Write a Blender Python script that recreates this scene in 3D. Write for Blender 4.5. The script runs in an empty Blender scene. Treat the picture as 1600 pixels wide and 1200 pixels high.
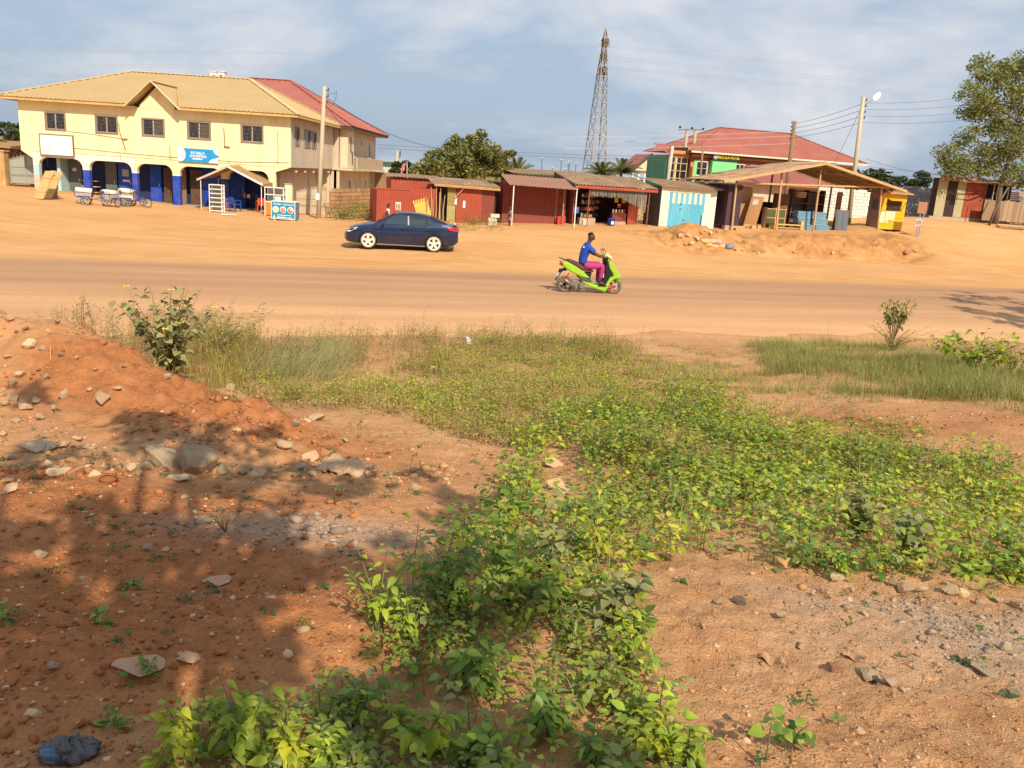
import bpy, math, random
import numpy as np
from mathutils import Vector, Matrix
# ------------------------------------------------------------------ camera, sky, sun, exposure
S = bpy.context.scene
C = S.collection
F, PITCH, ROLL, EYE = 1310.0, math.radians(14.0), math.radians(3.7), 3.25
fwd = np.array([0, math.cos(PITCH), -math.sin(PITCH)])
up0 = np.array([0, math.sin(PITCH), math.cos(PITCH)])
RX = math.cos(ROLL)*np.array([1., 0, 0]) + math.sin(ROLL)*up0
UY = -math.sin(ROLL)*np.array([1., 0, 0]) + math.cos(ROLL)*up0
cam = bpy.data.cameras.new('camera'); cam.sensor_width = 36; cam.lens = F/1600*36
cam.clip_start = .05; cam.clip_end = 6000
camo = bpy.data.objects.new('camera', cam); C.objects.link(camo)
camo.matrix_world = Matrix(((RX[0], UY[0], -fwd[0], 0), (RX[1], UY[1], -fwd[1], 0), (RX[2], UY[2], -fwd[2], EYE), (0, 0, 0, 1)))
S.camera = camo
S.view_settings.view_transform = 'Standard'; S.view_settings.look = 'None'
S.view_settings.gamma = 1; S.view_settings.exposure = 0.1
SUN_AZ, SUN_EL = math.radians(180-25), math.radians(39.5)      # clockwise from +Y (view direction)
sund = np.array([math.sin(SUN_AZ)*math.cos(SUN_EL), math.cos(SUN_AZ)*math.cos(SUN_EL), math.sin(SUN_EL)])
sl = bpy.data.lights.new('sun', 'SUN'); sl.energy = 4.9; sl.angle = math.radians(.55); sl.color = (1, .87, .69)
so = bpy.data.objects.new('sun', sl); C.objects.link(so)
so.rotation_euler = Vector(sund).to_track_quat('Z', 'Y').to_euler()
W = bpy.data.worlds.new('World'); S.world = W; W.use_nodes = True
nt = W.node_tree; N = nt.nodes; K = nt.links; N.clear()
def wn(t, **k):
    n = N.new(t)
    for a, b in k.items(): setattr(n, a, b)
    return n
sky = wn('ShaderNodeTexSky', sky_type='NISHITA', sun_disc=False, sun_elevation=SUN_EL, sun_rotation=SUN_AZ, altitude=100, air_density=1.0, dust_density=3.0, ozone_density=1.5)
bg = wn('ShaderNodeBackground'); bg.inputs[1].default_value = .1
out = wn('ShaderNodeOutputWorld')
tc = wn('ShaderNodeTexCoord'); sep = wn('ShaderNodeSeparateXYZ'); K.new(tc.outputs['Generated'], sep.inputs[0])
def wm(op, a, b=None, c=None):
    n = wn('ShaderNodeMath', operation=op)
    for i, x in enumerate((a, b, c)):
        if x is None: continue
        if isinstance(x, (int, float)): n.inputs[i].default_value = x
        else: K.new(x, n.inputs[i])
    return n.outputs[0]
zz = wm('ADD', wm('MAXIMUM', sep.outputs[2], 0.0), .16)
cx = wm('DIVIDE', sep.outputs[0], zz); cy = wm('DIVIDE', sep.outputs[1], zz)
cmb = wn('ShaderNodeCombineXYZ'); K.new(cx, cmb.inputs[0]); K.new(cy, cmb.inputs[1])
nz = wn('ShaderNodeTexNoise'); nz.inputs['Scale'].default_value = 1.05; nz.inputs['Detail'].default_value = 7; nz.inputs['Roughness'].default_value = .56; nz.inputs['Distortion'].default_value = .25
mp = wn('ShaderNodeMapping'); mp.inputs['Location'].default_value = (.4, 2.2, 5); mp.inputs['Scale'].default_value = (2.3, 2.3, 6.2)
K.new(tc.outputs['Generated'], mp.inputs[0]); K.new(mp.outputs[0], nz.inputs['Vector'])
rp = wn('ShaderNodeValToRGB'); rp.color_ramp.elements[0].position = .48; rp.color_ramp.elements[1].position = .70
K.new(nz.outputs[0], rp.inputs[0])
nz2 = wn('ShaderNodeTexNoise'); nz2.inputs['Scale'].default_value = .4; nz2.inputs['Detail'].default_value = 3
K.new(mp.outputs[0], nz2.inputs['Vector'])
veil = wm('MULTIPLY_ADD', nz2.outputs[0], .3, .62)          # thin even haze veil over the blue
mx0 = wn('ShaderNodeMix', data_type='RGBA'); K.new(veil, mx0.inputs[0]); K.new(sky.outputs[0], mx0.inputs[6]); mx0.inputs[7].default_value = (4.3, 5.35, 6.9, 1)
mx = wn('ShaderNodeMix', data_type='RGBA'); K.new(wm('MULTIPLY', rp.outputs[0], .9), mx.inputs[0]); K.new(mx0.outputs[2], mx.inputs[6]); mx.inputs[7].default_value = (9.0, 8.6, 8.4, 1)
K.new(mx.outputs[2], bg.inputs[0]); K.new(bg.outputs[0], out.inputs[0])
S.render.engine = 'CYCLES'
S.cycles.max_bounces = 5; S.cycles.diffuse_bounces = 3; S.cycles.glossy_bounces = 2; S.cycles.transmission_bounces = 3
# ------------------------------------------------------------------ projection helpers (layout only)
def project(P):
    v = np.asarray(P, float) - np.array([0, 0, EYE]); w = v @ fwd
    return 800 + F*(v @ RX)/w, 600 - F*(v @ UY)/w, w
def ray(px, py): return fwd + RX*((px-800)/F) + UY*((600-py)/F)
def atY(px, py, Y):
    d = ray(px, py); p = d*(Y/d[1]); return Vector((p[0], p[1], p[2]+EYE))
RA = math.radians(16.5); RU = np.array([math.cos(RA), math.sin(RA)]); RN = np.array([-math.sin(RA), math.cos(RA)])
# ------------------------------------------------------------------ noise and terrain
_rng = np.random.RandomState(7); _lat = _rng.rand(256, 256)
def vnoise(x, y):
    x = np.asarray(x, float); y = np.asarray(y, float)
    xi = np.floor(x).astype(int); yi = np.floor(y).astype(int); fx = x-xi; fy = y-yi
    fx = fx*fx*(3-2*fx); fy = fy*fy*(3-2*fy)
    a = _lat[xi & 255, yi & 255]; b = _lat[(xi+1) & 255, yi & 255]; c = _lat[xi & 255, (yi+1) & 255]; d = _lat[(xi+1) & 255, (yi+1) & 255]
    return (a*(1-fx)+b*fx)*(1-fy) + (c*(1-fx)+d*fx)*fy - .5
def fbm(x, y, o=4, g=.5):
    s = 0; a = 1.
    for i in range(o):
        s = s + a*vnoise(x*2**i+17.3*i, y*2**i+5.1*i); a *= g
    return s
def sstep(a, b, x): t = np.clip((x-a)/(b-a), 0, 1); return t*t*(3-2*t)
RIDGE = np.array([(-9, 10.5, 1.6), (-5.39, 8.6, 1.47), (-4.61, 8.4, 1.46), (-3.78, 8.0, 1.33), (-2.71, 7.3, 1.14), (-1.88, 6.8, 1.05), (-1.53, 6.5, 1.0), (-1.0, 6.2, .9)])
def ns(x, y): return -math.sin(RA)*x + math.cos(RA)*y, math.cos(RA)*x + math.sin(RA)*y
def pattern(x, y):
    """soil kinds, measured off the photograph: 1 grey gravel, 2 pale dust, 3 fresh red earth"""
    def blob(cx, cy, rx, ry, a=0):
        c, s = math.cos(a), math.sin(a); u = ((x-cx)*c+(y-cy)*s)/rx; v = (-(x-cx)*s+(y-cy)*c)/ry
        return np.exp(-(u*u+v*v))
    w = fbm(x*1.7, y*1.7, 3)*.5
    grey = blob(2.4, 3.25, 1.0, .35, .15)*.95 + blob(-.95, 4.05, .75, .28, -.1)*.8 + blob(1.6, 3.5, .6, .2)*.45 + blob(-2.6, 6.3, .8, .6)*.2
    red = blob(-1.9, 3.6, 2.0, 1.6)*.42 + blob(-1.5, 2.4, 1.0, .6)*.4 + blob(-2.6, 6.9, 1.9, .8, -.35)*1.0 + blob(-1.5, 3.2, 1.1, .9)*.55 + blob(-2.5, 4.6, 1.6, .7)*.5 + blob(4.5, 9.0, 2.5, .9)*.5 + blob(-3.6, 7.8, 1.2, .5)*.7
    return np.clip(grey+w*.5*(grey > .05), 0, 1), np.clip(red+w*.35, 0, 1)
def terrain(x, y, micro=True):
    x = np.asarray(x, float); y = np.asarray(y, float)
    n, s = ns(x, y)
    k = sstep(6, 14, y); q = y*(1-k) + n/math.cos(RA)*k
    near = np.interp(q, [-60, 0, 2, 4, 6, 7.5, 10, 12, 14, 16, 17], [1.7, 1.67, 1.61, 1.37, 1.06, .85, .56, .36, .2, .07, .02])
    near = near + .25*sstep(2.5, 7, x)*sstep(5, 9, y)*(1-sstep(12.5, 16, n))
    # spoil ridge on the left
    rx = RIDGE[:, 0]; ry = np.interp(x, rx, RIDGE[:, 1]); rz = np.interp(x, rx, RIDGE[:, 2])
    d = y-ry; sh = np.where(d < 0, np.exp(-(d/1.25)**2), np.exp(-(d/.55)**2))
    mound = (rz-near)*sh*sstep(-1.0, -1.9, x) if np.ndim(x) == 0 else (rz-near)*sh*(1-sstep(-1.9, -1.0, x))
    near = near + np.maximum(mound, 0)
    near = near + .10*np.exp(-(((x+.55)/.55)**2+((y-3.0)/.33)**2)) - .10*np.exp(-(((x+1.0)/.5)**2+((y-3.35)/.25)**2)) + .05*np.exp(-(((x+1.4)/.9)**2+((y-2.5)/.3)**2))
    # beyond the road: shoulder, then the ground of the shop row, higher to the right
    row = np.interp(s, [-60, -14, -6, 0, 3, 6, 11.5, 15, 19, 24.4, 27.3, 34, 41, 47, 80], [.9, .6, .12, .1, .25, .66, .76, .85, 1.03, 1.05, 1.25, 1.35, 2.2, 2.1, 2.6])
    wob = .5*vnoise(s*.6, n*0+3.3)
    gent = sstep(28, 46, n)*(1-sstep(17, 20, s)) + sstep(20, 19, s)*0
    a0 = sstep(28.0, 43.0, n); a1 = sstep(37.6+wob, 39.4+wob, n)*.86 + sstep(39, 44, n)*.14
    a2 = sstep(33.0, 46.0, n)
    wb = sstep(16, 20, s)*(1-sstep(32.5, 35.5, s)); wr = sstep(32.5, 36, s)
    a = a0*(1-wb)*(1-wr) + a1*wb + a2*wr
    far = row*a
    spoil = .5*np.exp(-(((s-20.7)/1.15)**2+((n-39.7)/.7)**2)) + .25*np.exp(-(((s-22.6)/.8)**2+((n-39.4)/.6)**2))
    far = far + spoil
    z = np.where(n < 22, near*(1-sstep(14.5, 17, n)), far)
    crown = .20*np.clip(1-((n-22)/5.6)**2, 0, 1)
    z = z + crown
    far_drop = -sstep(90, 400, y)*2.2
    z = z + far_drop
    if micro:
        kn = (1-sstep(13.5, 16.5, n))*sstep(.2, 1, y)
        f = fbm(x*1.1, y*1.1, 3)*.07*kn + fbm(x*5, y*5, 5, .62)*.022*kn + fbm(x*21, y*21, 3, .7)*.012*kn
        mo = sh*(1-sstep(-1.9, -1.0, x))
        f = f + mo*(fbm(x*2.3, y*2.3, 5, .66)*.17+np.abs(fbm(x*9, y*9, 4, .7))*.055)
        cl = np.abs(fbm(x*14+9, y*14, 3, .6)); f = f + kn*.018*cl + kn*pattern(x, y)[1]*.035*np.abs(fbm(x*17+3, y*17, 3, .7))
        bank = wb*np.exp(-((n-38.8)/1.3)**2)
        f = f + bank*(fbm(s*1.5, n*1.8, 5, .7)*.30)
        f = f + (fbm(x*.5, y*.5, 4)*.06+fbm(x*2, y*2, 3)*.02)*sstep(28, 30, n)
        rut = (1-sstep(27.5, 36, n))*sstep(27.5, 29, n)
        f = f - rut*.05*np.abs(vnoise(n*1.4+vnoise(s*.15, n*.2)*2, s*.06))
        z = z + f
    return z
def T(x, y): return float(terrain(np.array([x]), np.array([y]))[0])
def G(px, py, lo=1.2, micro=True, n=1600):
    """point of the ground seen at a pixel"""
    d = ray(px, py); ts = lo*np.exp(np.linspace(0, math.log(300/lo), n)); P = d[None]*ts[:, None]
    h = P[:, 2]+EYE-terrain(P[:, 0], P[:, 1], micro); i = int(np.argmax(h < 0)) if (h < 0).any() else len(ts)-1
    i = max(i, 1); f = h[i-1]/(h[i-1]-h[i]) if h[i-1] != h[i] else 0; p = d*(ts[i-1]+(ts[i]-ts[i-1])*f)
    return Vector((p[0], p[1], T(p[0], p[1])))
def onN(px, py, n):
    """point of the vertical plane parallel to the road at distance n"""
    d = ray(px, py); p = d*(n/(RN[0]*d[0]+RN[1]*d[1])); return Vector((p[0], p[1], p[2]+EYE))
# ------------------------------------------------------------------ object helpers
def tag(o, label=None, cat=None, group=None, kind=None):
    if label: o['label'] = label
    if cat: o['category'] = cat
    if group: o['group'] = group
    if kind: o['kind'] = kind
    return o
def thing(name, label, cat, loc=(0, 0, 0), rz=0, group=None):
    o = bpy.data.objects.new(name, None); C.objects.link(o); o.location = loc; o.rotation_euler = (0, 0, rz); o.empty_display_size = .1
    return tag(o, label, cat, group)
def copy_tree(o, parent=None):
    c = o.copy(); C.objects.link(c); c.parent = parent
    for ch in o.children: copy_tree(ch, c)
    return c
class MB:
    def __init__(s): s.v = []; s.f = []
    def add(s, vs, fs):
        o = len(s.v); s.v += [tuple(p) for p in vs]; s.f += [[i+o for i in f] for f in fs]; return s
    def box(s, x0, x1, y0, y1, z0, z1):
        return s.add([(x0, y0, z0), (x1, y0, z0), (x1, y1, z0), (x0, y1, z0), (x0, y0, z1), (x1, y0, z1), (x1, y1, z1), (x0, y1, z1)],
                     [(0, 3, 2, 1), (4, 5, 6, 7), (0, 1, 5, 4), (1, 2, 6, 5), (2, 3, 7, 6), (3, 0, 4, 7)])
    def bar(s, a, b, w, h=None, upv=(0, 0, 1)):
        a = Vector(a); b = Vector(b); h = h or w; d = (b-a).normalized(); u = Vector(upv)
        if abs(d.dot(u)) > .98: u = Vector((0, 1, 0))
        r = d.cross(u).normalized()*w/2; q = r.cross(d).normalized()*h/2
        return s.add([a-r-q, a+r-q, a+r+q, a-r+q, b-r-q, b+r-q, b+r+q, b-r+q], [(0, 3, 2, 1), (4, 5, 6, 7), (0, 1, 5, 4), (1, 2, 6, 5), (2, 3, 7, 6), (3, 0, 4, 7)][::1])
    def tube(s, pts, r, n=6, cap=True):
        pts = [Vector(p) for p in pts]; m = len(pts); rs = r if isinstance(r, (list, tuple)) else [r]*m; o = len(s.v)
        pr = None
        for i, p in enumerate(pts):
            d = (pts[min(i+1, m-1)]-pts[max(i-1, 0)]).normalized()
            if pr is None: pr = d.orthogonal().normalized()
            else:
                pr = pr - d*pr.dot(d); pr = pr.normalized() if pr.length > 1e-6 else d.orthogonal().normalized()
            q = d.cross(pr)
            for k in range(n):
                a = 2*math.pi*k/n; s.v.append(tuple(p+(pr*math.cos(a)+q*math.sin(a))*rs[i]))
        for i in range(m-1):
            for k in range(n): s.f.append([o+i*n+k, o+i*n+(k+1) % n, o+(i+1)*n+(k+1) % n, o+(i+1)*n+k])
        if cap: s.f.append([o+k for k in range(n)][::-1]); s.f.append([o+(m-1)*n+k for k in range(n)])
        return s
    def lathe(s, prof, n=20, o=(0, 0, 0), axis='z'):
        b = len(s.v); m = len(prof)
        for i in range(n):
            a = 2*math.pi*i/n; c, t = math.cos(a), math.sin(a)
            for r, h in prof:
                p = {'z': (r*c, r*t, h), 'y': (r*c, h, r*t), 'x': (h, r*c, r*t)}[axis]
                s.v.append((p[0]+o[0], p[1]+o[1], p[2]+o[2]))
        for i in range(n):
            j = (i+1) % n
            for k in range(m-1): s.f.append([b+i*m+k, b+j*m+k, b+j*m+k+1, b+i*m+k+1])
        return s
    def prism(s, poly, lo, hi, axis='y'):
        n = len(poly); mk = {'y': lambda p, t: (p[0], t, p[1]), 'x': lambda p, t: (t, p[0], p[1]), 'z': lambda p, t: (p[0], p[1], t)}[axis]
        return s.add([mk(p, lo) for p in poly]+[mk(p, hi) for p in poly],
                     [list(range(n)), list(range(n, 2*n))[::-1]]+[[i, (i+1) % n, n+(i+1) % n, n+i][::-1] for i in range(n)])
    def poly(s, pts): return s.add(pts, [list(range(len(pts)))])
    def corr(s, a, ux, uy, pitch, amp, trap=True):
        """corrugated sheet from corner a, across ux, along uy"""
        a = Vector(a); ux = Vector(ux); uy = Vector(uy); nn = ux.cross(uy).normalized(); L = ux.length
        m = max(1, int(round(L/pitch))); cs = []
        for i in range(m):
            for t, h in ((0, 0), (.5, 0), (.62, 1), (.88, 1)) if trap else ((0, 0), (.25, .7), (.5, 1), (.75, .7)): cs.append(((i+t)/m, h))
        cs.append((1, 0)); o = len(s.v)
        for t, h in cs:
            p = a+ux*t+nn*h*amp; s.v.append(tuple(p)); s.v.append(tuple(p+uy))
        for i in range(len(cs)-1): s.f.append([o+2*i, o+2*i+2, o+2*i+3, o+2*i+1])
        return s
    def slope(s, A, B, D, E_, pitch=.25, amp=.03, cut=None):
        """roof plane: eave A-B, ridge D-E_ (D above A's side), ribs run up the slope"""
        A, B, D, E_ = map(Vector, (A, B, D, E_)); e = (B-A); L = e.length; e.normalize(); nn = e.cross(((D+E_)/2-(A+B)/2)).normalized()
        if nn.z < 0: nn = -nn
        upd = nn.cross(e).normalized()
        if upd.z < 0: upd = -upd
        hD = (D-A).dot(upd); xD = (D-A).dot(e); xE = (E_-A).dot(e); m = max(2, int(L/pitch)); o = len(s.v); cnt = 0
        for i in range(m+1):
            for t, h in ((0, 0), (.55, 0), (.65, 1), (.9, 1)):
                x = (i+t)/m*L
                if x > L+1e-6: break
                hh = hD
                if x < xD: hh = hD*x/xD
                if x > xE: hh = hD*(L-x)/max(L-xE, 1e-6)
                lo = 0
                if cut and cut[0] < x < cut[2]: lo = hD*cut[3]*((x-cut[0])/(cut[1]-cut[0]) if x < cut[1] else (cut[2]-x)/(cut[2]-cut[1]))
                p = A+e*x+nn*h*amp; s.v.append(tuple(p+upd*min(lo, hh))); s.v.append(tuple(p+upd*max(hh, .001))); cnt += 1
        for i in range(cnt-1): s.f.append([o+2*i, o+2*i+2, o+2*i+3, o+2*i+1])
        return s
    def wall(s, x0, x1, z0, z1, y, th, holes=()):
        """wall in the x-z plane facing -y, with rectangular openings"""
        xs = sorted({x0, x1, *[h[0] for h in holes], *[h[1] for h in holes]}); zs = sorted({z0, z1, *[h[2] for h in holes], *[h[3] for h in holes]})
        inh = lambda x, z: any(h[0] < x < h[1] and h[2] < z < h[3] for h in holes)
        for i in range(len(xs)-1):
            for j in range(len(zs)-1):
                a, b, c, d = xs[i], xs[i+1], zs[j], zs[j+1]
                if inh((a+b)/2, (c+d)/2): continue
                s.add([(a, y, c), (b, y, c), (b, y, d), (a, y, d)], [(0, 1, 2, 3)])
        for a, b, c, d in [(x0, x1, z0, z1)]+list(holes):
            s.add([(a, y, c), (b, y, c), (b, y, d), (a, y, d), (a, y+th, c), (b, y+th, c), (b, y+th, d), (a, y+th, d)], [(0, 4, 5, 1), (1, 5, 6, 2), (2, 6, 7, 3), (3, 7, 4, 0)])
        return s
    def move(s, M):
        s.v = [tuple(M @ Vector(p)) for p in s.v]; return s
    def build(s, name, m, parent=None, smooth=False, bevel=0):
        me = bpy.data.meshes.new(name); me.from_pydata(s.v, [], s.f); me.validate(); me.update()
        if smooth: me.polygons.foreach_set('use_smooth', [True]*len(me.polygons))
        me.materials.append(m); o = bpy.data.objects.new(name, me); C.objects.link(o); o.parent = parent
        if bevel:
            b = o.modifiers.new('bevel', 'BEVEL'); b.width = bevel; b.segments = 2; b.limit_method = 'ANGLE'
        return o
def inst(name, me, parent=None, loc=(0, 0, 0), rot=(0, 0, 0), sc=(1, 1, 1)):
    o = bpy.data.objects.new(name, me); C.objects.link(o); o.parent = parent; o.location = loc; o.rotation_euler = rot; o.scale = sc; return o
def npmesh(name, V, Fc, m, parent=None, col=None, smooth=False, attrs=None):
    """big mesh from arrays: V (n,3), Fc (k,3 or 4)"""
    V = np.ascontiguousarray(V, np.float32); Fc = np.ascontiguousarray(Fc, np.int32); k = Fc.shape[1]
    me = bpy.data.meshes.new(name); me.vertices.add(len(V)); me.vertices.foreach_set('co', V.ravel())
    me.loops.add(Fc.size); me.loops.foreach_set('vertex_index', Fc.ravel()); me.polygons.add(len(Fc))
    me.polygons.foreach_set('loop_start', np.arange(0, Fc.size, k, dtype=np.int32)); me.update(calc_edges=True)
    if smooth: me.polygons.foreach_set('use_smooth', np.ones(len(Fc), bool))
    if col is not None:
        a = me.attributes.new('col', 'FLOAT_COLOR', 'POINT'); cc = np.ones((len(V), 4), np.float32); cc[:, :3] = col; a.data.foreach_set('color', cc.ravel())
    for an, av in (attrs or {}).items():
        a = me.attributes.new(an, 'FLOAT', 'POINT'); a.data.foreach_set('value', np.ascontiguousarray(av, np.float32))
    me.materials.append(m); o = bpy.data.objects.new(name, me); C.objects.link(o); o.parent = parent
    return o
def text(s, size, m, parent, loc, rot=(math.pi/2, 0, 0), align='CENTER', name='lettering', ext=.004, sx=1, shear=0):
    cu = bpy.data.curves.new('t', 'FONT'); cu.body = s; cu.size = size; cu.align_x = align; cu.align_y = 'CENTER'; cu.extrude = ext; cu.shear = shear; cu.resolution_u = 3; cu.offset = size*.012
    to = bpy.data.objects.new('t', cu); C.objects.link(to)
    me = bpy.data.meshes.new_from_object(to.evaluated_get(bpy.context.evaluated_depsgraph_get())); me.name = name
    bpy.data.objects.remove(to); bpy.data.curves.remove(cu)
    me.materials.clear(); me.materials.append(m)
    return inst(name, me, parent, loc, rot, (sx, 1, 1))
# ------------------------------------------------------------------ materials
MATS = {}
def mat(name, col, rough=.8, var=.18, scale=2.5, bump=.15, bscale=30, metal=0, spec=.3, stain=None, stain_amt=.35, stain_scale=1.2, stretch=None, trans=0, random_obj=0, coat=0, coord='Object'):
    if name in MATS: return MATS[name]
    m = bpy.data.materials.new(name); m.use_nodes = True; t = m.node_tree; n = t.nodes; l = t.links
    b = n['Principled BSDF']; b.inputs['Roughness'].default_value = rough; b.inputs['Metallic'].default_value = metal; b.inputs['Specular IOR Level'].default_value = spec
    if coat: b.inputs['Coat Weight'].default_value = coat; b.inputs['Coat Roughness'].default_value = .05
    tcn = n.new('ShaderNodeTexCoord'); src = tcn.outputs[coord]
    if stretch:
        mpn = n.new('ShaderNodeMapping'); mpn.inputs['Scale'].default_value = stretch; l.new(src, mpn.inputs[0]); src2 = mpn.outputs[0]
    else: src2 = src
    nn = n.new('ShaderNodeTexNoise'); nn.inputs['Scale'].default_value = scale; nn.inputs['Detail'].default_value = 6; nn.inputs['Roughness'].default_value = .62; l.new(src2, nn.inputs['Vector'])
    hs = n.new('ShaderNodeHueSaturation'); hs.inputs['Color'].default_value = (*col, 1)
    mr = n.new('ShaderNodeMapRange'); mr.inputs[1].default_value = .25; mr.inputs[2].default_value = .75; mr.inputs[3].default_value = 1-var; mr.inputs[4].default_value = 1+var
    l.new(nn.outputs[0], mr.inputs[0]); val = mr.outputs[0]
    if random_obj:
        oi = n.new('ShaderNodeObjectInfo'); ma = n.new('ShaderNodeMath'); ma.operation = 'MULTIPLY_ADD'; l.new(oi.outputs['Random'], ma.inputs[0]); ma.inputs[1].default_value = 2*random_obj; ma.inputs[2].default_value = 1-random_obj
        mm = n.new('ShaderNodeMath'); mm.operation = 'MULTIPLY'; l.new(val, mm.inputs[0]); l.new(ma.outputs[0], mm.inputs[1]); val = mm.outputs[0]
        m3 = n.new('ShaderNodeMath'); m3.operation = 'MULTIPLY_ADD'; l.new(oi.outputs['Random'], m3.inputs[0]); m3.inputs[1].default_value = .014; m3.inputs[2].default_value = .493; l.new(m3.outputs[0], hs.inputs['Hue'])
    l.new(val, hs.inputs['Value']); c = hs.outputs[0]
    if stain:
        n2 = n.new('ShaderNodeTexNoise'); n2.inputs['Scale'].default_value = stain_scale; n2.inputs['Detail'].default_value = 8; n2.inputs['Roughness'].default_value = .7; l.new(src2, n2.inputs['Vector'])
        r2 = n.new('ShaderNodeMapRange'); r2.inputs[1].default_value = .48; r2.inputs[2].default_value = .72; r2.inputs[3].default_value = 0; r2.inputs[4].default_value = stain_amt; l.new(n2.outputs[0], r2.inputs[0])
        mxx = n.new('ShaderNodeMix'); mxx.data_type = 'RGBA'; l.new(r2.outputs[0], mxx.inputs[0]); l.new(c, mxx.inputs[6]); mxx.inputs[7].default_value = (*stain, 1); c = mxx.outputs[2]
    l.new(c, b.inputs['Base Color'])
    if bump:
        n3 = n.new('ShaderNodeTexNoise'); n3.inputs['Scale'].default_value = bscale; n3.inputs['Detail'].default_value = 4; l.new(src2, n3.inputs['Vector'])
        bp = n.new('ShaderNodeBump'); bp.inputs['Strength'].default_value = bump; bp.inputs['Distance'].default_value = .02; l.new(n3.outputs[0], bp.inputs['Height']); l.new(bp.outputs[0], b.inputs['Normal'])
    if trans:
        tr = n.new('ShaderNodeBsdfTranslucent'); l.new(c, tr.inputs[0]); ms = n.new('ShaderNodeMixShader'); ms.inputs[0].default_value = trans
        l.new(b.outputs[0], ms.inputs[1]); l.new(tr.outputs[0], ms.inputs[2]); l.new(ms.outputs[0], n['Material Output'].inputs[0])
    MATS[name] = m; return m
ORD = ['first', 'second', 'third', 'fourth', 'fifth', 'sixth', 'seventh', 'eighth', 'ninth', 'tenth', 'eleventh', 'twelfth', 'thirteenth', 'fourteenth', 'fifteenth', 'sixteenth', 'seventeenth', 'eighteenth', 'nineteenth', 'twentieth']
ORD += ['twenty-'+w for w in ORD[:9]]+['thirtieth']+['thirty-'+w for w in ORD[:9]]
def relabel(group, fmt, key):
    os_ = sorted([o for o in bpy.data.objects if o.parent is None and o.get('group') == group], key=key)
    for i, o in enumerate(os_): o['label'] = fmt % ORD[i]
def leafmat(name, trans=.35, rough=.55, obj=False, col=(.12, .2, .03)):
    """foliage: colour from the per-leaf attribute (or per-object random)"""
    if name in MATS: return MATS[name]
    m = bpy.data.materials.new(name); m.use_nodes = True; t = m.node_tree; n = t.nodes; l = t.links; b = n['Principled BSDF']
    b.inputs['Roughness'].default_value = rough; b.inputs['Specular IOR Level'].default_value = .35
    if obj:
        oi = n.new('ShaderNodeObjectInfo'); hs = n.new('ShaderNodeHueSaturation'); hs.inputs['Color'].default_value = (*col, 1)
        a = n.new('ShaderNodeMapRange'); a.inputs[3].default_value = .6; a.inputs[4].default_value = 1.45; l.new(oi.outputs['Random'], a.inputs[0]); l.new(a.outputs[0], hs.inputs['Value'])
        a2 = n.new('ShaderNodeMapRange'); a2.inputs[3].default_value = .515; a2.inputs[4].default_value = .475; l.new(oi.outputs['Random'], a2.inputs[0]); l.new(a2.outputs[0], hs.inputs['Hue']); c = hs.outputs[0]
    else:
        at = n.new('ShaderNodeAttribute'); at.attribute_name = 'col'; c = at.outputs['Color']
    l.new(c, b.inputs['Base Color'])
    tr = n.new('ShaderNodeBsdfTranslucent'); hs2 = n.new('ShaderNodeHueSaturation'); hs2.inputs['Saturation'].default_value = 1.15; hs2.inputs['Value'].default_value = 1.1; l.new(c, hs2.inputs['Color']); l.new(hs2.outputs[0], tr.inputs[0])
    ms = n.new('ShaderNodeMixShader'); ms.inputs[0].default_value = trans; l.new(b.outputs[0], ms.inputs[1]); l.new(tr.outputs[0], ms.inputs[2]); l.new(ms.outputs[0], n['Material Output'].inputs[0])
    MATS[name] = m; return m
DUST = (.50, .27, .11)
# ------------------------------------------------------------------ ground, road, hills
def axis_pts(segs):
    out = []
    for a, b, st in segs: out += list(np.arange(a, b, st))
    return np.array(out+[segs[-1][1]])
def geo(a, b, s0, s1):
    o = [a]; 
    while o[-1] < b:
        f = (o[-1]-a)/(b-a); o.append(o[-1]+s0+(s1-s0)*f)
    return o[:-1]
def make_ground():
    ys = np.array(geo(-60, .8, 8, .6)+geo(.8, 17, .019, .085)+geo(17, 40, .16, .3)+geo(40, 51, .17, .2)+geo(51, 60, .25, .45)+geo(60, 3000, 2, 300)+[3000])
    px = np.array(geo(0, 2.8, .024, .03)+geo(2.8, 9, .04, .12)+geo(9, 26, .14, .22)+geo(26, 45, .25, .6)+geo(45, 3000, 2, 300)+[3000])
    xs = np.concatenate([-px[:0:-1], px])
    X, Y = np.meshgrid(xs, ys); x = X.ravel(); y = Y.ravel(); z = terrain(x, y)
    nx, ny = len(xs), len(ys); i = np.arange(nx*ny).reshape(ny, nx)
    Fc = np.stack([i[:-1, :-1], i[:-1, 1:], i[1:, 1:], i[1:, :-1]], -1).reshape(-1, 4)
    g, r = pattern(x, y)
    n, s = ns(x, y)
    far = sstep(26, 29, n)
    veg = sstep(60, 120, y); wbk = sstep(16, 19, s)*(1-sstep(33.5, 35.5, s)); bank = wbk*sstep(37.0, 38.2, n+fbm(s*.8, n*.8, 4)*1.2)*(1-sstep(39.8, 41.2, n+fbm(s*.9+4, n, 3)*1.0))
    return npmesh('ground', np.stack([x, y, z], -1), Fc, ground_mat(), smooth=True, attrs={'grey': g*(1-far), 'red': r*(1-far)+.0, 'far': far, 'veg': veg, 'bank': bank})
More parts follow.
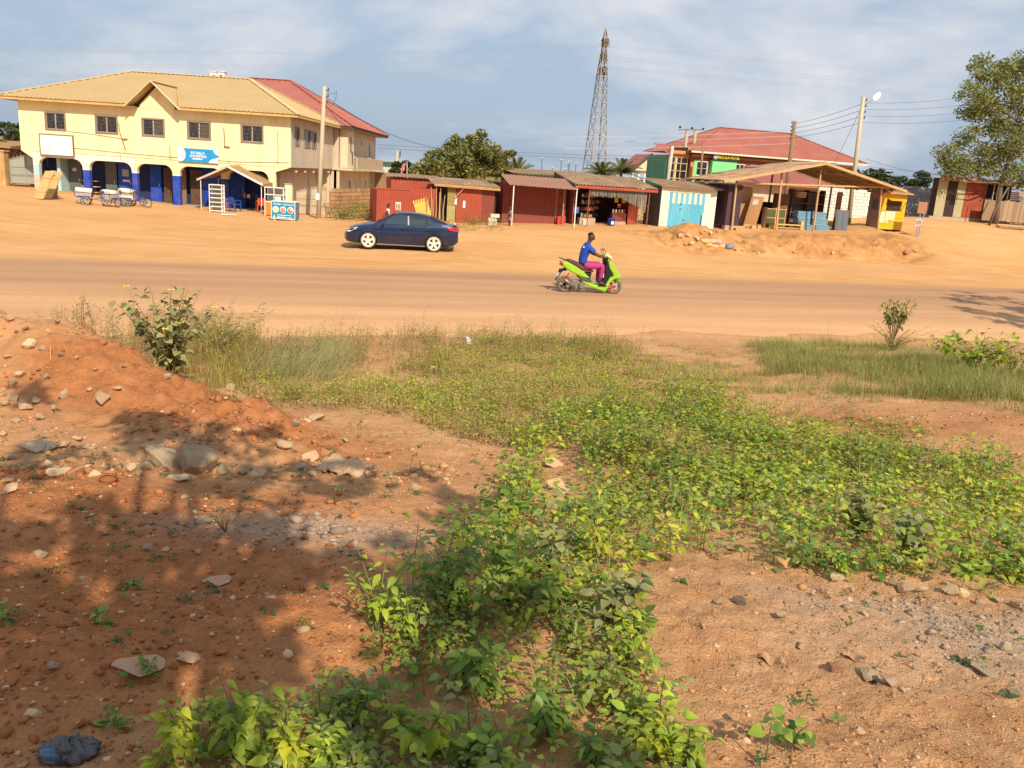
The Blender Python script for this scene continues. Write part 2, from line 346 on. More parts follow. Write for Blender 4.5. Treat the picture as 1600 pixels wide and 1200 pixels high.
def ground_mat():
    m = bpy.data.materials.new('earth'); m.use_nodes = True; t = m.node_tree; n = t.nodes; l = t.links; b = n['Principled BSDF']; b.inputs['Roughness'].default_value = .95; b.inputs['Specular IOR Level'].default_value = .1
    tcn = n.new('ShaderNodeTexCoord')
    def noise(sc, det=6, ro=.6, v=None):
        q = n.new('ShaderNodeTexNoise'); q.inputs['Scale'].default_value = sc; q.inputs['Detail'].default_value = det; q.inputs['Roughness'].default_value = ro; l.new(v or tcn.outputs['Object'], q.inputs['Vector']); return q.outputs[0]
    def attr(a):
        q = n.new('ShaderNodeAttribute'); q.attribute_name = a; return q.outputs['Fac']
    def rng(x, a, bb, c=0, d=1):
        q = n.new('ShaderNodeMapRange'); l.new(x, q.inputs[0]); q.inputs[1].default_value = a; q.inputs[2].default_value = bb; q.inputs[3].default_value = c; q.inputs[4].default_value = d; return q.outputs[0]
    def mix(f, a, bb):
        q = n.new('ShaderNodeMix'); q.data_type = 'RGBA'
        if isinstance(f, (int, float)): q.inputs[0].default_value = f
        else: l.new(f, q.inputs[0])
        for k, v in ((6, a), (7, bb)):
            if isinstance(v, tuple): q.inputs[k].default_value = (*v, 1)
            else: l.new(v, q.inputs[k])
        return q.outputs[2]
    def mul(a, bb):
        q = n.new('ShaderNodeMath'); q.operation = 'MULTIPLY'
        for k, v in enumerate((a, bb)):
            if isinstance(v, (int, float)): q.inputs[k].default_value = v
            else: l.new(v, q.inputs[k])
        return q.outputs[0]
    base = mix(rng(noise(.9, 5), .35, .68), (.47, .23, .098), (.60, .34, .16))
    base = mix(rng(noise(5, 6, .7), .45, .75, 0, .75), base, (.67, .41, .215))
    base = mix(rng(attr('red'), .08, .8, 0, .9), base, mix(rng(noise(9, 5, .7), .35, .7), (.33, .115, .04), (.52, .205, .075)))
    base = mix(mul(attr('grey'), rng(noise(3, 5), .25, .6, .55, 1)), base, mix(rng(noise(60, 3), .35, .65), (.38, .27, .185), (.54, .41, .29)))
    # fine grit: pale chips and dark crumbs
    vo = n.new('ShaderNodeTexVoronoi'); vo.inputs['Scale'].default_value = 75; l.new(tcn.outputs['Object'], vo.inputs['Vector'])
    base = mix(mul(rng(vo.outputs['Distance'], .16, .05), rng(noise(2.2, 4), .48, .6)), base, (.62, .44, .29))
    base = mix(rng(noise(48, 4, .75), .57, .76, 0, .5), base, (.20, .085, .035))
    base = mix(rng(noise(16, 6, .8), .58, .72, 0, .4), base, (.28, .12, .05)); base = mix(rng(noise(27, 5, .8), .60, .72, 0, .6), base, (.70, .47, .28))
    # dusty shoulder beyond the road
    sh = mix(rng(noise(.25, 5), .35, .65), (.57, .285, .10), (.66, .36, .15))
    mpn = n.new('ShaderNodeMapping'); mpn.inputs['Rotation'].default_value = (0, 0, -RA); mpn.inputs['Scale'].default_value = (.38, 1.5, 1); l.new(tcn.outputs['Object'], mpn.inputs[0])
    sh = mix(rng(noise(1.0, 7, .68, mpn.outputs[0]), .42, .68, 0, .6), sh, (.72, .44, .21))
    sh = mix(rng(noise(2.3, 7, .7, mpn.outputs[0]), .56, .74, 0, .4), sh, (.46, .225, .085))
    sh = mix(rng(noise(9, 6, .8), .60, .70, 0, .5), sh, (.76, .50, .27))
    sh = mix(rng(noise(6, 5, .75), .60, .76, 0, .6), sh, (.36, .17, .065))
    bk = mix(rng(noise(1.8, 7, .75), .35, .66), (.30, .13, .045), (.60, .32, .13)); bk = mix(rng(noise(7, 5, .8), .55, .72, 0, .8), bk, (.20, .085, .035))
    sh = mix(mul(attr('bank'), .9), sh, bk)
    base = mix(attr('far'), base, sh)
    base = mix(mul(attr('veg'), rng(noise(.02, 4), .3, .5)), base, (.10, .13, .035))
    l.new(base, b.inputs['Base Color'])
    h1 = noise(22, 5, .7); h2 = noise(110, 3, .6); ad = n.new('ShaderNodeMath'); ad.operation = 'MULTIPLY_ADD'; l.new(h2, ad.inputs[0]); ad.inputs[1].default_value = .35; l.new(h1, ad.inputs[2])
    bp = n.new('ShaderNodeBump'); bp.inputs['Strength'].default_value = .8; bp.inputs['Distance'].default_value = .03; l.new(ad.outputs[0], bp.inputs['Height']); l.new(bp.outputs[0], b.inputs['Normal'])
    return m
tag(make_ground(), kind='structure')
# dusty asphalt carriageway, ragged edges where the dust creeps over it
def make_road():
    sg = np.concatenate([np.arange(-70, -22, 1.0), np.arange(-22, 42, .16), np.arange(42, 110, 1.0)]); k = 26
    lo = 16.1 + fbm(sg*.45, sg*0+2, 4, .6)*.7 + .75*sstep(6.5, 8, sg)*(1-sstep(13, 19, sg)) + .5*(1-sstep(-9, -4, sg)); hi = 27.35 + fbm(sg*.12, sg*0+8, 4, .6)*.5 + fbm(sg*1.3, sg*0+5, 3, .6)*.22
    V = []
    for j in range(k+1):
        t = j/k; nn = lo*(1-t)+hi*t; x = RU[0]*sg+RN[0]*nn; y = RU[1]*sg+RN[1]*nn
        edge = .004 + .018*np.minimum(1, np.minimum(t, 1-t)*k)
        V.append(np.stack([x, y, terrain(x, y, False)+edge], -1))
    m = len(sg); V = np.concatenate(V); i = np.arange((k+1)*m).reshape(k+1, m)
    Fc = np.stack([i[:-1, :-1], i[:-1, 1:], i[1:, 1:], i[1:, :-1]], -1).reshape(-1, 4)
    mt = bpy.data.materials.new('dusty_asphalt'); mt.use_nodes = True; t = mt.node_tree; n = t.nodes; l = t.links; b = n['Principled BSDF']; b.inputs['Roughness'].default_value = .9; b.inputs['Specular IOR Level'].default_value = .15
    tcn = n.new('ShaderNodeTexCoord'); mpn = n.new('ShaderNodeMapping'); mpn.inputs['Rotation'].default_value = (0, 0, -RA); l.new(tcn.outputs['Object'], mpn.inputs[0])
    mp2 = n.new('ShaderNodeMapping'); mp2.inputs['Scale'].default_value = (.07, 1, 1); l.new(mpn.outputs[0], mp2.inputs[0])
    def noise(sc, v, d=6): 
        q = n.new('ShaderNodeTexNoise'); q.inputs['Scale'].default_value = sc; q.inputs['Detail'].default_value = d; q.inputs['Roughness'].default_value = .65; l.new(v, q.inputs['Vector']); return q.outputs[0]
    def ramp(x, *st):
        q = n.new('ShaderNodeValToRGB'); e = q.color_ramp.elements; e[0].position, e[0].color = st[0][0], (*st[0][1], 1); e[1].position, e[1].color = st[-1][0], (*st[-1][1], 1)
        for p, c in st[1:-1]: z = e.new(p); z.color = (*c, 1)
        l.new(x, q.inputs[0]); return q.outputs[0]
    # dust lies thickest along the margins of the carriageway
    sx = n.new('ShaderNodeSeparateXYZ'); l.new(mpn.outputs[0], sx.inputs[0])
    mr = n.new('ShaderNodeMapRange'); mr.inputs[1].default_value = 16; mr.inputs[2].default_value = 27.5; l.new(sx.outputs[1], mr.inputs[0])
    ad = n.new('ShaderNodeMath'); ad.operation = 'MULTIPLY_ADD'; l.new(noise(.9, mp2.outputs[0]), ad.inputs[0]); ad.inputs[1].default_value = .22
    sb = n.new('ShaderNodeMath'); sb.operation = 'SUBTRACT'; l.new(mr.outputs[0], sb.inputs[0]); sb.inputs[1].default_value = .11; l.new(sb.outputs[0], ad.inputs[2])
    across = ramp(ad.outputs[0], (0, (.66, .385, .195)), (.16, (.60, .345, .175)), (.3, (.52, .30, .155)), (.5, (.45, .255, .138)), (.66, (.50, .285, .15)), (.78, (.42, .24, .132)), (.88, (.47, .265, .135)), (1, (.64, .345, .135)))
    mx = n.new('ShaderNodeMix'); mx.data_type = 'RGBA'; mx.blend_type = 'MULTIPLY'; mx.inputs[0].default_value = .5; l.new(across, mx.inputs[6]); l.new(ramp(noise(14, tcn.outputs['Object'], 8), (.3, (.75, .74, .72)), (.7, (1.15, 1.15, 1.15))), mx.inputs[7])
    mx2 = n.new('ShaderNodeMix'); mx2.data_type = 'RGBA'; mx2.blend_type = 'MULTIPLY'; mx2.inputs[0].default_value = .7; l.new(mx.outputs[2], mx2.inputs[6]); l.new(ramp(noise(1.1, mp2.outputs[0], 8), (.3, (.74, .72, .70)), (.7, (1.2, 1.2, 1.18))), mx2.inputs[7])
    l.new(mx2.outputs[2], b.inputs['Base Color'])
    bp = n.new('ShaderNodeBump'); bp.inputs['Strength'].default_value = .3; bp.inputs['Distance'].default_value = .01; l.new(noise(60, tcn.outputs['Object']), bp.inputs['Height']); l.new(bp.outputs[0], b.inputs['Normal'])
    return npmesh('road', V, Fc, mt, smooth=True)
tag(make_road(), kind='structure')
# far low hills
def make_hills():
    mb = MB(); rg = np.random.RandomState(3)
    for (y0, hgt, nn) in ((900, 8, 60), (1500, 16, 50)):
        xs = np.linspace(-y0*1.2, y0*1.2, nn); o = len(mb.v)
        for x in xs:
            h = hgt*(.55+.6*vnoise(x*.004+y0, 1.3)+.25*vnoise(x*.02, y0)); mb.v += [(x, y0, -3), (x, y0+40, h-1), (x, y0+160, h), (x, y0+400, -4)]
        for i in range(nn-1):
            for k in range(3): mb.f.append([o+4*i+k, o+4*i+4+k, o+4*i+5+k, o+4*i+k+1])
    return mb.build('hills', mat('hill_green', (.055, .085, .03), var=.5, scale=.02, bump=0), smooth=True)
tag(make_hills(), kind='structure')
# ------------------------------------------------------------------ yellow two-storey building
CREAM = mat('yellow_render', (.87, .775, .45), .85, .07, .8, .12, 12, stain=(.50, .38, .21), stain_amt=.5, stain_scale=1.3, stretch=(1, 1, .22))
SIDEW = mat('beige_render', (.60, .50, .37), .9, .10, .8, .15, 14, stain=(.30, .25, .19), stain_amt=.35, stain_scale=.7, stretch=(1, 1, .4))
WHITEW = mat('white_column_paint', (.82, .77, .64), .8, .06, 2, .08, 20, stain=(.5, .4, .25), stain_amt=.3)
BLUEP = mat('royal_blue_paint', (.012, .065, .42), .55, .12, 1.5, .08, 20, stain=DUST, stain_amt=.22)
PALEB = mat('pale_blue_paint', (.42, .62, .64), .8, .1, 2, .1, stain=DUST, stain_amt=.4)
BARECOL = mat('bare_plaster', (.58, .48, .36), .9, .15, 3, .2, stain=DUST, stain_amt=.4)
TANROOF = mat('tan_roof_sheet', (.47, .33, .15), .55, .07, .6, .05, 8, spec=.35, stain=(.42, .25, .09), stain_amt=.25, stain_scale=.5)
REDROOF = mat('red_roof_sheet', (.37, .115, .078), .5, .10, .6, .05, 8, spec=.35, stain=(.48, .22, .13), stain_amt=.45, stain_scale=.5)
FASCIA = mat('fascia_board', (.60, .42, .17), .8, .2, 3, .1, stain=(.28, .17, .08), stain_amt=.5, stain_scale=4)
SOFFIT = mat('soffit_timber', (.36, .25, .14), .9, .2, 3)
WFRAME = mat('bronze_window_frame', (.26, .19, .145), .6, .1, 4)
WWHITE = mat('white_window_frame', (.72, .70, .66), .5, .06, 4)
GLASS = mat('window_glass', (.022, .024, .026), .12, .3, 1, 0, spec=.6)
CURT = mat('window_glass_curtained', (.10, .085, .065), .2, .35, 3, 0, spec=.5)
GRILL = mat('grille_iron', (.16, .13, .10), .6, .1, 4)
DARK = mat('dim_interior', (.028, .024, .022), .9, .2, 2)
GREYDOOR = mat('grey_metal_door', (.12, .135, .14), .6, .12, 2, stain=(.22, .17, .12), stain_amt=.3)
RUSTGATE = mat('rusty_folding_gate', (.24, .135, .065), .75, .25, 5, stain=(.36, .2, .09), stain_amt=.5)
CONC = mat('concrete', (.42, .34, .255), .92, .15, 3, .25, 30, stain=DUST, stain_amt=.5)
WOODY = mat('pale_timber', (.58, .36, .15), .8, .18, 4, .15, 30, stretch=(1, 1, .2), stain=(.36, .2, .08), stain_amt=.35)
def window(parent, x0, x1, z0, z1, y, frame=WFRAME, grille=True, pane=GLASS, n=2, f=.085, out=.05):
    w = MB(); w.box(x0-f, x0, y-out, y+.06, z0-f, z1+f).box(x1, x1+f, y-out, y+.06, z0-f, z1+f).box(x0, x1, y-out+.003, y+.06, z1, z1+f).box(x0, x1, y-out+.003, y+.06, z0-f, z0)
    fr = w.build('window', frame, parent)
    for i in range(n):
        a = x0+(x1-x0)*i/n; b = x0+(x1-x0)*(i+1)/n; dy = .012*(i % 2)
        MB().box(a+.035, b-.035, y+.022+dy, y+.028+dy, z0+.03, z1-.03).build('pane', pane if i % 2 else GLASS, fr)
    m = MB()
    for i in range(n):
        a = x0+(x1-x0)*i/n; b = x0+(x1-x0)*(i+1)/n; dy = .012*(i % 2)
        m.box(a, a+.033, y+.008+dy, y+.04+dy, z0, z1).box(b-.033, b, y+.01+dy, y+.04+dy, z0, z1).box(a+.033, b-.033, y+.009+dy, y+.04+dy, z0, z0+.028).box(a+.033, b-.033, y+.009+dy, y+.04+dy, z1-.028, z1)
    m.build('sash', WWHITE if frame is WWHITE else mat('aluminium_sash', (.42, .37, .31), .5), fr)
    if grille:
        g = MB(); k = 7
        for i in range(1, k):
            x = x0+(x1-x0)*i/k; amp = .05 if i % 2 else -.05
            g.tube([(x+(amp*math.sin(j/6*math.pi*2)), y+.004, z0+(z1-z0)*j/6) for j in range(7)], .009, 4)
        for q in (.25, .5, .75): g.bar((x0, y-.004, z0+(z1-z0)*q), (x1, y-.004, z0+(z1-z0)*q), .014)
        g.build('grille', GRILL, fr)
    return fr
def hip_roof(parent, x0, x1, y0, y1, ze, xa, xb, ya, zr, m, cap, pitch=.28, faces='fblr', name='roof', cut=None):
    A, B, Cc, D = (x0, y0, ze), (x1, y0, ze), (x1, y1, ze), (x0, y1, ze); R1, R2 = (xa, ya, zr), (xb, ya, zr)
    r = MB()
    if 'f' in faces: r.slope(A, B, R1, R2, pitch, cut=cut)
    if 'r' in faces: r.slope(B, Cc, R2, R2, pitch)
    if 'b' in faces: r.slope(Cc, D, R2, R1, pitch)
    if 'l' in faces: r.slope(D, A, R1, R1, pitch)
    ro = r.build(name, m, parent)
    for nm, a, b in (('ridge_cap', R1, R2), ('hip_cap', A, R1), ('hip_cap', B, R2), ('hip_cap', Cc, R2), ('hip_cap', D, R1)):
        a = Vector(a)+Vector((0, 0, .04)); b = Vector(b)+Vector((0, 0, .04))
        MB().bar(a, b, .26, .05).build(nm, cap, ro)
    return ro
def yellow_building():
    t = thing('shop_house', 'long yellow two-storey building with tan hipped roof and blue-and-white arched shopfront', 'building', (-30.45, 52, 0))
    Wd, Dp, Z1, Z2 = 16.28, 11.4, 2.82, 5.72
    wins = [(1.57+.085, 2.83-.085), (4.58+.085, 5.95-.085), (7.37+.085, 8.75-.085), (10.09+.085, 11.52-.085), (13.3+.085, 14.67-.085)]
    wz = (4.18, 5.08)
    MB().wall(0, Wd, Z1, Z2, 0, .18, [(a, b, *wz) for a, b in wins]).build('front_wall', CREAM, t)
    for i, (a, b) in enumerate(wins): window(t, a, b, *wz, 0, pane=CURT if i in (2, 3) else GLASS)
    # right side wall (faces +x): built in x-z then turned
    sw = [(1.0, 1.95, 4.15, 5.25), (3.3, 4.75, 4.1, 5.2), (5.1, 6.3, 4.1, 5.15)]
    R = Matrix.Translation((Wd, 0, 0)) @ Matrix.Rotation(math.pi/2, 4, 'Z')
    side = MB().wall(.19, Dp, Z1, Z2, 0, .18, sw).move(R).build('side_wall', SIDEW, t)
    for a, b, c, d in sw:
        w = window(t, a+.07, b-.07, c+.07, d-.07, 0, grille=False); w.matrix_basis = R
    MB().box(0, .2, .19, Dp, Z1, Z2).build('side_wall', CREAM, t)
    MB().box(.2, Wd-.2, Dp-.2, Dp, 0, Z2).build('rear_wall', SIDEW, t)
    MB().box(.1, Wd-.19, .19, Dp-.2, Z1-.16, Z1-.02).build('floor_slab', CONC, t)
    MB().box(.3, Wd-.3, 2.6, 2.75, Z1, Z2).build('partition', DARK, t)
    for k in range(5):  # slab brackets under the side overhang
        MB().box(Wd-1.1, Wd-.02, 1.5+k*2.2, 1.7+k*2.2, Z1-.28, Z1-.165).build('bracket', SIDEW, t)
    gs = Matrix.Translation((Wd-1.1, 0, 0)) @ Matrix.Rotation(math.pi/2, 4, 'Z')
    gwin = [(8.3, 8.9, .9, 2.2)]
    MB().wall(1.7, Dp, -.1, Z1-.17, 0, .2, gwin).move(gs).build('side_wall', SIDEW, t)
    wv = window(t, 8.36, 8.84, .96, 2.14, 0, WWHITE, False, n=1, f=.06); wv.matrix_basis = gs
    # arcade: lintels with rounded corners, columns in two paints
    bays = [(.99, 3.65), (4.05, 6.64), (6.95, 9.11), (9.54, 12.06), (12.5, 14.95)]
    def lintel(a, b, l, r, zt=Z1-.002, zb=2.5, rad=.5):
        pts = [(l, zt), (l, zb-rad)]
        pts += [(a, zb-rad)] if l < a else []
        pts += [(a+rad-rad*math.cos(q), zb-rad+rad*math.sin(q)) for q in np.linspace(0, math.pi/2, 7)][1:]
        pts += [(b-rad+rad*math.sin(q), zb-rad+rad*math.cos(q)) for q in np.linspace(0, math.pi/2, 7)]
        pts += [(r, zb-rad), (r, zt)] if r > b else [(r, zt)]
        return pts
    edges = [.65] + [(bays[i][1]+bays[i+1][0])/2 for i in range(4)] + [15.35]
    for i, (a, b) in enumerate(bays):
        MB().prism(lintel(a, b, edges[i], edges[i+1]), .03, .33).build('arch', WHITEW if i < 2 else CREAM, t)
    MB().poly([(0, .02, Z1-.001), (.65, .02, Z1-.001), (.65, .02, 2.42)]).add([(0, .3, Z1-.001), (.65, .3, Z1-.001), (.65, .3, 2.42)], [(2, 1, 0)]).build('corner_haunch', CREAM, t)
    MB().poly([(15.35, .02, Z1-.001), (Wd, .02, Z1-.001), (15.35, .02, 2.5)]).add([(15.35, .3, Z1-.001), (Wd, .3, Z1-.001), (15.35, .3, 2.5)], [(2, 1, 0)]).build('corner_haunch', CREAM, t)
    cols = [(.65, .99), (3.65, 4.05), (6.64, 6.95), (9.11, 9.54), (12.06, 12.5), (14.95, 15.35)]
    for i, (a, b) in enumerate(cols):
        zb = -.15; mid = 1.9 if i else 1.45
        MB().box(a, b, .031, .329, mid, 2.0).build('column', PALEB if i == 0 else (CREAM if i == 5 else WHITEW), t)
        MB().box(a-.002, b+.002, .028, .332, zb, mid).build('column_base', BARECOL if i == 0 else (CREAM if i == 5 else BLUEP), t)
    # recessed shopfronts behind the arches
    yb = 1.6
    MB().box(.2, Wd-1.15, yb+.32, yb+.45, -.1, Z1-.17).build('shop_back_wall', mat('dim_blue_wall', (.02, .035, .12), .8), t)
    MB().box(.3, Wd-1.2, .02, yb+1.5, -.1, .16).build('plinth', CONC, t)
    MB().box(1.72, 1.92, yb-.9, yb+.3, .16, 2.6).build('pier', PALEB, t)
    def door(x0, x1, m, z1=2.45, y=yb, nm='door', lines=0):
        d = MB().box(x0, x1, y, y+.06, .18, z1).build(nm, m, t)
        MB().bar((x1-.14, y-.035, 1.15), (x1-.14, y-.035, 1.32), .03).build('handle', WWHITE, d)
        return d
    d = door(1.98, 2.75, GREYDOOR); MB().box(2.2, 2.45, yb-.012, yb-.004, 1.75, 1.95).build('notice', WWHITE, d)
    d = door(4.25, 4.95, GREYDOOR); door(5.05, 5.95, BLUEP); door(7.05, 7.75, BLUEP); door(11.0, 13.0, BLUEP)
    MB().box(5.3, 5.72, yb-.012, yb-.004, 1.62, 2.05).build('notice', mat('faded_print', (.35, .37, .42), .7, .4, 14), d)
    MB().box(5.32, 5.76, yb-.012, yb-.004, 1.3, 1.42).build('notice', WWHITE, d)
    for x0, x1 in ((7.95, 8.75), (9.62, 10.3)):   # folding lattice gates
        g = MB()
        k = 11
        for i in range(k):
            x = x0+(x1-x0)*i/(k-1); g.bar((x, yb-.05, .18), (x, yb-.05, 2.3), .028)
        for z in np.arange(.4, 2.2, .24):
            for i in range(0, k-1): g.bar((x0+(x1-x0)*i/(k-1), yb-.07, z), (x0+(x1-x0)*(i+1)/(k-1), yb-.07, z+.24*(1 if i % 2 else -1)*.5+.12*(1 if i % 2 == 0 else -1)), .012)
        g.build('folding_gate', RUSTGATE, t)
    door(8.8, 9.3, mat('brown_door', (.26, .15, .08), .8), 2.3)
    sh = MB()
    for i in range(24): sh.box(10.35+i*.085, 10.42+i*.085, yb-.02, yb+.01, .2, 2.55)
    sh.build('roller_shutter', BLUEP, t)
    shelf = MB()
    for z in (.5, .85, 1.2): shelf.box(2.85, 3.8, yb-.25, yb+.25, z, z+.05)
    shelf.build('shop_shelf', WOODY, t)
    # soffit, fascia, roof, gable
    ov = .62; ze = 5.86
    MB().box(-.75, 7.2, -ov+.03, -.003, Z2+.002, Z2+.03).box(9.5, Wd+.55, -ov+.03, -.003, Z2+.002, Z2+.03).box(-.75, Wd+.55, 0, Dp+.4, Z2+.002, Z2+.03).build('soffit', SOFFIT, t)
    for nm, a, b in (('fascia', (-.85, -ov, 5.80), (7.0-.1, -ov, 5.80)), ('fascia', (9.75+.1, -ov, 5.80), (Wd+.6, -ov, 5.80)), ('fascia', (Wd+.6, -ov+.03, 5.80), (Wd+.6, Dp+.4, 5.80)), ('fascia', (-.85, -ov+.03, 5.80), (-.85, Dp+.4, 5.80))):
        MB().bar(a, b, .035, .2).build(nm, FASCIA, t)
    hip_roof(t, -.95, Wd+.65, -ov-.08, Dp+.45, ze, 4.25, 12.05, 5.75, 8.2, TANROOF, mat('pale_ridge_cap', (.60, .47, .25), .6), cut=(6.95+.8, 8.34+.95, 9.9+.95, .56))
    gx0, gx1, gxm, gz0, gz1 = 6.95, 9.75, 8.04+.3, 5.85, 7.18
    gy = -.02
    MB().prism([(gx0+.35, Z2-.001), (gx1-.35, Z2-.001), (gx1-.35, 5.9), (gxm, gz1-.22), (gx0+.35, 5.9)], gy, gy+.15).build('gable_wall', CREAM, t)
    gr = MB()
    for sx, ex in ((gx0-.15, -1), (gx1+.15, 1)):
        gr.corr((gxm, -ov-.12, gz1), (0, 3.4, 0), (sx-gxm, 0, gz0-.12-gz1), .25, .02)
    g = gr.build('gable_roof', TANROOF, t)
    for sx in (gx0-.2, gx1+.2):
        MB().bar((gxm, -ov-.13, gz1+.02), (sx, -ov-.13, gz0-.14), .03, .17, (0, 1, 0)).build('barge_board', mat('pale_barge_board', (.68, .62, .48), .7), g)
    MB().bar((gxm, -ov-.12, gz1+.03), (gxm, 2.9, gz1+.03), .2, .03).build('ridge_cap', mat('pale_ridge_cap', (.6, .47, .25)), g)
    # wires and rusty brackets on the front
    wm_ = mat('black_cable', (.03, .028, .026), .6, .05, 5, 0)
    MB().tube([(6.0, -.03, 4.75), (6.06, -.04, 4.2), (6.2, -.05, 3.75), (6.35, -.03, 3.2)], .022, 5).build('antenna_mast', RUSTGATE, t)
    MB().bar((6.2, -.06, 3.85), (6.5, -.06, 3.87), .05).build('bracket', RUSTGATE, t)
    MB().tube([(12.3, -.05, 4.85), (12.35, -.06, 4.2), (12.32, -.05, 3.75)], .022, 5).build('antenna_mast', RUSTGATE, t)
    MB().bar((12.3, -.06, 3.8), (12.65, -.06, 3.78), .06).build('bracket', RUSTGATE, t)
    cb = MB(); 
    for pts in ([(2.9, 4.1), (4.4, 4.02), (6.3, 3.85)], [(3.0, 3.15), (6, 3.05), (9, 2.98), (13, 2.95), (16.2, 3.1)], [(15.5, 4.9), (15.55, 3.6), (15.5, 3.0)], [(9.0, 3.6), (9.05, 2.85)], [(6.0, 3.0), (6.02, 2.6)]):
        cb.tube([(x, -.03, z) for x, z in pts], .011, 4)
    cb.build('wall_cable', wm_, t)
    return t
yellow_building()
def back_building():
    t = thing('red_roofed_house', 'cream two-storey house with red sheet roof behind the yellow building', 'building', (-13.6, 63.7, 0))
    Dp = 14.3; Z1, Z2 = 2.95, 5.7
    R = Matrix.Rotation(math.pi/2, 4, 'Z')
    holes = [(3.6, 4.8, 3.7, 5.2), (7.2, 8.0, 4.6, 5.3), (10.6, 11.8, 3.7, 5.1)]
    low = [(4.1, 5.3, .9, 2.1), (7.3, 7.75, 1.1, 2.1), (9.2, 9.65, 1.1, 2.1), (11.0, 12.0, .9, 2.1)]
    MB().wall(0, Dp, Z1, Z2, 0, .2, holes).move(R).build('upper_wall', SIDEW, t)
    MB().wall(0, Dp, -.2, Z1-.19, .35, .2, low).move(R).build('lower_wall', SIDEW, t)
    for h in holes+low:
        w = window(t, h[0]+.07, h[1]-.07, h[2]+.07, h[3]-.07, 0 if h in holes else .35, WWHITE, False, n=2, f=.07); w.matrix_basis = R
    MB().wall(0, 2.3, Z1, Z2, 0, .2).move(Matrix.Translation((.45, 0, 0)) @ R).box(-.1, .44, .003, .19, Z1, Z2).build('bay_wall', mat('cream_bay', (.72, .58, .40), .85, .08), t)
    MB().box(-1, .85, -.1, Dp+.2, Z1-.185, Z1-.02).build('balcony_slab', SIDEW, t)
    MB().box(.56, .7, 2.6, Dp, Z1-.015, Z1+.8).build('balcony_parapet', mat('rough_cast', (.47, .37, .23), .95, .25, 3, .6, 25, stain=(.27, .2, .12), stain_amt=.6, stain_scale=3, stretch=(1, 1, .3)), t)
    MB().box(-14, -.15, 0, .2, 0, Z2).build('front_wall', SIDEW, t); MB().box(-14, 0, Dp-.2, Dp, 0, Z2).build('rear_wall', SIDEW, t)
    MB().box(-14, .9, -.5, Dp+.8, Z2+.01, Z2+.06).build('soffit', SOFFIT, t)
    MB().bar((.95, -.6, 5.82), (.95, Dp+.9, 5.82), .04, .22).build('fascia', mat('dark_fascia', (.09, .06, .05), .7), t)
    MB().bar((-14, -.62, 5.82), (.95, -.62, 5.82), .04, .22).build('fascia', mat('dark_fascia', (.09, .06, .05), .7), t)
    hip_roof(t, -16, 1.05, -.7, Dp+1.0, 5.9, -9, -5.8, 7.5, 9.45, REDROOF, REDROOF, .45)
    MB().tube([(.5, .9, 5.2), (.5, .95, 4.2), (.5, 1.5, 4.1), (.5, 1.6, 3.2)], .03, 5).build('drain_pipe', mat('black_cable', (.03, .028, .026)), t)
    return t
back_building()
for i, px in enumerate((336, 347)):
    p = atY(px, 117, 71.5)
    t = thing('roof_vent', ['left', 'right'][i]+' one of two small white box vents on the red ridge', 'roof vent', (p.x, p.y, p.z-.55), 0, 'white box vents on the ridge')
    MB().box(-.3, .3, -.3, .3, 0, .75).build('casing', WWHITE, t); MB().box(-.1, .12, -.32, -.3, .25, .5).build('opening_shade', DARK, t); MB().box(-.36, .36, -.36, .36, .752, .82).build('cover', WWHITE, t)  # dark plate stands in for the shade inside the vent
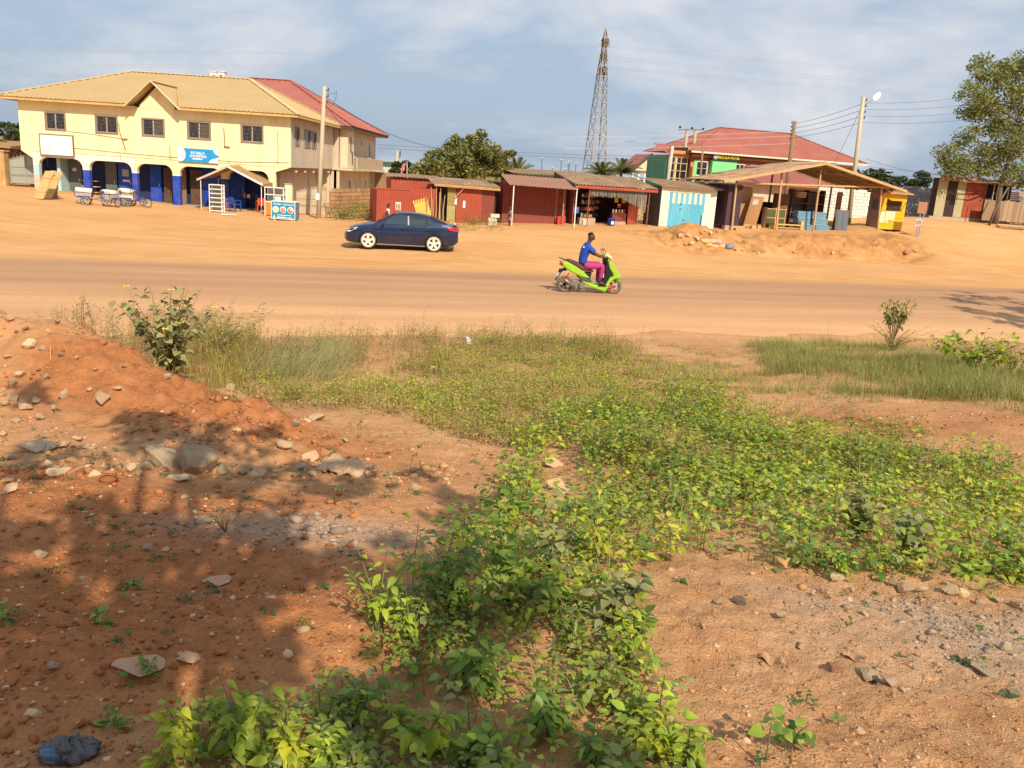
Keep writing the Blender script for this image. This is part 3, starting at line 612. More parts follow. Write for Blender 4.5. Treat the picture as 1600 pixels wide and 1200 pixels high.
# signs on the yellow front
def signs():
    t = thing('white_signboard', 'faded white signboard in a brown frame below the leftmost upper window', 'sign', (-30.45+1.25, 51.93, 2.62))
    MB().box(0, 1.95, -.03, .03, .05, 1.2).build('board', mat('faded_white_board', (.86, .83, .76), .6, .05, 3), t)
    f = MB(); f.box(-.05, 0, -.06, .04, 0, 1.25).box(1.95, 2.0, -.06, .04, 0, 1.25).box(0, 1.95, -.058, .04, 0, .05).box(0, 1.95, -.058, .04, 1.2, 1.25); f.build('frame', mat('brown_frame', (.22, .12, .06), .7), t)
    mk = MB()
    for x, z, w in ((.12, .32, .05), (.18, .29, .04), (.25, .3, .05), (.5, .38, .06), (.57, .36, .05), (.53, .3, .08), (1.05, .85, .03), (1.12, .8, .02), (1.28, .76, .04), (1.35, .8, .02)): mk.box(x, x+w, -.036, -.032, z, z+.05)
    tag(mk.build('faded_marks', mat('faded_ink', (.35, .36, .36), .8), t), kind='stuff')
    MB().tube([(.35, -.04, 0), (.35, -.05, -.5), (.37, -.05, -.75)], .012, 4).build('hanging_cable', mat('black_cable', (.03, .028, .026)), t)
    p = Vector((-30.45+9.55, 51.92, 2.78))
    t = thing('blue_shop_banner', 'blue and white shop banner between the arches and the upper windows', 'sign', p, 0)
    MB().box(0, 2.4, -.03, .03, 0, .78).build('board', mat('banner_blue', (.02, .30, .62), .5, .12, 1.5), t)
    wh = mat('banner_white', (.85, .84, .82), .6, .04)
    MB().prism([(0, 0), (.2, 0)]+[(.12+.32*math.cos(a), .42+.42*math.sin(a)) for a in np.linspace(-1.25, 1.0, 9)]+[(.15, .78), (0, .78)], -.035, -.031).build('white_field', wh, t)
    MB().prism([(1.8, 0), (2.4, 0), (2.4, .34), (2.2, .26), (1.98, .2)], -.035, -.031).build('white_field', wh, t)
    MB().prism([(2.1, .78), (2.4, .78), (2.4, .46), (2.28, .5), (2.16, .62)], -.035, -.031).build('white_field', wh, t)
    dk = mat('print_grey', (.25, .25, .26), .7)
    MB().lathe([(.075, -.039), (.1, -.037), (.075, -.036)], 14, (.2, 0, .5), 'y').bar((.07, -.038, .33), (.34, -.038, .33), .006, .03).build('emblem', dk, t)
    text('RITABLO', .21, wh, t, (1.17, -.034, .52), sx=1.0); text('ENTERPRISE', .19, wh, t, (1.2, -.034, .335), sx=1.0)
    MB().box(.85, 1.45, -.036, -.032, .16, .22).build('underline', wh, t)
signs()
# ------------------------------------------------------------------ things around the yellow building
STEEL = mat('galvanised_steel', (.50, .48, .45), .45, .12, 5, .05, metal=.6)
BLACKM = mat('black_metal', (.025, .025, .027), .5, .2, 5)
RUBBER = mat('tyre_rubber', (.035, .032, .03), .85, .2, 8)
GATEG = mat('grey_green_gate_paint', (.33, .36, .31), .7, .12, 2, stain=(.38, .26, .14), stain_amt=.45)
BRICKM = mat('mud_block', (.40, .235, .115), .95, .22, 3, .4, 30, random_obj=.18, stain=(.24, .15, .08), stain_amt=.4)
MORT = mat('mud_mortar', (.27, .17, .09), .95, .2, 4, .4, 25)
POLEW = mat('weathered_pole', (.50, .44, .30), .85, .15, 2, .2, 20, stretch=(1, 1, .15), stain=(.33, .29, .2), stain_amt=.5)
PWHITE = mat('white_paint', (.80, .78, .72), .5, .08, 3, .05, stain=DUST, stain_amt=.25)
ROW = RA
def gate(name, label, loc, rz, w, h, m, curl, rng=0):
    t = thing(name, label, 'gate', loc, rz); n = int(w/.12)
    top = lambda f: h*(.80+.2*math.sin(f*math.pi/2)) if curl > 0 else h*(1.0-.2*math.cos(f*math.pi/2)**2)
    for i in range(n):
        f = (i+.5)/n; x = w*f; MB().box(x-w/n/2+.004, x+w/n/2-.004, 0, .02, .08, top(f)-.1).build('panel', m, t)
    MB().tube([(w*k/10, -.02, top(k/10)-.06) for k in range(11)], .025, 6).build('top_rail', m, t)
    for z in (.1, .55, .62, h*.55): MB().bar((0, -.02, z), (w, -.02, z+.02), .025, .03).build('rail', m, t)
    for x in (0.0, w/2, w): MB().bar((x, -.025, .02), (x, -.025, top(x/w)-.05), .045).build('stile', m, t)
    MB().tube([(w*.93+.14*math.cos(a)*(1-a/14), -.03, h-.1+.14*math.sin(a)*(1-a/14)) for a in np.linspace(0, 9, 22)], .02, 5).build('scroll', mat('orange_gate_scroll', (.55, .33, .11), .6) if curl > 1 else m, t)
    for i in range(7):
        f = (i+1)/8; MB().tube([(w*f, -.02, top(f)-.06), (w*f, -.02, top(f)+.1)], [.02, .004], 5).build('spike', m, t)
    return t
p = G(20, 305)
gate('grey_gate', 'grey-green sheet metal gate left of the yellow building', (-31.6-.3, 53.2, .72), 0, 1.9, 1.95, GATEG, 1)
# gate pier and plank hut at the far left
t = thing('gate_pier', 'ochre rendered gate pier at the far left edge', 'gate pier', (-33.05, 53.0, .6), 0)
MB().box(0, .9, 0, .5, 0, 2.05).build('shaft', mat('ochre_render', (.50, .31, .13), .9, .25, 2, .3, stain=(.66, .5, .3), stain_amt=.6), t); MB().box(-.06, .96, -.06, .56, 2.052, 2.15).build('cap', CONC, t)
t = thing('low_hut', 'low hut with a rusty sheet roof behind the grey-green gate', 'hut', (-36, 56, .5), 0)
MB().box(0, 5.6, 0, 3, 0, 2.35).build('wall', mat('brown_plank_wall', (.22, .12, .06), .9, .3, 4), t)
MB().corr((-.4, -.9, 2.6), (6.3, 0, -.25), (0, 4, .5), .2, .03).build('roof', mat('rusty_sheet', (.36, .21, .11), .7, .25, 2, .1, stain=(.52, .36, .2), stain_amt=.7), t)
MB().bar((-.4, -.92, 2.55), (5.9, -.92, 2.3), .04, .12).build('fascia', SOFFIT, t)
for k in range(4): MB().bar((2.9+k*.4, -.3, 2.0+k*.02), (3.2+k*.4, -.3, 2.4), .05).build('loose_timber', WOODY, t)
# yellow boards leaning by the first column
for i in range(2):
    p = G(48+14*i, 310); t = thing('leaning_board', ['left', 'right'][i]+' one of two yellow boards leaning on the leftmost column', 'board', (p.x, p.y+.25, p.z), 0, 'yellow boards by the column')
    b = MB().box(0, .48, 0, .05, 0, 1.5).move(Matrix.Shear('XZ', 4, (.22, 0)) if False else Matrix.Rotation(-.35, 4, 'X') @ Matrix(((1, 0, .28, 0), (0, 1, 0, 0), (0, 0, 1, 0), (0, 0, 0, 1)))).build('plank', WOODY, t)
    for z in (.35, 1.1): MB().box(.0, .48, -.03, 0, z, z+.06).move(Matrix.Rotation(-.35, 4, 'X') @ Matrix(((1, 0, .28, 0), (0, 1, 0, 0), (0, 0, 1, 0), (0, 0, 0, 1)))).build('batten', WOODY, t)
p = G(73, 311); t = thing('brown_drum', 'tall brown drum beside the stack of paint buckets', 'drum', (p.x, p.y+.6, p.z-.05), 0)
MB().lathe([(0, 0), (.24, 0), (.26, .03), (.24, .06), (.24, .5), (.26, .53), (.24, .56), (.24, 1.28)], 18).build('body', mat('drum_brown', (.21, .15, .10), .7, .2, 3, stain=DUST, stain_amt=.4), t, True)
MB().lathe([(.24, 1.28), (.34, 1.3), (.34, 1.36), (0, 1.38)], 18).build('lid', WOODY, t)
for k in range(5):
    p = G(79, 309); t = thing('paint_bucket', ['bottom', 'second from bottom', 'middle', 'fourth from bottom', 'top'][k]+' white paint bucket with blue band in the stack', 'bucket', (p.x, p.y+.45, p.z-.02+k*.29), .4*k, 'stacked paint buckets')
    MB().lathe([(0, 0), (.125, 0), (.15, .27), (.165, .272), (.165, .287), (0, .287)], 16).build('pail', PWHITE, t, False)
    if k not in (3,): MB().lathe([(.134, .08), (.1385, .08), (.145, .17), (.14, .17)], 16).build('label_band', mat('bucket_blue', (.05, .16, .5), .5), t)
# cargo tricycles with white boxes
CB = mat('cart_box_white', (.78, .72, .58), .55, .1, 3, .06, stain=DUST, stain_amt=.4)
def wheel(t, x, y, r, rz=0, spokes=10, m=None, w=.045):
    M_ = Matrix.Translation((x, y, r)) @ Matrix.Rotation(rz, 4, 'Z')
    o = MB().lathe([(r-w, -w/2), (r-.01, -w/2), (r, 0), (r-.01, w/2), (r-w, w/2), (r-w, -w/2)], 22, (0, 0, 0), 'y').build('wheel', RUBBER, t, True); o.matrix_basis = M_
    s = MB()
    for k in range(spokes): a = 2*math.pi*k/spokes; s.bar((0, 0, 0), ((r-w)*math.cos(a), 0, (r-w)*math.sin(a)), .012)
    s.lathe([(r-w-.03, -.015), (r-w+.005, -.015), (r-w+.005, .015), (r-w-.03, .015), (r-w-.03, -.015)], 22, (0, 0, 0), 'y'); s.lathe([(0, -.04), (.04, -.04), (.04, .04), (0, .04)], 10, (0, 0, 0), 'y')
    s.build('rim', m or STEEL, o)
def tricycle(px, py, rz, label, boxy=True, cover=True, back=0):
    p = G(px, py); t = thing('cargo_tricycle', label, 'tricycle', (p.x, p.y+back, p.z), rz, 'cargo tricycles before the arches'); t.scale = (.82, .82, .82)
    wheel(t, -.85, 0, .3); wheel(t, .35, -.45, .3); wheel(t, .35, .45, .3)
    MB().tube([(-.85, 0, .3), (-.55, 0, .55), (.0, 0, .35), (.5, 0, .4)], .025, 6).tube([(-.55, 0, .55), (-.62, 0, .85)], .02, 6).tube([(.35, -.45, .3), (.35, .45, .3)], .022, 6).tube([(-.85, 0, .3), (-.2, 0, .38)], .018, 6).build('frame', BLUEP if boxy else BLACKM, t)
    MB().lathe([(0, 0), (.07, -.01), (.11, .02), (.1, .06), (0, .07)], 10, (-.62, 0, .84)).build('saddle', BLACKM, t)
    MB().tube([(-.15, -.34, 1.02), (-.2, -.34, .98), (-.22, 0, .95), (-.2, .34, .98), (-.15, .34, 1.02)], .016, 6).tube([(-.2, 0, .95), (.02, 0, .5)], .02, 6).build('handlebar', BLACKM, t)
    MB().box(0, .9, -.36, .36, .46, .76).build('cargo_box', CB if not boxy or not cover else mat('cart_box_grey', (.36, .36, .38), .5, .2, 4, stain=DUST, stain_amt=.4), t, bevel=.02)
    if cover: MB().prism([(-.34, 0), (.34, 0), (.37, .1), (.3, .22), (.1, .28), (-.1, .28), (-.3, .22), (-.37, .1)], -.02, .92, 'x').move(Matrix.Translation((0, 0, .77)) @ Matrix.Rotation(-.06, 4, 'Y')).build('rounded_lid', CB, t, True)
    else: MB().box(-.02, .92, -.38, .38, .762, .8).build('flat_lid', STEEL, t)
    MB().tube([(.95, -.34, .5), (1.0, -.34, 1.0), (1.0, .34, 1.0), (.95, .34, .5)], .016, 6).tube([(-.02, -.3, .5), (-.1, -.3, 1.12), (-.1, .3, 1.12), (-.02, .3, .5)], .014, 6).build('push_handle', BLACKM, t)
    for sy in (-1, 1): MB().box(.05, .85, sy*.372-.006, sy*.372+.006, .5, .58).build('side_stripe', BLUEP, t)
    for k in range(3): MB().bar((-.012, -.25+.25*k, .5), (-.012, -.1+.2*k, .76), .012).build('box_strap', BLACKM, t)
    return t
tricycle(140, 321, math.radians(200), 'leftmost cargo tricycle, a rounded cream lid over its box', back=.3)
tricycle(177, 323, math.radians(260), 'middle cargo tricycle with two front wheels turned to the road', back=.2)
tricycle(196, 321, math.radians(165), 'cream-lidded cargo tricycle standing furthest back among the parked tricycles', back=.9)
tricycle(211, 323, math.radians(185), 'rightmost cargo cart with a flat-lidded box', cover=False)
p = G(119, 316); t = thing('propped_plank', 'short yellow plank propped left of the tricycles', 'plank', (p.x, p.y, p.z)); MB().bar((0, 0, 0), (.2, .35, .75), .1, .03).build('board', WOODY, t)
# canopy tent
TENT = mat('brown_canvas', (.42, .275, .135), .85, .1, 1.2, .2, 40, stain=(.52, .36, .2), stain_amt=.5, stain_scale=.8)
def canopy():
    fl, fr = G(320, 327), G(404, 334); y0 = (fl.y+fr.y)/2; z = min(fl.z, fr.z); w = fr.x-fl.x
    t = thing('canopy_tent', 'brown canvas canopy tent in front of the yellow shopfront', 'tent', (fl.x, y0, z), 0)
    D = 2.9; e0 = 1.75; rz_ = 2.62
    a, b, r = -.18, w+.12, w*.46
    roof = MB()
    k = 8
    for (x0, z0, x1, z1) in ((a, e0, r, rz_), (r, rz_, b, e0-.05)):
        for i in range(k):
            for j in range(6):
                def P(u, v):
                    s_ = -.06*math.sin(u*math.pi)*math.sin(v*math.pi)
                    return (x0+(x1-x0)*u, -.1+(D+.2)*v, z0+(z1-z0)*u+s_+.08*v)
                roof.add([P(i/k, j/6), P((i+1)/k, j/6), P((i+1)/k, (j+1)/6), P(i/k, (j+1)/6)], [(0, 1, 2, 3)])
    ro = roof.build('canvas_roof', TENT, t, True)
    sd = ro.modifiers.new('thick', 'SOLIDIFY'); sd.thickness = .012
    for (x0, z0, x1, z1) in ((a, e0, r, rz_), (r, rz_, b, e0-.05)):
        MB().bar((x0, -.12, z0-.05), (x1, -.12, z1-.05), .012, .11).build('valance', PWHITE if x0 == r else mat('canvas_edge', (.55, .45, .33), .8), ro)
    MB().prism([(-.1, -.17), (D+.1, -.12), (D+.1, .06), (-.1, 0)], b-.005, b+.008, 'x').move(Matrix.Translation((0, 0, e0-.05))).build('valance', TENT, ro)
    for x, y in ((0, 0), (w, 0), (0, D), (w, D)):
        MB().tube([(x, y, -.03), (x+.01, y, e0+.05)], .025, 7).build('leg', PWHITE, t)
    for y in (.02, D-.02):
        MB().tube([(0, y, e0), (r, y, rz_-.05), (w, y, e0)], .018, 6).build('rafter', STEEL, t)
    MB().tube([(r, .02, rz_-.06), (r, D, rz_)], .018, 6).build('ridge_pole', STEEL, t)
    return t
canopy()
def cabinet(name, label, px, py, w, d, h, rz, shelves, m, back=0.0, lower=None, z0=.05):
    p = G(px, py); t = thing(name, label, 'cabinet', (p.x, p.y+back, p.z), rz)
    f = .045
    for x in (0, w-f):
        for y in (0, d-f): MB().box(x, x+f, y, y+f, 0, h).build('upright', m, t)
    lo = lower[0] if lower else z0
    for k in range(shelves+1):
        z = lo+(h-lo-f)*k/shelves; MB().box(f, w-f, .003, d-.003, z, z+f).build('shelf', m, t)
    g = mat('cabinet_glass', (.32, .32, .29), .08, .1, 1, 0, spec=.8)
    MB().box(f, w-f, d-.02, d-.01, lo+f, h-f).build('glass_back', g, t)
    if lower:
        MB().box(.01, w-.01, .01, d-.01, .06, lo-.003).build('base_panel', lower[1], t)
    return t
cabinet('display_rack', 'empty white-framed display rack at the left front of the canopy tent', 326, 331, .75, .45, 1.55, 0, 6, PWHITE, .1)
ORANGE = mat('orange_panel', (.80, .24, .035), .5, .08, 2)
t = cabinet('glass_food_case', 'glass food case on an orange base beside the blue noodle cart', 413, 337, 1.1, .6, 1.62, 0, 2, PWHITE, .05, (.78, ORANGE))
MB().box(.52, .56, .01, .05, .8, 1.58).build('mullion', PWHITE, t); MB().box(.62, .95, -.02, 0, .82, 1.12).build('price_panel', PWHITE, t)
def plastic_chair(label, px, py, rz, m, back=0.0):
    p = G(px, py); t = thing('plastic_chair', label, 'chair', (p.x, p.y+back, p.z), rz)
    for x, y in ((-.22, -.22), (.22, -.22), (-.2, .22), (.2, .22)): MB().tube([(x*1.1, y*1.1, 0), (x*.95, y*.95, .42)], [.022, .03], 6).build('leg', m, t)
    MB().box(-.24, .24, -.24, .24, .41, .45).build('seat', m, t, bevel=.015)
    MB().prism([(-.22, .452), (.22, .452), (.25, .7), (.2, .86), (0, .9), (-.2, .86), (-.25, .7)], .2, .225).move(Matrix.Rotation(-.12, 4, 'X')).build('backrest', m, t)
    for x in (-.25, .25): MB().tube([(x, .2, .68), (x, -.2, .64), (x, -.22, .43)], .022, 6).build('arm', m, t)
PBL = mat('plastic_blue', (.02, .10, .34), .4, .08); POR = mat('plastic_orange', (.62, .10, .03), .4, .08)
plastic_chair('blue plastic chair under the brown canopy', 366, 331, 2.6, PBL, .2)
plastic_chair('orange plastic chair just left of the blue plastic chair', 352, 330, 2.2, POR, .7)
plastic_chair('red-orange plastic chair behind the glass food case', 400, 333, 3.6, POR, .9)
p = G(383, 330); t = thing('serving_table', 'small dark table with goods under the brown canopy', 'table', (p.x, p.y+1.0, p.z), 0)
MB().box(-.55, .55, -.3, .3, .7, .74).build('table_top', BLACKM, t)
for x, y in ((-.5, -.26), (.5, -.26), (-.5, .26), (.5, .26)): MB().box(x-.02, x+.02, y-.02, y+.02, 0, .7).build('leg', BLACKM, t)
for x, h, m in ((-.35, .3, POR), (-.1, .22, PWHITE), (.15, .35, BLACKM), (.38, .25, PBL)): MB().lathe([(0, 0), (.09, 0), (.1, h*.7), (.05, h), (0, h)], 10, (x, 0, .742)).build('pot', m, t)
p = G(345, 336); t = thing('pale_mat', 'pale flat sheet lying on the ground before the canopy', 'mat', (p.x, p.y, p.z+.02), .1); MB().box(0, .75, 0, .5, 0, .025).build('sheet', PWHITE, t)
# blue noodle cart
def noodle_cart():
    p = G(424, 344); w, d, h = 1.28, .72, .98
    t = thing('noodle_cart', 'blue food cart with three round dish pictures and white lettering', 'food cart', (p.x, p.y, p.z), -.06)
    MB().box(0, w, 0, d, .1, h).build('body', mat('cart_blue', (.015, .27, .45), .45, .12, 1.5), t)
    MB().box(-.02, w+.02, -.02, d+.02, h+.002, h+.04).build('counter_top', PWHITE, t)
    for x in (-.012, w-.022): MB().box(x, x+.034, -.012, .02, .08, h).build('edge_trim', PWHITE, t)
    MB().box(.0, w, -.01, -.002, .09, .125).build('edge_trim', PWHITE, t)
    cols = [(.70, .62, .35), (.62, .2, .14), (.5, .17, .08)]
    for k in range(3):
        x = .24+.4*k; o = MB().lathe([(0, -.012), (.17, -.012), (.17, -.004)], 24, (x, 0, .58), 'y').build('dish_picture', PWHITE, t)
        MB().lathe([(0, -.02), (.125, -.018), (.13, -.014)], 18, (x-.01, 0, .56), 'y').build('food', mat('food%d' % k, cols[k], .6, .5, 16), o)
        MB().lathe([(0, -.026), (.05, -.024), (.055, -.02)], 10, (x+.03, 0, .6), 'y').build('garnish', mat('garnish%d' % k, [(.55, .65, .4), (.75, .6, .4), (.8, .72, .55)][k], .6, .4, 20), o)
    text('Holiday', .14, PWHITE, t, (.31, -.006, .87), shear=.3); text('NOODLES', .125, PWHITE, t, (.93, -.006, .85))
    MB().box(.32, 1.08, -.012, -.004, .28, .315).build('caption_line', PWHITE, t); MB().box(.3, .8, -.012, -.004, .16, .215).build('caption_line', PWHITE, t); MB().box(.86, 1.15, -.012, -.004, .15, .19).build('caption_line', PWHITE, t)
    MB().prism([(.08, .14), (.22, .14), (.19, .24), (.17, .33), (.14, .25)], -.012, -.004).build('printed_figure', PWHITE, t)
    for k in range(3): MB().box(w+.004, w+.01, .1, d-.1, .2+k*.26, .38+k*.26).build('side_picture', mat('side_print%d' % k, [(.2, .2, .22), (.35, .16, .16), (.16, .22, .25)][k], .6, .5, 9), t)
    for x in (.12, w-.22): MB().box(x, x+.1, -.03, .1, -.02, .1).build('wooden_foot', WOODY, t)
    for x in (.12, w-.22): MB().box(x, x+.1, d-.14, d-.02, -.02, .1).build('wooden_foot', WOODY, t)
noodle_cart()
# ornate right gate, piers, compound wall of mud blocks
gate('ornate_gate', 'ornate pale metal gate with an orange scroll beside the utility pole', (-13.35, 50.4, .15), .0, 1.75, 1.75, mat('pale_gate_paint', (.50, .42, .29), .7, .15, 2, stain=(.42, .22, .08), stain_amt=.5), 2)
for i, (x, y, h, m) in enumerate(((-14.1, 50.5, 1.75, CREAM), (-11.45, 50.3, 1.5, mat('brown_render', (.36, .22, .12), .9, .2, 3)))):
    t = thing('gate_post', ['cream rendered post left of the ornate gate', 'brown rendered post right of the ornate gate'][i], 'gate post', (x, y, .1)); MB().box(0, .4 if i == 0 else .3, 0, .35, 0, h).build('shaft', m, t)
    MB().box(-.03, .43 if i == 0 else .33, -.03, .38, h+.002, h+.07).build('cap', CONC, t)
def block_wall(name, label, a, b, z0, h, bw, bh, th, bm, mm, skip=0, seed=1, cat='wall', topjag=0):
    a = Vector(a); b = Vector(b); L = (b-a).length; ang = math.atan2(b.y-a.y, b.x-a.x); rnd = random.Random(seed)
    t = thing(name, label, cat, (a.x, a.y, z0), ang)
    MB().box(.02, L-.02, .03, th-.03, -.3, h-.02).build('mortar_core', mm, t)
    me = MB().box(0, bw-.03, 0, th, 0, bh-.025).build('block', bm, t); m0 = me.data; C.objects.unlink(me); bpy.data.objects.remove(me)
    half = MB().box(0, bw/2-.03, 0, th, 0, bh-.025).build('block', bm, t); m1 = half.data; C.objects.unlink(half); bpy.data.objects.remove(half)
    rows = int(h/bh)
    for r in range(rows):
        x = 0; first = r % 2
        while x < L-bw*.4:
            me_ = m1 if (first or x+bw > L) else m0; first = 0; ww = bw/2 if me_ is m1 else bw
            if not (rnd.random() < skip and r == rows-1): inst('block', me_, t, (x, rnd.uniform(-.008, .008), r*bh))
            x += ww
    return t
block_wall('compound_wall', 'brown mud-block compound wall behind the utility pole', (-11.1, 50.2), (-9.6, 58.5), .2, 1.62, .46, .23, .22, BRICKM, MORT)
# utility pole with service drop
WIRE = mat('power_line', (.10, .10, .105), .5, .05, 5, 0)
def upole(name, label, base, top, r0, r1, arms=4, m=POLEW, side=1, insul=True, notice=False):
    base = Vector(base); top = Vector(top); t = thing(name, label, 'utility pole', base); v = top-base
    MB().tube([(0, 0, -.4), v*.5, v], [r0, (r0+r1)/2, r1], 10).build('pole', m, t, True)
    for k in range(arms):
        q = v*(1-.03-.045*k); a = MB().bar(q-Vector((.06, 0, 0)), q+Vector((.24*side, 0, 0)), .035).build('insulator_bracket', BLACKM, t)
        MB().lathe([(0, 0), (.045, .01), (.05, .05), (.03, .08), (.045, .11), (0, .12)], 8, tuple(q+Vector((.22*side, 0, .02)))).build('insulator', mat('brown_porcelain', (.12, .06, .04), .25, .1), a)
    if notice: MB().box(-.1, .1, -r0-.012, -r0-.006, 1.0, 1.35).build('notice', PWHITE, t)
    return t
b0 = G(497, 341); pt = atY(507, 135, b0.y)
upole('utility_pole', 'weathered utility pole in front of the red-roofed house', b0, pt, .13, .1, 3, notice=True)
MB_ = MB; t = thing('service_cable', 'looped service cable hanging from the pole to the yellow eave', 'cable', pt)
MB().tube([(.15, 0, -.3), (.5, .1, -.35), (.62, .1, -.15), (.6, .1, -.55), (.4, .1, -.95), (.15, 0, -.9)], .014, 5).build('loop', WIRE, t); MB().tube([(.05, 0, -.95), (.3, 2, -1.6), (.75, 6, -2.1), (1.05, 9.5, -2.35)], .018, 5).build('drop_wire', WIRE, t)
# timber offcuts leaning on the compound wall
p = G(520, 341); t = thing('scrap_timber_frame', 'old brown timber offcuts propped at the foot of the utility pole', 'timber', p)
for a, b in (((-.35, .1, 0), (-.55, .35, .8)), ((-.1, 0, 0), (-.4, .3, .62)), ((.2, .05, 0), (.0, .35, .6)), ((-.55, .3, .55), (.3, .3, .6)), ((.1, .1, 0), (-.2, .3, .55))): MB().bar(a, b, .09, .035).build('plank', mat('old_brown_timber', (.25, .155, .095), .9, .2, 4), t)
# ------------------------------------------------------------------ the row of kiosks and sheds along the far side
REDP = mat('red_container_paint', (.37, .075, .04), .7, .12, 1.2, .1, 14, stain=(.33, .12, .07), stain_amt=.45)
MAROON = mat('maroon_plank_paint', (.24, .06, .042), .75, .14, 2, .1, 20, stretch=(1, 1, .2), stain=(.36, .17, .10), stain_amt=.35)
BROWNSH = mat('brown_sheet', (.34, .175, .115), .6, .1, 1, .05, spec=.3, stain=(.46, .28, .17), stain_amt=.35)
RUST = mat('rust_sheet', (.33, .205, .115), .75, .28, 1.5, .12, 18, stain=(.52, .36, .21), stain_amt=.7, stain_scale=1.5)
OLIVE = mat('olive_paint', (.30, .235, .07), .8, .15, 3)
OLDWOOD = mat('grey_brown_wood', (.28, .185, .11), .9, .22, 3, .25, 25, stretch=(1, 1, .2))
RAWWOOD = mat('raw_wood', (.52, .33, .165), .85, .18, 3, .2, 25, stretch=(1, 1, .2))
PLY = mat('plywood', (.44, .26, .12), .7, .15, 1.4, .08, stain=(.55, .37, .2), stain_amt=.5)
def planks(t, x0, x1, z0, z1, y, m, pw=.14, th=.03, name='plank', seed=0, gap=.008, zj=.02, vert=True):
    """upright boards side by side, each an object"""
    rnd = random.Random(seed); n = max(1, int(round((x1-x0)/pw))); w = (x1-x0)/n
    base = MB().box(gap/2, w-gap/2, -th, 0, 0, 1).build(name, m, t); me = base.data; bpy.data.objects.remove(base)
    for i in range(n): inst(name, me, t, (x0+i*w, y+rnd.uniform(-.006, .006), z0+rnd.uniform(0, zj)), (0, 0, 0), (1, 1, z1-z0-rnd.uniform(0, zj)))
def hplanks(t, x0, x1, z0, z1, y, m, ph=.2, th=.03, name='board'):
    n = max(1, int(round((z1-z0)/ph))); h = (z1-z0)/n
    base = MB().box(x0, x1, -th, 0, .004, h-.004).build(name, m, t); me = base.data; bpy.data.objects.remove(base)
    for i in range(n): inst(name, me, t, (0, y, z0+i*h))
# red metal fence / container with yellow pallet and poles
o = onN(588, 338, 42.4); o.z = T(o.x, o.y)-.05
t = thing('red_metal_fence', 'bright red corrugated metal hoarding behind the blue car', 'fence', o, RA)
L0, H0 = 2.95, 1.95
MB().corr((0, 0, 0), (1.65, 0, 0), (0, 0, 1.72), .13, .03).build('sheet', REDP, t); MB().corr((1.66, .02, 0), (L0-1.66, 0, 0), (0, 0, 1.85), .13, .035).build('sheet', REDP, t)
MB().corr((0, 0, 0), (0, 3, 0), (0, 0, 1.7), .13, .03).build('sheet', REDP, t); MB().bar((0, -.02, 1.74), (1.65, -.02, 1.74), .05).build('top_rail', REDP, t)
MB().box(.92, 1.2, -.05, -.032, .72, 1.12).build('painted_panel', mat('flaking_white', (.62, .52, .42), .8, .35, 8), t)
mk = MB()
for k in range(3): mk.box(.96+k*.075, 1.0+k*.075, -.058, -.052, .82, 1.02)
mk.box(.95, 1.17, -.058, -.052, .76, .785)
tag(mk.build('faded_marks', mat('dark_print', (.16, .09, .06), .8), t), kind='stuff')
q = o+Vector((RU[0]*2.0, RU[1]*2.0, 0))
t = thing('yellow_slatted_panel', 'tilted yellow slatted panel leaning on the red hoarding', 'panel', (q.x+RN[0]*-.25, q.y+RN[1]*-.25, q.z), RA)
Mx = Matrix.Translation((.15, 0, 0)) @ Matrix.Rotation(math.radians(-17), 4, 'Y') @ Matrix.Rotation(math.radians(-12), 4, 'X')
YP = mat('yellow_pallet_paint', (.66, .42, .07), .7, .12, 3, stain=(.5, .33, .14), stain_amt=.5)
for k in range(8): MB().box(0, .72, 0, .03, .05+k*.215, .255+k*.215).move(Mx).build('slat', YP, t)
for x in (.05, .62): MB().box(x, x+.06, .032, .07, 0, 1.78).move(Mx).build('batten', OLDWOOD, t)
rnd = random.Random(4)
for i in range(11):
    q = o+Vector((RU[0]*(2.5+i*.085)-RN[0]*.15, RU[1]*(2.5+i*.085)-RN[1]*.15, 0)); hh = rnd.uniform(1.2, 2.0)
    tt = thing('bush_pole', 'thin rough pole in the bundle between the red hoarding and the olive stall', 'pole', q, RA, 'bundle of rough poles')
    MB().tube([(0, 0, -.05), (rnd.uniform(-.05, .05), .03, hh*.5), (rnd.uniform(-.12, .05), .12, hh)], [.028, .024, .016], 6).build('stick', RAWWOOD if i % 3 else mat('dark_stick', (.14, .085, .06), .9), tt)
# low red shed with rusty roof
o2 = onN(681, 340, 42.6); o2.z = T(o2.x, o2.y)-.1
t = thing('low_red_shed', 'low maroon shed with a rusty sheet roof left of the awning shop', 'shed', o2, RA)
MB().box(.0, 3.25, 1.6, 2.8, 0, 1.9).build('rear_wall', MAROON, t)
hplanks(t, .55, .98, .95, 1.95, .0, OLIVE); planks(t, .55, .98, 0, .94, .02, mat('olive_stake', (.42, .36, .15), .8), .07)
planks(t, 1.0, 2.35, .05, 1.88, -.02, REDP, .11, name='plank', seed=2); planks(t, 2.36, 3.0, .05, 1.9, .02, MAROON, .11, seed=3)
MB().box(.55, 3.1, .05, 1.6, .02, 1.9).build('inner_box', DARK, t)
MB().corr((-.25, -.35, 1.98), (3.5, 0, -.04), (0, 2.6, .3), .2, .03).build('roof', RUST, t); MB().bar((-.2, -.33, 1.92), (3.2, -.33, 1.86), .03, .13).build('fascia', mat('orange_board', (.45, .25, .10), .8), t)
MB().bar((.95, -.2, 1.4), (1.6, -.2, 2.15), .03, .14, (0, 1, 0)).build('brace_plank', RAWWOOD, t)
MB().box(1.3, 1.42, -.05, -.04, .95, 1.3).move(Matrix.Translation((.05, -.03, -.1))).build('painted_mark', PWHITE, t)
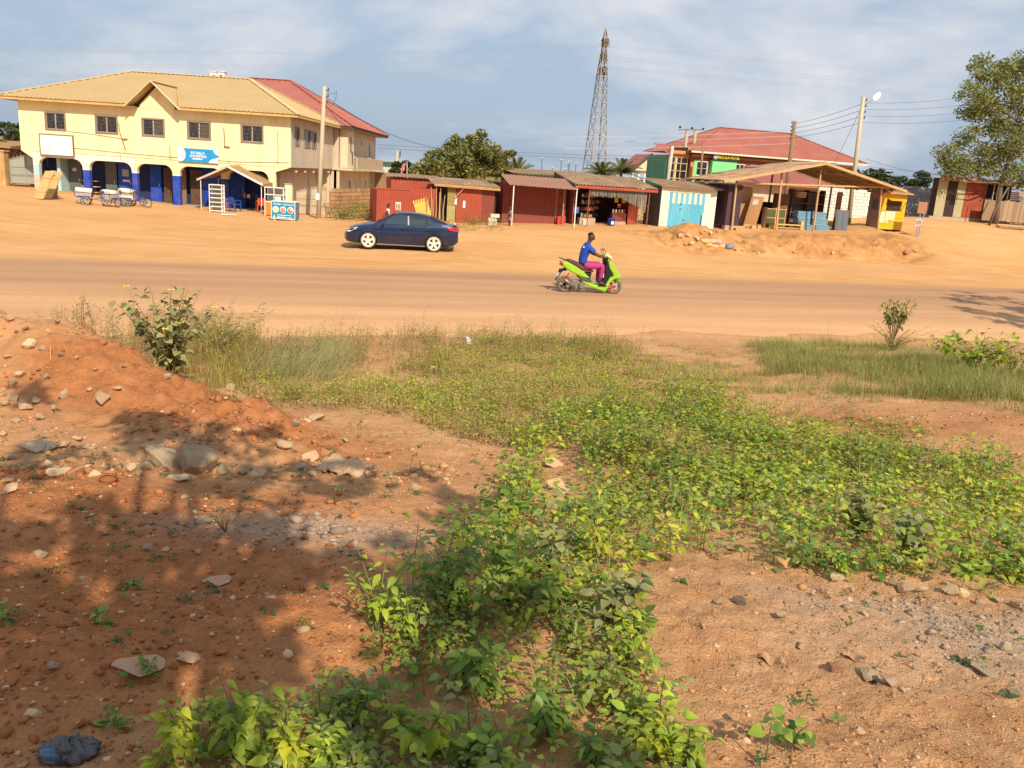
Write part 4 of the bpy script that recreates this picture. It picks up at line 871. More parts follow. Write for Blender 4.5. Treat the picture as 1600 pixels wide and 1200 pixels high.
MB().box(.92, 1.03, -.06, -.05, 1.0, 1.4).build('poster', PWHITE, t)
o3 = o2+Vector((RU[0]*-1.9+RN[0]*3, RU[1]*-1.9+RN[1]*3, 0)); t = thing('rear_lean_to', 'long pale-edged lean-to roof behind the red hoarding', 'shed', o3, RA)
MB().corr((-.2, -.2, 2.15), (2.6, 0, 0), (0, 2.4, .15), .2, .03).build('roof', RUST, t); MB().box(0, 2.3, 0, 2, 0, 2.1).build('wall', REDP, t)
# concrete blocks
bb = onN(763, 351, 41.2)
for k in range(3):
    t = thing('concrete_block', ['bottom', 'middle', 'top'][k]+' pale concrete block of the small pile before the maroon shed', 'concrete block', (bb.x+.05*k*(k-1), bb.y, T(bb.x, bb.y)-.02+.2*k), RA+[.0, .07, -.04][k], 'pile of concrete blocks')
    m = mat('block_grey', (.60, .53, .40), .95, .12, 5, .4, 40)
    b = MB().box(0, .45, 0, .2, 0, .19).build('body', m, t, bevel=.012); 
    for x in (.06, .25): MB().box(x, x+.14, .05, .15, .188, .194).build('core_hole_shade', DARK, t)  # dark plates stand in for shade inside the block's cores
# shop with brown awning
o = onN(783, 352, 43.2); o.z = T(o.x, o.y)-.03
t = thing('awning_shop', 'maroon plank shop with a brown ribbed awning on white posts', 'kiosk', o, RA)
Wd = 3.45
planks(t, .38, 2.95, .05, 2.05, 0, MAROON, .16, seed=5)
planks(t, .0, .37, .05, 2.1, .02, MAROON, .12, seed=6)
sw = MB().corr((0, .03, .05), (0, 2.2, 0), (0, 0, 2.05), .15, .02).build('side_wall', MAROON, t)
MB().box(.05, 3.3, 1.9, 2.1, 0, 2.0).build('rear_wall', MAROON, t)
MB().box(.02, Wd, -.06, 2.2, -.1, .05).build('floor_sill', CONC, t)
planks(t, 2.97, 3.5, .5, 2.05, .02, MAROON, .13, seed=7)
cr = MB().box(3.0, 3.45, -.28, -.02, .02, .55).build('red_crate', mat('crate_red', (.55, .05, .03), .5, .1), t); MB().bar((3.02, -.29, .05), (3.43, -.29, .52), .03, .01).build('crate_brace', REDP, cr)
for k, (x, z) in enumerate(((3.1, .95), (3.3, 1.35), (3.12, 1.6), (3.35, .8))): MB().bar((x, -.03, z), (x+.12, -.03, z+.14), .03).build('hung_tool', BLACKM, t)
MB().lathe([(0, 0), (.03, 0), (.03, .05), (0, .05)], 8, (1.35, -.05, 1.05), 'y').build('padlock', BLACKM, t)
MB().corr((-.15, -1.8, 2.02), (3.7, 0, -.06), (.0, 1.95, .5), .2, .03).build('awning', BROWNSH, t)
MB().corr((-.5, .05, 2.5), (4.1, 0, -.1), (0, 2.4, -.15), .2, .03).build('roof', mat('dark_sheet', (.10, .065, .05), .7), t)
for x, m in ((.02, PWHITE), (3.0, mat('rusty_post', (.36, .22, .14), .8)), (3.38, PWHITE)):
    MB().tube([(x+.06, -1.72 if m is PWHITE else -.9, -.12), (x+.06, -1.72 if m is PWHITE else -.9, 2.02 if m is PWHITE else 2.2)], .032, 8).build('post', m, t)
# open shop with hanging fringe
o = onN(893, 354, 42.8); o.z = T(o.x, o.y)-.03
t = thing('open_goods_shop', 'open red shop stocked with goods under a fringe of hanging strips', 'kiosk', o, RA)
Wd = 4.05
MB().box(.0, Wd, -.05, 2.6, -.1, .04).build('floor', CONC, t)
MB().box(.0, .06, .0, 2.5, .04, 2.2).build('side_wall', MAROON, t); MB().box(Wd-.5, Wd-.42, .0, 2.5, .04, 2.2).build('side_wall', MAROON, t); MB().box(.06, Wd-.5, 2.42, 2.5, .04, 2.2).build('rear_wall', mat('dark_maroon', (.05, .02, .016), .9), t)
planks(t, Wd-.9, Wd-.3, .05, 1.55, -.02, REDP, .13, seed=9)
MB().corr((-.35, -.95, 2.12), (4.75, 0, 0), (0, 3.6, .55), .2, .03).build('roof', RUST, t)
MB().bar((-.3, -.97, 2.02), (4.35, -.97, 2.02), .035, .14).build('fascia', REDP, t)
MB().prism([(-.95, 2.0), (-.95, 2.15), (2.6, 2.7), (2.6, 2.0)], -.33, -.3, 'x').build('gable_board', mat('dark_sheet', (.10, .065, .05)), t)
for x in (.52, 3.92): MB().tube([(x, -.85, -.1), (x+.02, -.85, 2.0)], .03, 8).build('post', REDP, t)
rnd = random.Random(8)
fr = MB()
for i in range(120):
    f = i/119; x = .6+3.2*f; l = .30+.12*rnd.random() if f < .45 else .25+.75*((f-.45)/.55)**1.2+.1*rnd.random()
    a = rnd.uniform(-.03, .03); fr.prism([(x, 1.95), (x+.018, 1.95), (x+.02+a, 1.95-l), (x+a, 1.95-l)], -.8+rnd.uniform(-.03, .03), -.79+rnd.uniform(0, .01))
tag(fr.build('hanging_fringe', mat('grey_strips', (.23, .215, .17), .7, .4, 12), t), kind='stuff')
SH = mat('shelf_red', (.24, .05, .035), .7, .15)
goods = [mat('good%d' % i, c, .5, .15) for i, c in enumerate([(.6, .55, .5), (.45, .08, .06), (.15, .2, .4), (.6, .42, .06), (.2, .3, .15), (.35, .3, .25), (.7, .7, .66), (.08, .07, .07)])]
def goods_on(x0, x1, y, z, hmax, k):
    x = x0
    while x < x1-.08:
        w = rnd.uniform(.06, .13); h = rnd.uniform(.5, 1)*hmax
        if rnd.random() < .5: MB().box(x, x+w*.9, y, y+.12, z, z+h).build('packet', rnd.choice(goods), t)
        else: MB().lathe([(0, 0), (w*.42, 0), (w*.45, h*.7), (w*.2, h*.85), (w*.2, h), (0, h)], 8, (x+w/2, y+.08, z)).build('bottle', rnd.choice(goods), t)
        x += w+rnd.uniform(.005, .03)
for k, z in enumerate((.42, .78, 1.12, 1.45)):
    MB().box(.55, 1.35, .25, .6, z, z+.025).build('shelf', SH, t); goods_on(.58, 1.33, .3, z+.026, .22, k)
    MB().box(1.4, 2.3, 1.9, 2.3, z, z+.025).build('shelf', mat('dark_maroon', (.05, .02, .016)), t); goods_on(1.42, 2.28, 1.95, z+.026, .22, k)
MB().box(.5, 1.4, .2, .62, .04, .4).build('counter', CONC, t)
for x in (.72, .82): MB().lathe([(0, 0), (.04, 0), (.04, .28), (0, .3)], 10, (x, .12, .04)).build('white_bottle', PWHITE, t)
MB().box(.06, .4, .1, .14, .62, .95).build('blue_sack', mat('sack_blue', (.1, .16, .42), .6), t)
MB().box(2.35, 3.15, .15, .5, .04, .75).build('display_counter', SH, t); MB().box(2.36, 3.14, .1, .148, .04, .3).build('counter_base', CONC, t)
for k, (x, c) in enumerate(((2.42, 0), (2.58, 6), (2.76, 3), (2.92, 0), (3.05, 1))): MB().lathe([(0, 0), (.05, 0), (.055, .16), (.02, .2), (0, .2)], 8, (x, .28, .752)).build('bottle', goods[c], t)
for x, z in ((2.42, 1.3), (2.85, 1.28)): MB().box(x, x+.2, .2, .24, z, z+.26).build('yellow_packet', goods[3], t)
MB().box(2.6, 2.78, .16, .2, 1.03, 1.22).build('red_packet', goods[1], t)
tb = o+Vector((RU[0]*2.05-RN[0]*.45, RU[1]*2.05-RN[1]*.45, .03))
t = thing('blue_drum', 'small blue plastic drum with a pale label at the open shop front', 'drum', tb, RA)
MB().lathe([(0, 0), (.16, 0), (.185, .03), (.19, .4), (.2, .42), (.2, .46), (0, .46)], 18).build('body', mat('drum_blue', (.02, .05, .30), .4, .1), t, True); MB().box(-.075, .075, -.205, -.192, .14, .3).build('label_patch', PWHITE, t)
# blue and white plank kiosk
o = onN(1028, 356, 42.4); o.z = T(o.x, o.y)
t = thing('blue_white_kiosk', 'white plank kiosk with pale blue painted doors', 'kiosk', o, RA); Wd = 3.32
WPL = mat('white_plank', (.78, .73, .60), .75, .1, 2, .15, 25, stretch=(1, 1, .2), stain=(.45, .34, .2), stain_amt=.35); SKY = mat('sky_blue_plank', (.10, .42, .58), .65, .1, 2, .1, stretch=(1, 1, .2), stain=(.25, .52, .6), stain_amt=.5)
planks(t, 0, .5, 0, 2.15, 0, WPL, .165, seed=1); planks(t, .5, 2.62, 1.85, 2.15, 0, WPL, .165, seed=2); planks(t, 2.62, Wd, 0, 2.15, 0, WPL, .17, seed=3)
n = 13; w = 2.12/n
for i in range(n):
    x = .5+i*w
    MB().box(x+.004, x+w-.004, -.028, .0, .02, 1.28).build('blue_plank', SKY, t)
    MB().box(x+.004, x+w-.004, -.028, .0, 1.281, 1.845).build('plank_top', SKY if i % 2 == 0 else WPL, t)
for x, z in ((1.15, 1.2), (1.15, .95), (1.4, .38)): MB().bar((x, -.04, z), (x+.1, -.04, z+.06), .03).build('hinge', BLACKM, t)
ci = MB()
for a in np.linspace(0, 6.2, 14): ci.box(1.85+.2*math.cos(a)-.02, 1.85+.2*math.cos(a)+.02, -.034, -.03, 1.05+.2*math.sin(a)-.02, 1.05+.2*math.sin(a)+.02)
tag(ci.build('stencilled_mark', mat('stencil_grey', (.2, .3, .34), .7), t), kind='stuff')
MB().box(-.02, 0.0, .0, 2.0, 0, 2.15).build('side_wall', mat('shaded_side_plank', (.09, .10, .115), .85, .2, 2, .2, stretch=(1, 1, .2)), t)  # dark grey puts the shade of this side into its colour
MB().box(.0, Wd, 1.9, 2.0, 0, 2.1).box(Wd-.04, Wd, .02, 1.9, 0, 2.1).build('rear_wall', OLDWOOD, t)
MB().corr((-.25, -.3, 2.2), (3.85, 0, -.05), (0, 2.7, .32), .2, .03).build('roof', RUST, t); MB().bar((-.2, -.28, 2.16), (3.5, -.28, 2.12), .03, .06).build('fascia', OLDWOOD, t)
planks(t, 2.5, 2.95, 0, .8, -.12, WPL, .22, seed=8, name='prop_board')
# purple corrugated sheet by the shed
o = onN(1124, 362, 42.2); o.z = T(o.x, o.y)
t = thing('purple_sheet_stall', 'dark purple corrugated stall beside the blue and white kiosk', 'stall', o, RA)
PUR = mat('purple_sheet', (.085, .045, .06), .7, .15, 2, stain=(.14, .09, .08), stain_amt=.5)
MB().corr((.28, 0, .25), (.85, 0, 0), (0, 0, 2.2), .09, .02).build('front_sheet', PUR, t); MB().corr((.27, 0, .25), (0, 2.5, 0), (0, 0, 2.2), .12, .02).build('side_sheet', PUR, t); MB().box(.3, 1.1, -.02, .3, -.2, .26).build('stone_base', CONC, t)
MB().box(.3, 1.1, .1, 2.4, 2.46, 2.5).build('roof', OLDWOOD, t)
# big open joinery shed
o = onN(1143, 362, 42.0); o.z = 1.0
t = thing('joinery_shed', 'large open joinery shed with a wide low gable roof on thin posts', 'shed', o, RA)
def rel(v): v = Vector(v)-o; return Vector((v.x*RU[0]+v.y*RU[1], v.x*RN[0]+v.y*RN[1], v.z))
EL, PK, ER = rel((10.59, 46.42, 3.66)), rel((16.5, 48.17, 4.98)), rel((21.84, 49.75, 3.78)); D = 5.2
ro = MB(); kx = 7
for (a, b) in ((EL, PK), (PK, ER)):
    for i in range(kx):
        u0 = a+(b-a)*(i/kx); u1 = a+(b-a)*((i+1)/kx); dz = rnd.uniform(-.02, .02)
        ro.corr(tuple(u0+Vector((0, -.1, dz))), tuple(Vector((0, D/2+.1, 0))), tuple((u1-u0)*1.03), .2, -.025); ro.corr(tuple(u0+Vector((0, D/2-.1, dz+.02))), tuple(Vector((0, D/2, -.12))), tuple((u1-u0)*1.03), .2, -.025)
ro.build('roof_sheets', RUST, t)
for y in np.linspace(0, D, 6):
    for (a, b) in ((EL, PK), (PK, ER)): MB().bar(a+Vector((0, y, -.09)), b+Vector((0, y, -.09)), .06, .1).build('rafter', OLDWOOD, t)
for (a, b) in ((EL, PK), (PK, ER)):
    for f in (.03, .35, .7, .98): 
        c = a+(b-a)*f; MB().bar(c+Vector((0, -.05, -.025)), c+Vector((0, D, -.025)), .07, .05).build('purlin', OLDWOOD, t)
    MB().bar(a+Vector((0, -.12, -.06)), b+Vector((0, -.12, -.06)), .03, .14, (0, 0, 1)).build('barge_board', RAWWOOD, t)
posts = [(1151, 285, 1143, 362), (1222, 270, 1213, 359), (1283, 265, 1271, 358), (1378, 292, 1371, 364)]
for a in posts:
    q = rel(onN(a[0], a[1], 42.0)); b = rel(onN(a[2], a[3], 42.0)); b.z -= .15
    MB().bar(b, q, .085).build('post', RAWWOOD, t)
for a in posts:
    b = rel(onN(a[2], a[3], 42.0)); q = rel(onN(a[0], a[1], 42.0)); MB().bar((b.x, D-.3, b.z-.1), (b.x, D-.3, min(q.z, b.z+3)), .09).build('post', OLDWOOD, t)
q0 = rel(onN(1152, 285, 41.95)); q1 = rel(onN(1379, 292, 41.95)); MB().bar((q0.x, -.06, q0.z-.02), (q1.x+.5, -.06, q1.z-.02), .05, .09).build('tie_beam', RAWWOOD, t)
MB().box(.2, 9.2, -.1, D, -.6, .16).build('earth_floor', mat('beaten_earth', (.52, .29, .12), .95, .15, 2), t)
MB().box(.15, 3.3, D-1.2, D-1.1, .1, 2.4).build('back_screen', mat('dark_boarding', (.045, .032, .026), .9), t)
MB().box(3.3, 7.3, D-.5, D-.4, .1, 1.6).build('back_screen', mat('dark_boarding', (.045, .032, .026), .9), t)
# joinery stock inside the shed
def stock(name, label, cat, x, y, rz=0, group=None): 
    p = o+Vector((RU[0]*x+RN[0]*y, RU[1]*x+RN[1]*y, .16)); return thing(name, label, cat, p, RA+rz, group)
t = stock('plywood_sheet', 'tall curved sheet of plywood standing at the left of the joinery shed', 'board', .35, 1.0)
pl = MB(); 
for i in range(8):
    x0, x1 = .05+i*.16, .05+(i+1)*.16; y0, y1 = .25*math.sin(i/8*2.6), .25*math.sin((i+1)/8*2.6)
    pl.add([(x0, y0, 0), (x1, y1, 0), (x1, y1, 2.2), (x0, y0, 2.2), (x0, y0+.02, 0), (x1, y1+.02, 0), (x1, y1+.02, 2.2), (x0, y0+.02, 2.2)], [(0, 1, 2, 3), (5, 4, 7, 6), (3, 2, 6, 7), (0, 4, 5, 1)])
pl.build('sheet', PLY, t); MB().bar((0, -.02, 0), (0, -.02, 2.2), .07).build('edge_post', RAWWOOD, t)
t = stock('leaning_door', 'brown wooden door with a paper notice leaning in the joinery shed', 'door', .95, .5)
Mx = Matrix(((1, 0, .28, 0), (0, 1, .14, 0), (0, 0, 1, 0), (0, 0, 0, 1)))
d = MB().box(0, .8, 0, .05, 0, 1.75).move(Mx).build('leaf', mat('brown_varnish', (.34, .17, .065), .5, .18, 2, .05, stretch=(1, 1, .2)), t); MB().box(.15, .5, -.012, -.004, 1.3, 1.6).move(Mx).build('notice', mat('grey_paper', (.45, .42, .36), .8, .4, 14), t)
MB().box(.05, .75, -.02, -.005, .1, .2).move(Mx).build('rail', RAWWOOD, t)
for k, (x, y, r) in enumerate(((1.2, -.05, .0), (1.6, .0, .1), (.45, .4, .05))):
    t = stock('timber_offcut', ['short timber offcut at the foot of the leaning door', 'stubby timber block right of the leaning door', 'flat timber offcut below the plywood sheet'][k], 'timber', x, y, r); MB().box(0, [.3, .22, .6][k], 0, .2, 0, [.18, .22, .1][k]).build('piece', RAWWOOD, t)
t = stock('green_cabinet', 'dark green panelled cabinet with pale frame in the joinery shed', 'cabinet', 2.55, .9)
GR = mat('green_panel', (.085, .10, .035), .6, .12)
for i in range(2):
    for j in range(2): MB().box(.06+.62*i, .64+.62*i, 0, .03, .1+.5*j+.02, .58+.5*j).build('panel', GR, t)
for x in (0, .64, 1.26): MB().box(x, x+.055, -.02, .35, 0, 1.2).build('frame', RAWWOOD, t)
for z in (.06, .6, 1.1): MB().box(.05, 1.27, -.018, .03, z, z+.05).build('rail', RAWWOOD, t)
MB().box(.06, 1.25, .3, .34, .1, 1.1).build('back_panel', GR, t)
t = stock('work_bench', 'low yellow-wood bench in front of the green cabinet', 'bench', 2.75, .2)
MB().box(0, 1.9, 0, .35, .28, .34).build('seat', mat('fresh_yellow_wood', (.66, .42, .14), .7, .12, 3), t)
for x in (.0, 1.75): MB().box(x, x+.17, .02, .33, -.05, .55 if x else .62).build('leg', mat('fresh_yellow_wood', (.66, .42, .14)), t)
MB().box(.18, 1.74, .12, .2, .1, .16).build('stretcher', RAWWOOD, t)
PB = mat('powder_blue_paint', (.13, .27, .37), .6, .1, 2)
for k, (x, z, w) in enumerate(((4.6, .0, .95), (5.75, .0, .95), (4.55, .37, .8), (5.55, .37, 1.0), (4.5, .74, .85), (5.5, .74, .9))):
    t = stock('blue_drawer_box', ['bottom left', 'bottom right', 'middle left', 'middle right', 'top left', 'top right'][k]+' pale blue wooden box in the joinery shed pile', 'box', x, .6+.02*k, 0, 'pile of pale blue boxes'); t.location.z += z
    MB().box(0, w, 0, .5, .02, .36).build('carcass', PB, t); MB().box(.04, w-.04, -.02, -.002, .05, .33).build('front_panel', PB, t); MB().box(.0, w, -.015, -.001, .005, .03).build('bottom_edge', mat('pale_edge', (.5, .55, .56), .6), t)
t = stock('open_shelving', 'tall dark wooden shelving at the back of the joinery shed', 'shelf', 5.0, 2.2)
SHF = mat('dark_shelf_wood', (.13, .075, .05), .8, .2)
for x in (0, 1.1, 2.2): MB().box(x, x+.05, 0, .5, 0, 2.3).build('upright', SHF, t)
for z in (.4, .95, 1.5, 2.05, 2.28): MB().box(.05, 2.2, .01, .49, z, z+.045).build('shelf', mat('shelf_edge', (.22, .13, .08), .8), t)
MB().box(.03, 2.22, .46, .49, .1, 2.25).build('back_panel', mat('shelf_back', (.16, .10, .07), .9), t)
t = stock('tall_wardrobe', 'red-brown wardrobe standing left of the shelving in the joinery shed', 'wardrobe', 4.05, 2.2)
MB().box(0, .8, 0, .5, .05, 2.0).build('carcass', mat('wardrobe_brown', (.22, .10, .06), .6, .15, 3, stretch=(1, 1, .2)), t)
for x in (.03, .42): MB().box(x, x+.36, -.02, -.002, .1, 1.95).build('door', mat('wardrobe_brown', (.22, .10, .06)), t)
t = stock('small_crate', 'small yellow crate hung high in the joinery shed', 'crate', 5.0, 1.6); t.location.z += 1.85
for z in (0, .12, .24): MB().box(0, .5, 0, .03, z, z+.08).build('slat', RAWWOOD, t)
for x in (0, .46): MB().box(x, x+.04, .032, .3, 0, .32).build('end', RAWWOOD, t)
t = stock('grey_door_panel', 'grey-blue door panel leaning at the right of the joinery shed', 'door', 7.2, .8)
MB().box(0, .85, 0, .05, 0, 1.3).move(Matrix.Rotation(-.08, 4, 'X')).build('leaf', mat('grey_blue_paint', (.125, .15, .17), .6, .12), t)
for x in (.1, .48): MB().box(x, x+.28, -.02, -.002, .15, 1.15).move(Matrix.Rotation(-.08, 4, 'X')).build('panel', mat('grey_blue_paint', (.125, .15, .17)), t)
t = stock('brown_post_board', 'narrow brown board standing behind the grey-blue door', 'board', 7.55, 1.5); MB().box(0, .35, 0, .06, 0, 2.3).build('plank', mat('wardrobe_brown', (.22, .10, .06)), t); MB().box(-.04, .39, -.02, -.002, 2.1, 2.2).build('batten', OLDWOOD, t)
# white block wall behind the shed
WB = mat('whitewashed_block', (.74, .71, .63), .9, .12, 3, .35, 25, random_obj=.1, stain=(.45, .36, .25), stain_amt=.4); GB = mat('grey_block', (.34, .35, .36), .9, .15, 3, .35, 25, random_obj=.12, stain=(.5, .47, .42), stain_amt=.4)
a = onN(1272, 350, 49.5); b = onN(1360, 345, 49.5); block_wall('whitewashed_wall', 'white-painted concrete block wall behind the joinery shed', (a.x, a.y), (b.x, b.y), T(a.x, a.y), 2.15, .45, .215, .2, WB, mat('wall_joint', (.46, .42, .36), .9), seed=4)
a = onN(1405, 345, 50.5); b = onN(1470, 340, 50.5); block_wall('grey_block_wall', 'grey concrete block wall between the yellow booth and the striped shed', (a.x, a.y), (b.x, b.y), T(a.x, a.y)+.1, 1.95, .45, .215, .2, GB, mat('wall_joint_pale', (.50, .47, .42), .9), .4, seed=5)
# house roof seen beyond the shed
o4 = onN(1290, 300, 62); t = thing('distant_bungalow', 'low red-roofed bungalow seen between the shed posts', 'building', (o4.x-7, o4.y, 1.2), RA)
MB().slope((-1, -1, 2.6), (16, -1, 2.6), (3, 5, 4.2), (12, 5, 4.2), .3).build('roof', REDROOF, t); MB().box(0, 15, 0, 8, 0, 2.58).build('wall', SIDEW, t)
# yellow booth
o = onN(1370, 362, 43.0); o.z = T(o.x, o.y)-.02
t = thing('yellow_booth', 'bright yellow sheet-metal booth with a hatch window', 'booth', o, RA)
YB = mat('booth_yellow', (.70, .41, .02), .5, .08, 2, .04, stain=(.62, .38, .05), stain_amt=.4); Wd, Hb = 1.75, 2.12
MB().wall(0, Wd, .04, Hb, 0, .05, [(.38, 1.42, 1.12, 1.78)]).build('front_panel', YB, t)
for z in (.3, .52, .74, .96): MB().bar((.02, -.012, z), (Wd-.02, -.012, z), .012, .03).build('rib', YB, t)
MB().box(0, .04, .052, 1.1, .05, Hb).build('side_panel', mat('shaded_side_brown', (.34, .22, .18), .7, .12), t); MB().box(Wd-.04, Wd, .052, 1.1, .05, Hb).build('side_panel', YB, t); MB().box(.04, Wd-.04, 1.05, 1.1, .05, Hb).build('rear_panel', YB, t)  # left panel's brown carries the shade of that side in the colour
MB().box(-.02, .0, .3, .8, 1.15, 1.75).build('side_hatch', GREYDOOR, t)
f = MB(); 
for i in range(13): f.bar((.4+i*.083, .03, 1.12), (.4+i*.083, .03, 1.78), .012)
for i in range(7): f.bar((.38, .03, 1.14+i*.1), (1.42, .03, 1.14+i*.1), .012)
f.build('wire_mesh', GRILL, t)
MB().bar((.36, -.32, 1.74), (1.52, -.32, 1.74), .03, .03).add([(.36, 0, 1.86), (1.5, 0, 1.86), (1.5, -.34, 1.75), (.36, -.34, 1.75), (.36, 0, 1.83), (1.5, 0, 1.83), (1.5, -.34, 1.72), (.36, -.34, 1.72)], [(0, 3, 2, 1), (4, 5, 6, 7), (3, 7, 6, 2), (0, 4, 7, 3), (1, 2, 6, 5)]).build('hatch_flap', YB, t)
MB().bar((1.44, -.02, 1.12), (1.5, -.3, 1.72), .02).build('flap_prop', BLACKM, t)
for x0, x1, z0, z1 in ((.04, .36, .42, 1.05), (.4, 1.05, .58, 1.08), (.4, .62, .42, .575)): 
    po = MB().box(x0, x1, -.035, -.028, z0, z1).build('poster', mat('booth_poster', (.80, .72, .42), .7, .12, 6), t)
    mk = MB(); 
    for k in range(6): xx = x0+(x1-x0)*rnd.uniform(.1, .7); zz_ = z0+(z1-z0)*rnd.uniform(.15, .85); mk.box(xx, xx+.06, -.041, -.037, zz_, zz_+.02)
    tag(mk.build('print_marks', mat('dark_print', (.16, .09, .06)), po), kind='stuff')
MB().prism([(-.25, Hb+.005), (1.3, Hb+.005), (1.35, Hb+.05), (.5, Hb+.28), (-.3, Hb+.06)], -.12, Wd+.12, 'x').build('roof', mat('booth_roof', (.24, .17, .12), .7, .2), t)
MB().bar((-.15, -.3, Hb+.04), (Wd+.15, -.3, Hb+.04), .03, .1).build('fascia', mat('orange_board', (.45, .25, .10)), t)
# signpost on the bank
o = G(1431, 370); t = thing('small_signpost', 'leaning blue-grey signpost with two small faded boards', 'signpost', o, RA)
MB().bar((.12, 0, -.2), (.35, 0, 2.0), .05).build('post', mat('faded_blue_steel', (.28, .33, .42), .5, .15), t); MB().bar((0.0, .02, -.2), (.04, .02, 1.3), .045).build('post', mat('faded_blue_steel', (.28, .33, .42)), t)
MB().box(-.25, .38, -.05, -.03, 1.35, 2.0).build('sign_board', mat('rusty_sign', (.36, .17, .11), .7, .25, 6), t); MB().box(-.24, .2, -.05, -.03, .62, 1.05).build('sign_board', mat('faded_pink_sign', (.55, .42, .37), .7, .2, 6), t)
mk = MB()
for k in range(4): mk.box(-.18+k*.09, -.14+k*.09, -.058, -.052, .72, .95)
tag(mk.build('faded_marks', mat('dark_print', (.16, .09, .06)), t), kind='stuff')
# striped shed at the right
o = onN(1457, 342, 46.0); o.z = T(o.x, o.y)+.05
t = thing('striped_plank_shed', 'shed of pale green and dark sheets with a broad timber fascia below the big tree', 'shed', o, RA)
PG = mat('pale_green_sheet', (.42, .38, .22), .7, .12, 1.5, .08); DB = mat('dark_brown_sheet', (.055, .032, .03), .8, .2)
for k, (x0, x1, m) in enumerate(((0, .75, PG), (.78, 1.5, DB), (1.53, 2.2, PG), (2.23, 3.9, mat('peeling_red', (.36, .085, .045), .8, .35, 2.5, .1, stain=(.10, .045, .04), stain_amt=.8, stain_scale=1.6)))):
    MB().corr((x0, 0, .1), (x1-x0, 0, 0), (0, 0, 2.45), .16, .02).build('sheet', m, t)
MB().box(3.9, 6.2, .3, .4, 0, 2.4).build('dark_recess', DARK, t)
MB().box(.4, 6.3, .5, .6, 0, 2.5).build('rear_wall', OLDWOOD, t); MB().corr((0, .02, .1), (0, .5, 0), (0, 0, 2.4), .16, .02).build('side_sheet', DB, t)
MB().corr((-.5, -.6, 2.62), (7.6, 0, -.12), (0, 1.5, .1), .2, .03).build('roof', RUST, t)
for k in range(2): MB().bar((-.5+k*3.35, -.62-.04*k, 2.5-.05*k), (2.9+k*3.6, -.62-.04*k, 2.46-.06*k), .04, .28).build('fascia_plank', mat('weathered_fascia', (.27, .165, .115), .9, .3, 3, .2, stretch=(1, 1, .2)), t)
for k in range(3): MB().bar((4.2+k*.6, -.2, 0), (4.25+k*.6, -.2, 2.4), .06).build('post', POLEW, t)
MB().box(-.3, 6.3, -.02, .06, -.25, .09).build('block_plinth', CONC, t)
of = o+Vector((RU[0]*3.0-RN[0]*.9, RU[1]*3.0-RN[1]*.9, 0)); of.z = T(of.x, of.y)+.15
t = thing('plank_fence', 'fence of upright brown planks before the striped shed', 'fence', of, RA)
planks(t, 0, 3.6, 0, 1.35, 0, mat('fence_plank', (.34, .235, .14), .9, .15, 2, .2, 25, stretch=(1, 1, .2), random_obj=.2), .13, .025, seed=6, zj=.06)
MB().bar((0, .04, .3), (3.6, .04, .3), .05, .07).build('rail', OLDWOOD, t); MB().bar((0, .04, 1.0), (3.6, .04, 1.0), .05, .07).build('rail', OLDWOOD, t)
og = of+Vector((RU[0]*3.7, RU[1]*3.7, -.1))
t = thing('rendered_low_wall', 'low brown rendered wall right of the plank fence', 'wall', og, RA); MB().box(0, 6, 0, .2, -.2, 1.35).build('body', mat('brown_render', (.36, .22, .12)), t); MB().box(-.02, 6.02, -.03, .23, 1.352, 1.42).build('coping', CONC, t)
MB().box(1.5, 1.85, -.012, -.003, .95, 1.15).build('notice', PWHITE, t)
oh = og+Vector((RU[0]*.2+RN[0]*1.2, RU[1]*.2+RN[1]*1.2, 0))
t = thing('timber_stack_stand', 'rough stand stacked with sawn timber behind the low brown wall', 'timber stack', oh, RA)
for k in range(5): MB().box(.1*k, 5.5, .1*k, 1.2, 1.45+k*.13, 1.55+k*.13).build('beam', RAWWOOD if k % 2 else mat('orange_board', (.45, .25, .10)), t)
for x in (.3, 2.5, 5.0): MB().box(x, x+.15, .3, .45, 0, 1.45).build('leg', OLDWOOD, t)
ob = G(1560, 356); t = thing('fallen_beams', 'pale heavy beams lying at the foot of the low brown wall', 'timber', ob, RA-.25)
for k in range(3): MB().bar((0, .12*k, .08+.1*(k == 2)), (1.6+.2*k, .12*k, .06+.1*(k == 2)), .16, .13).build('beam', RAWWOOD if k else OLDWOOD, t)
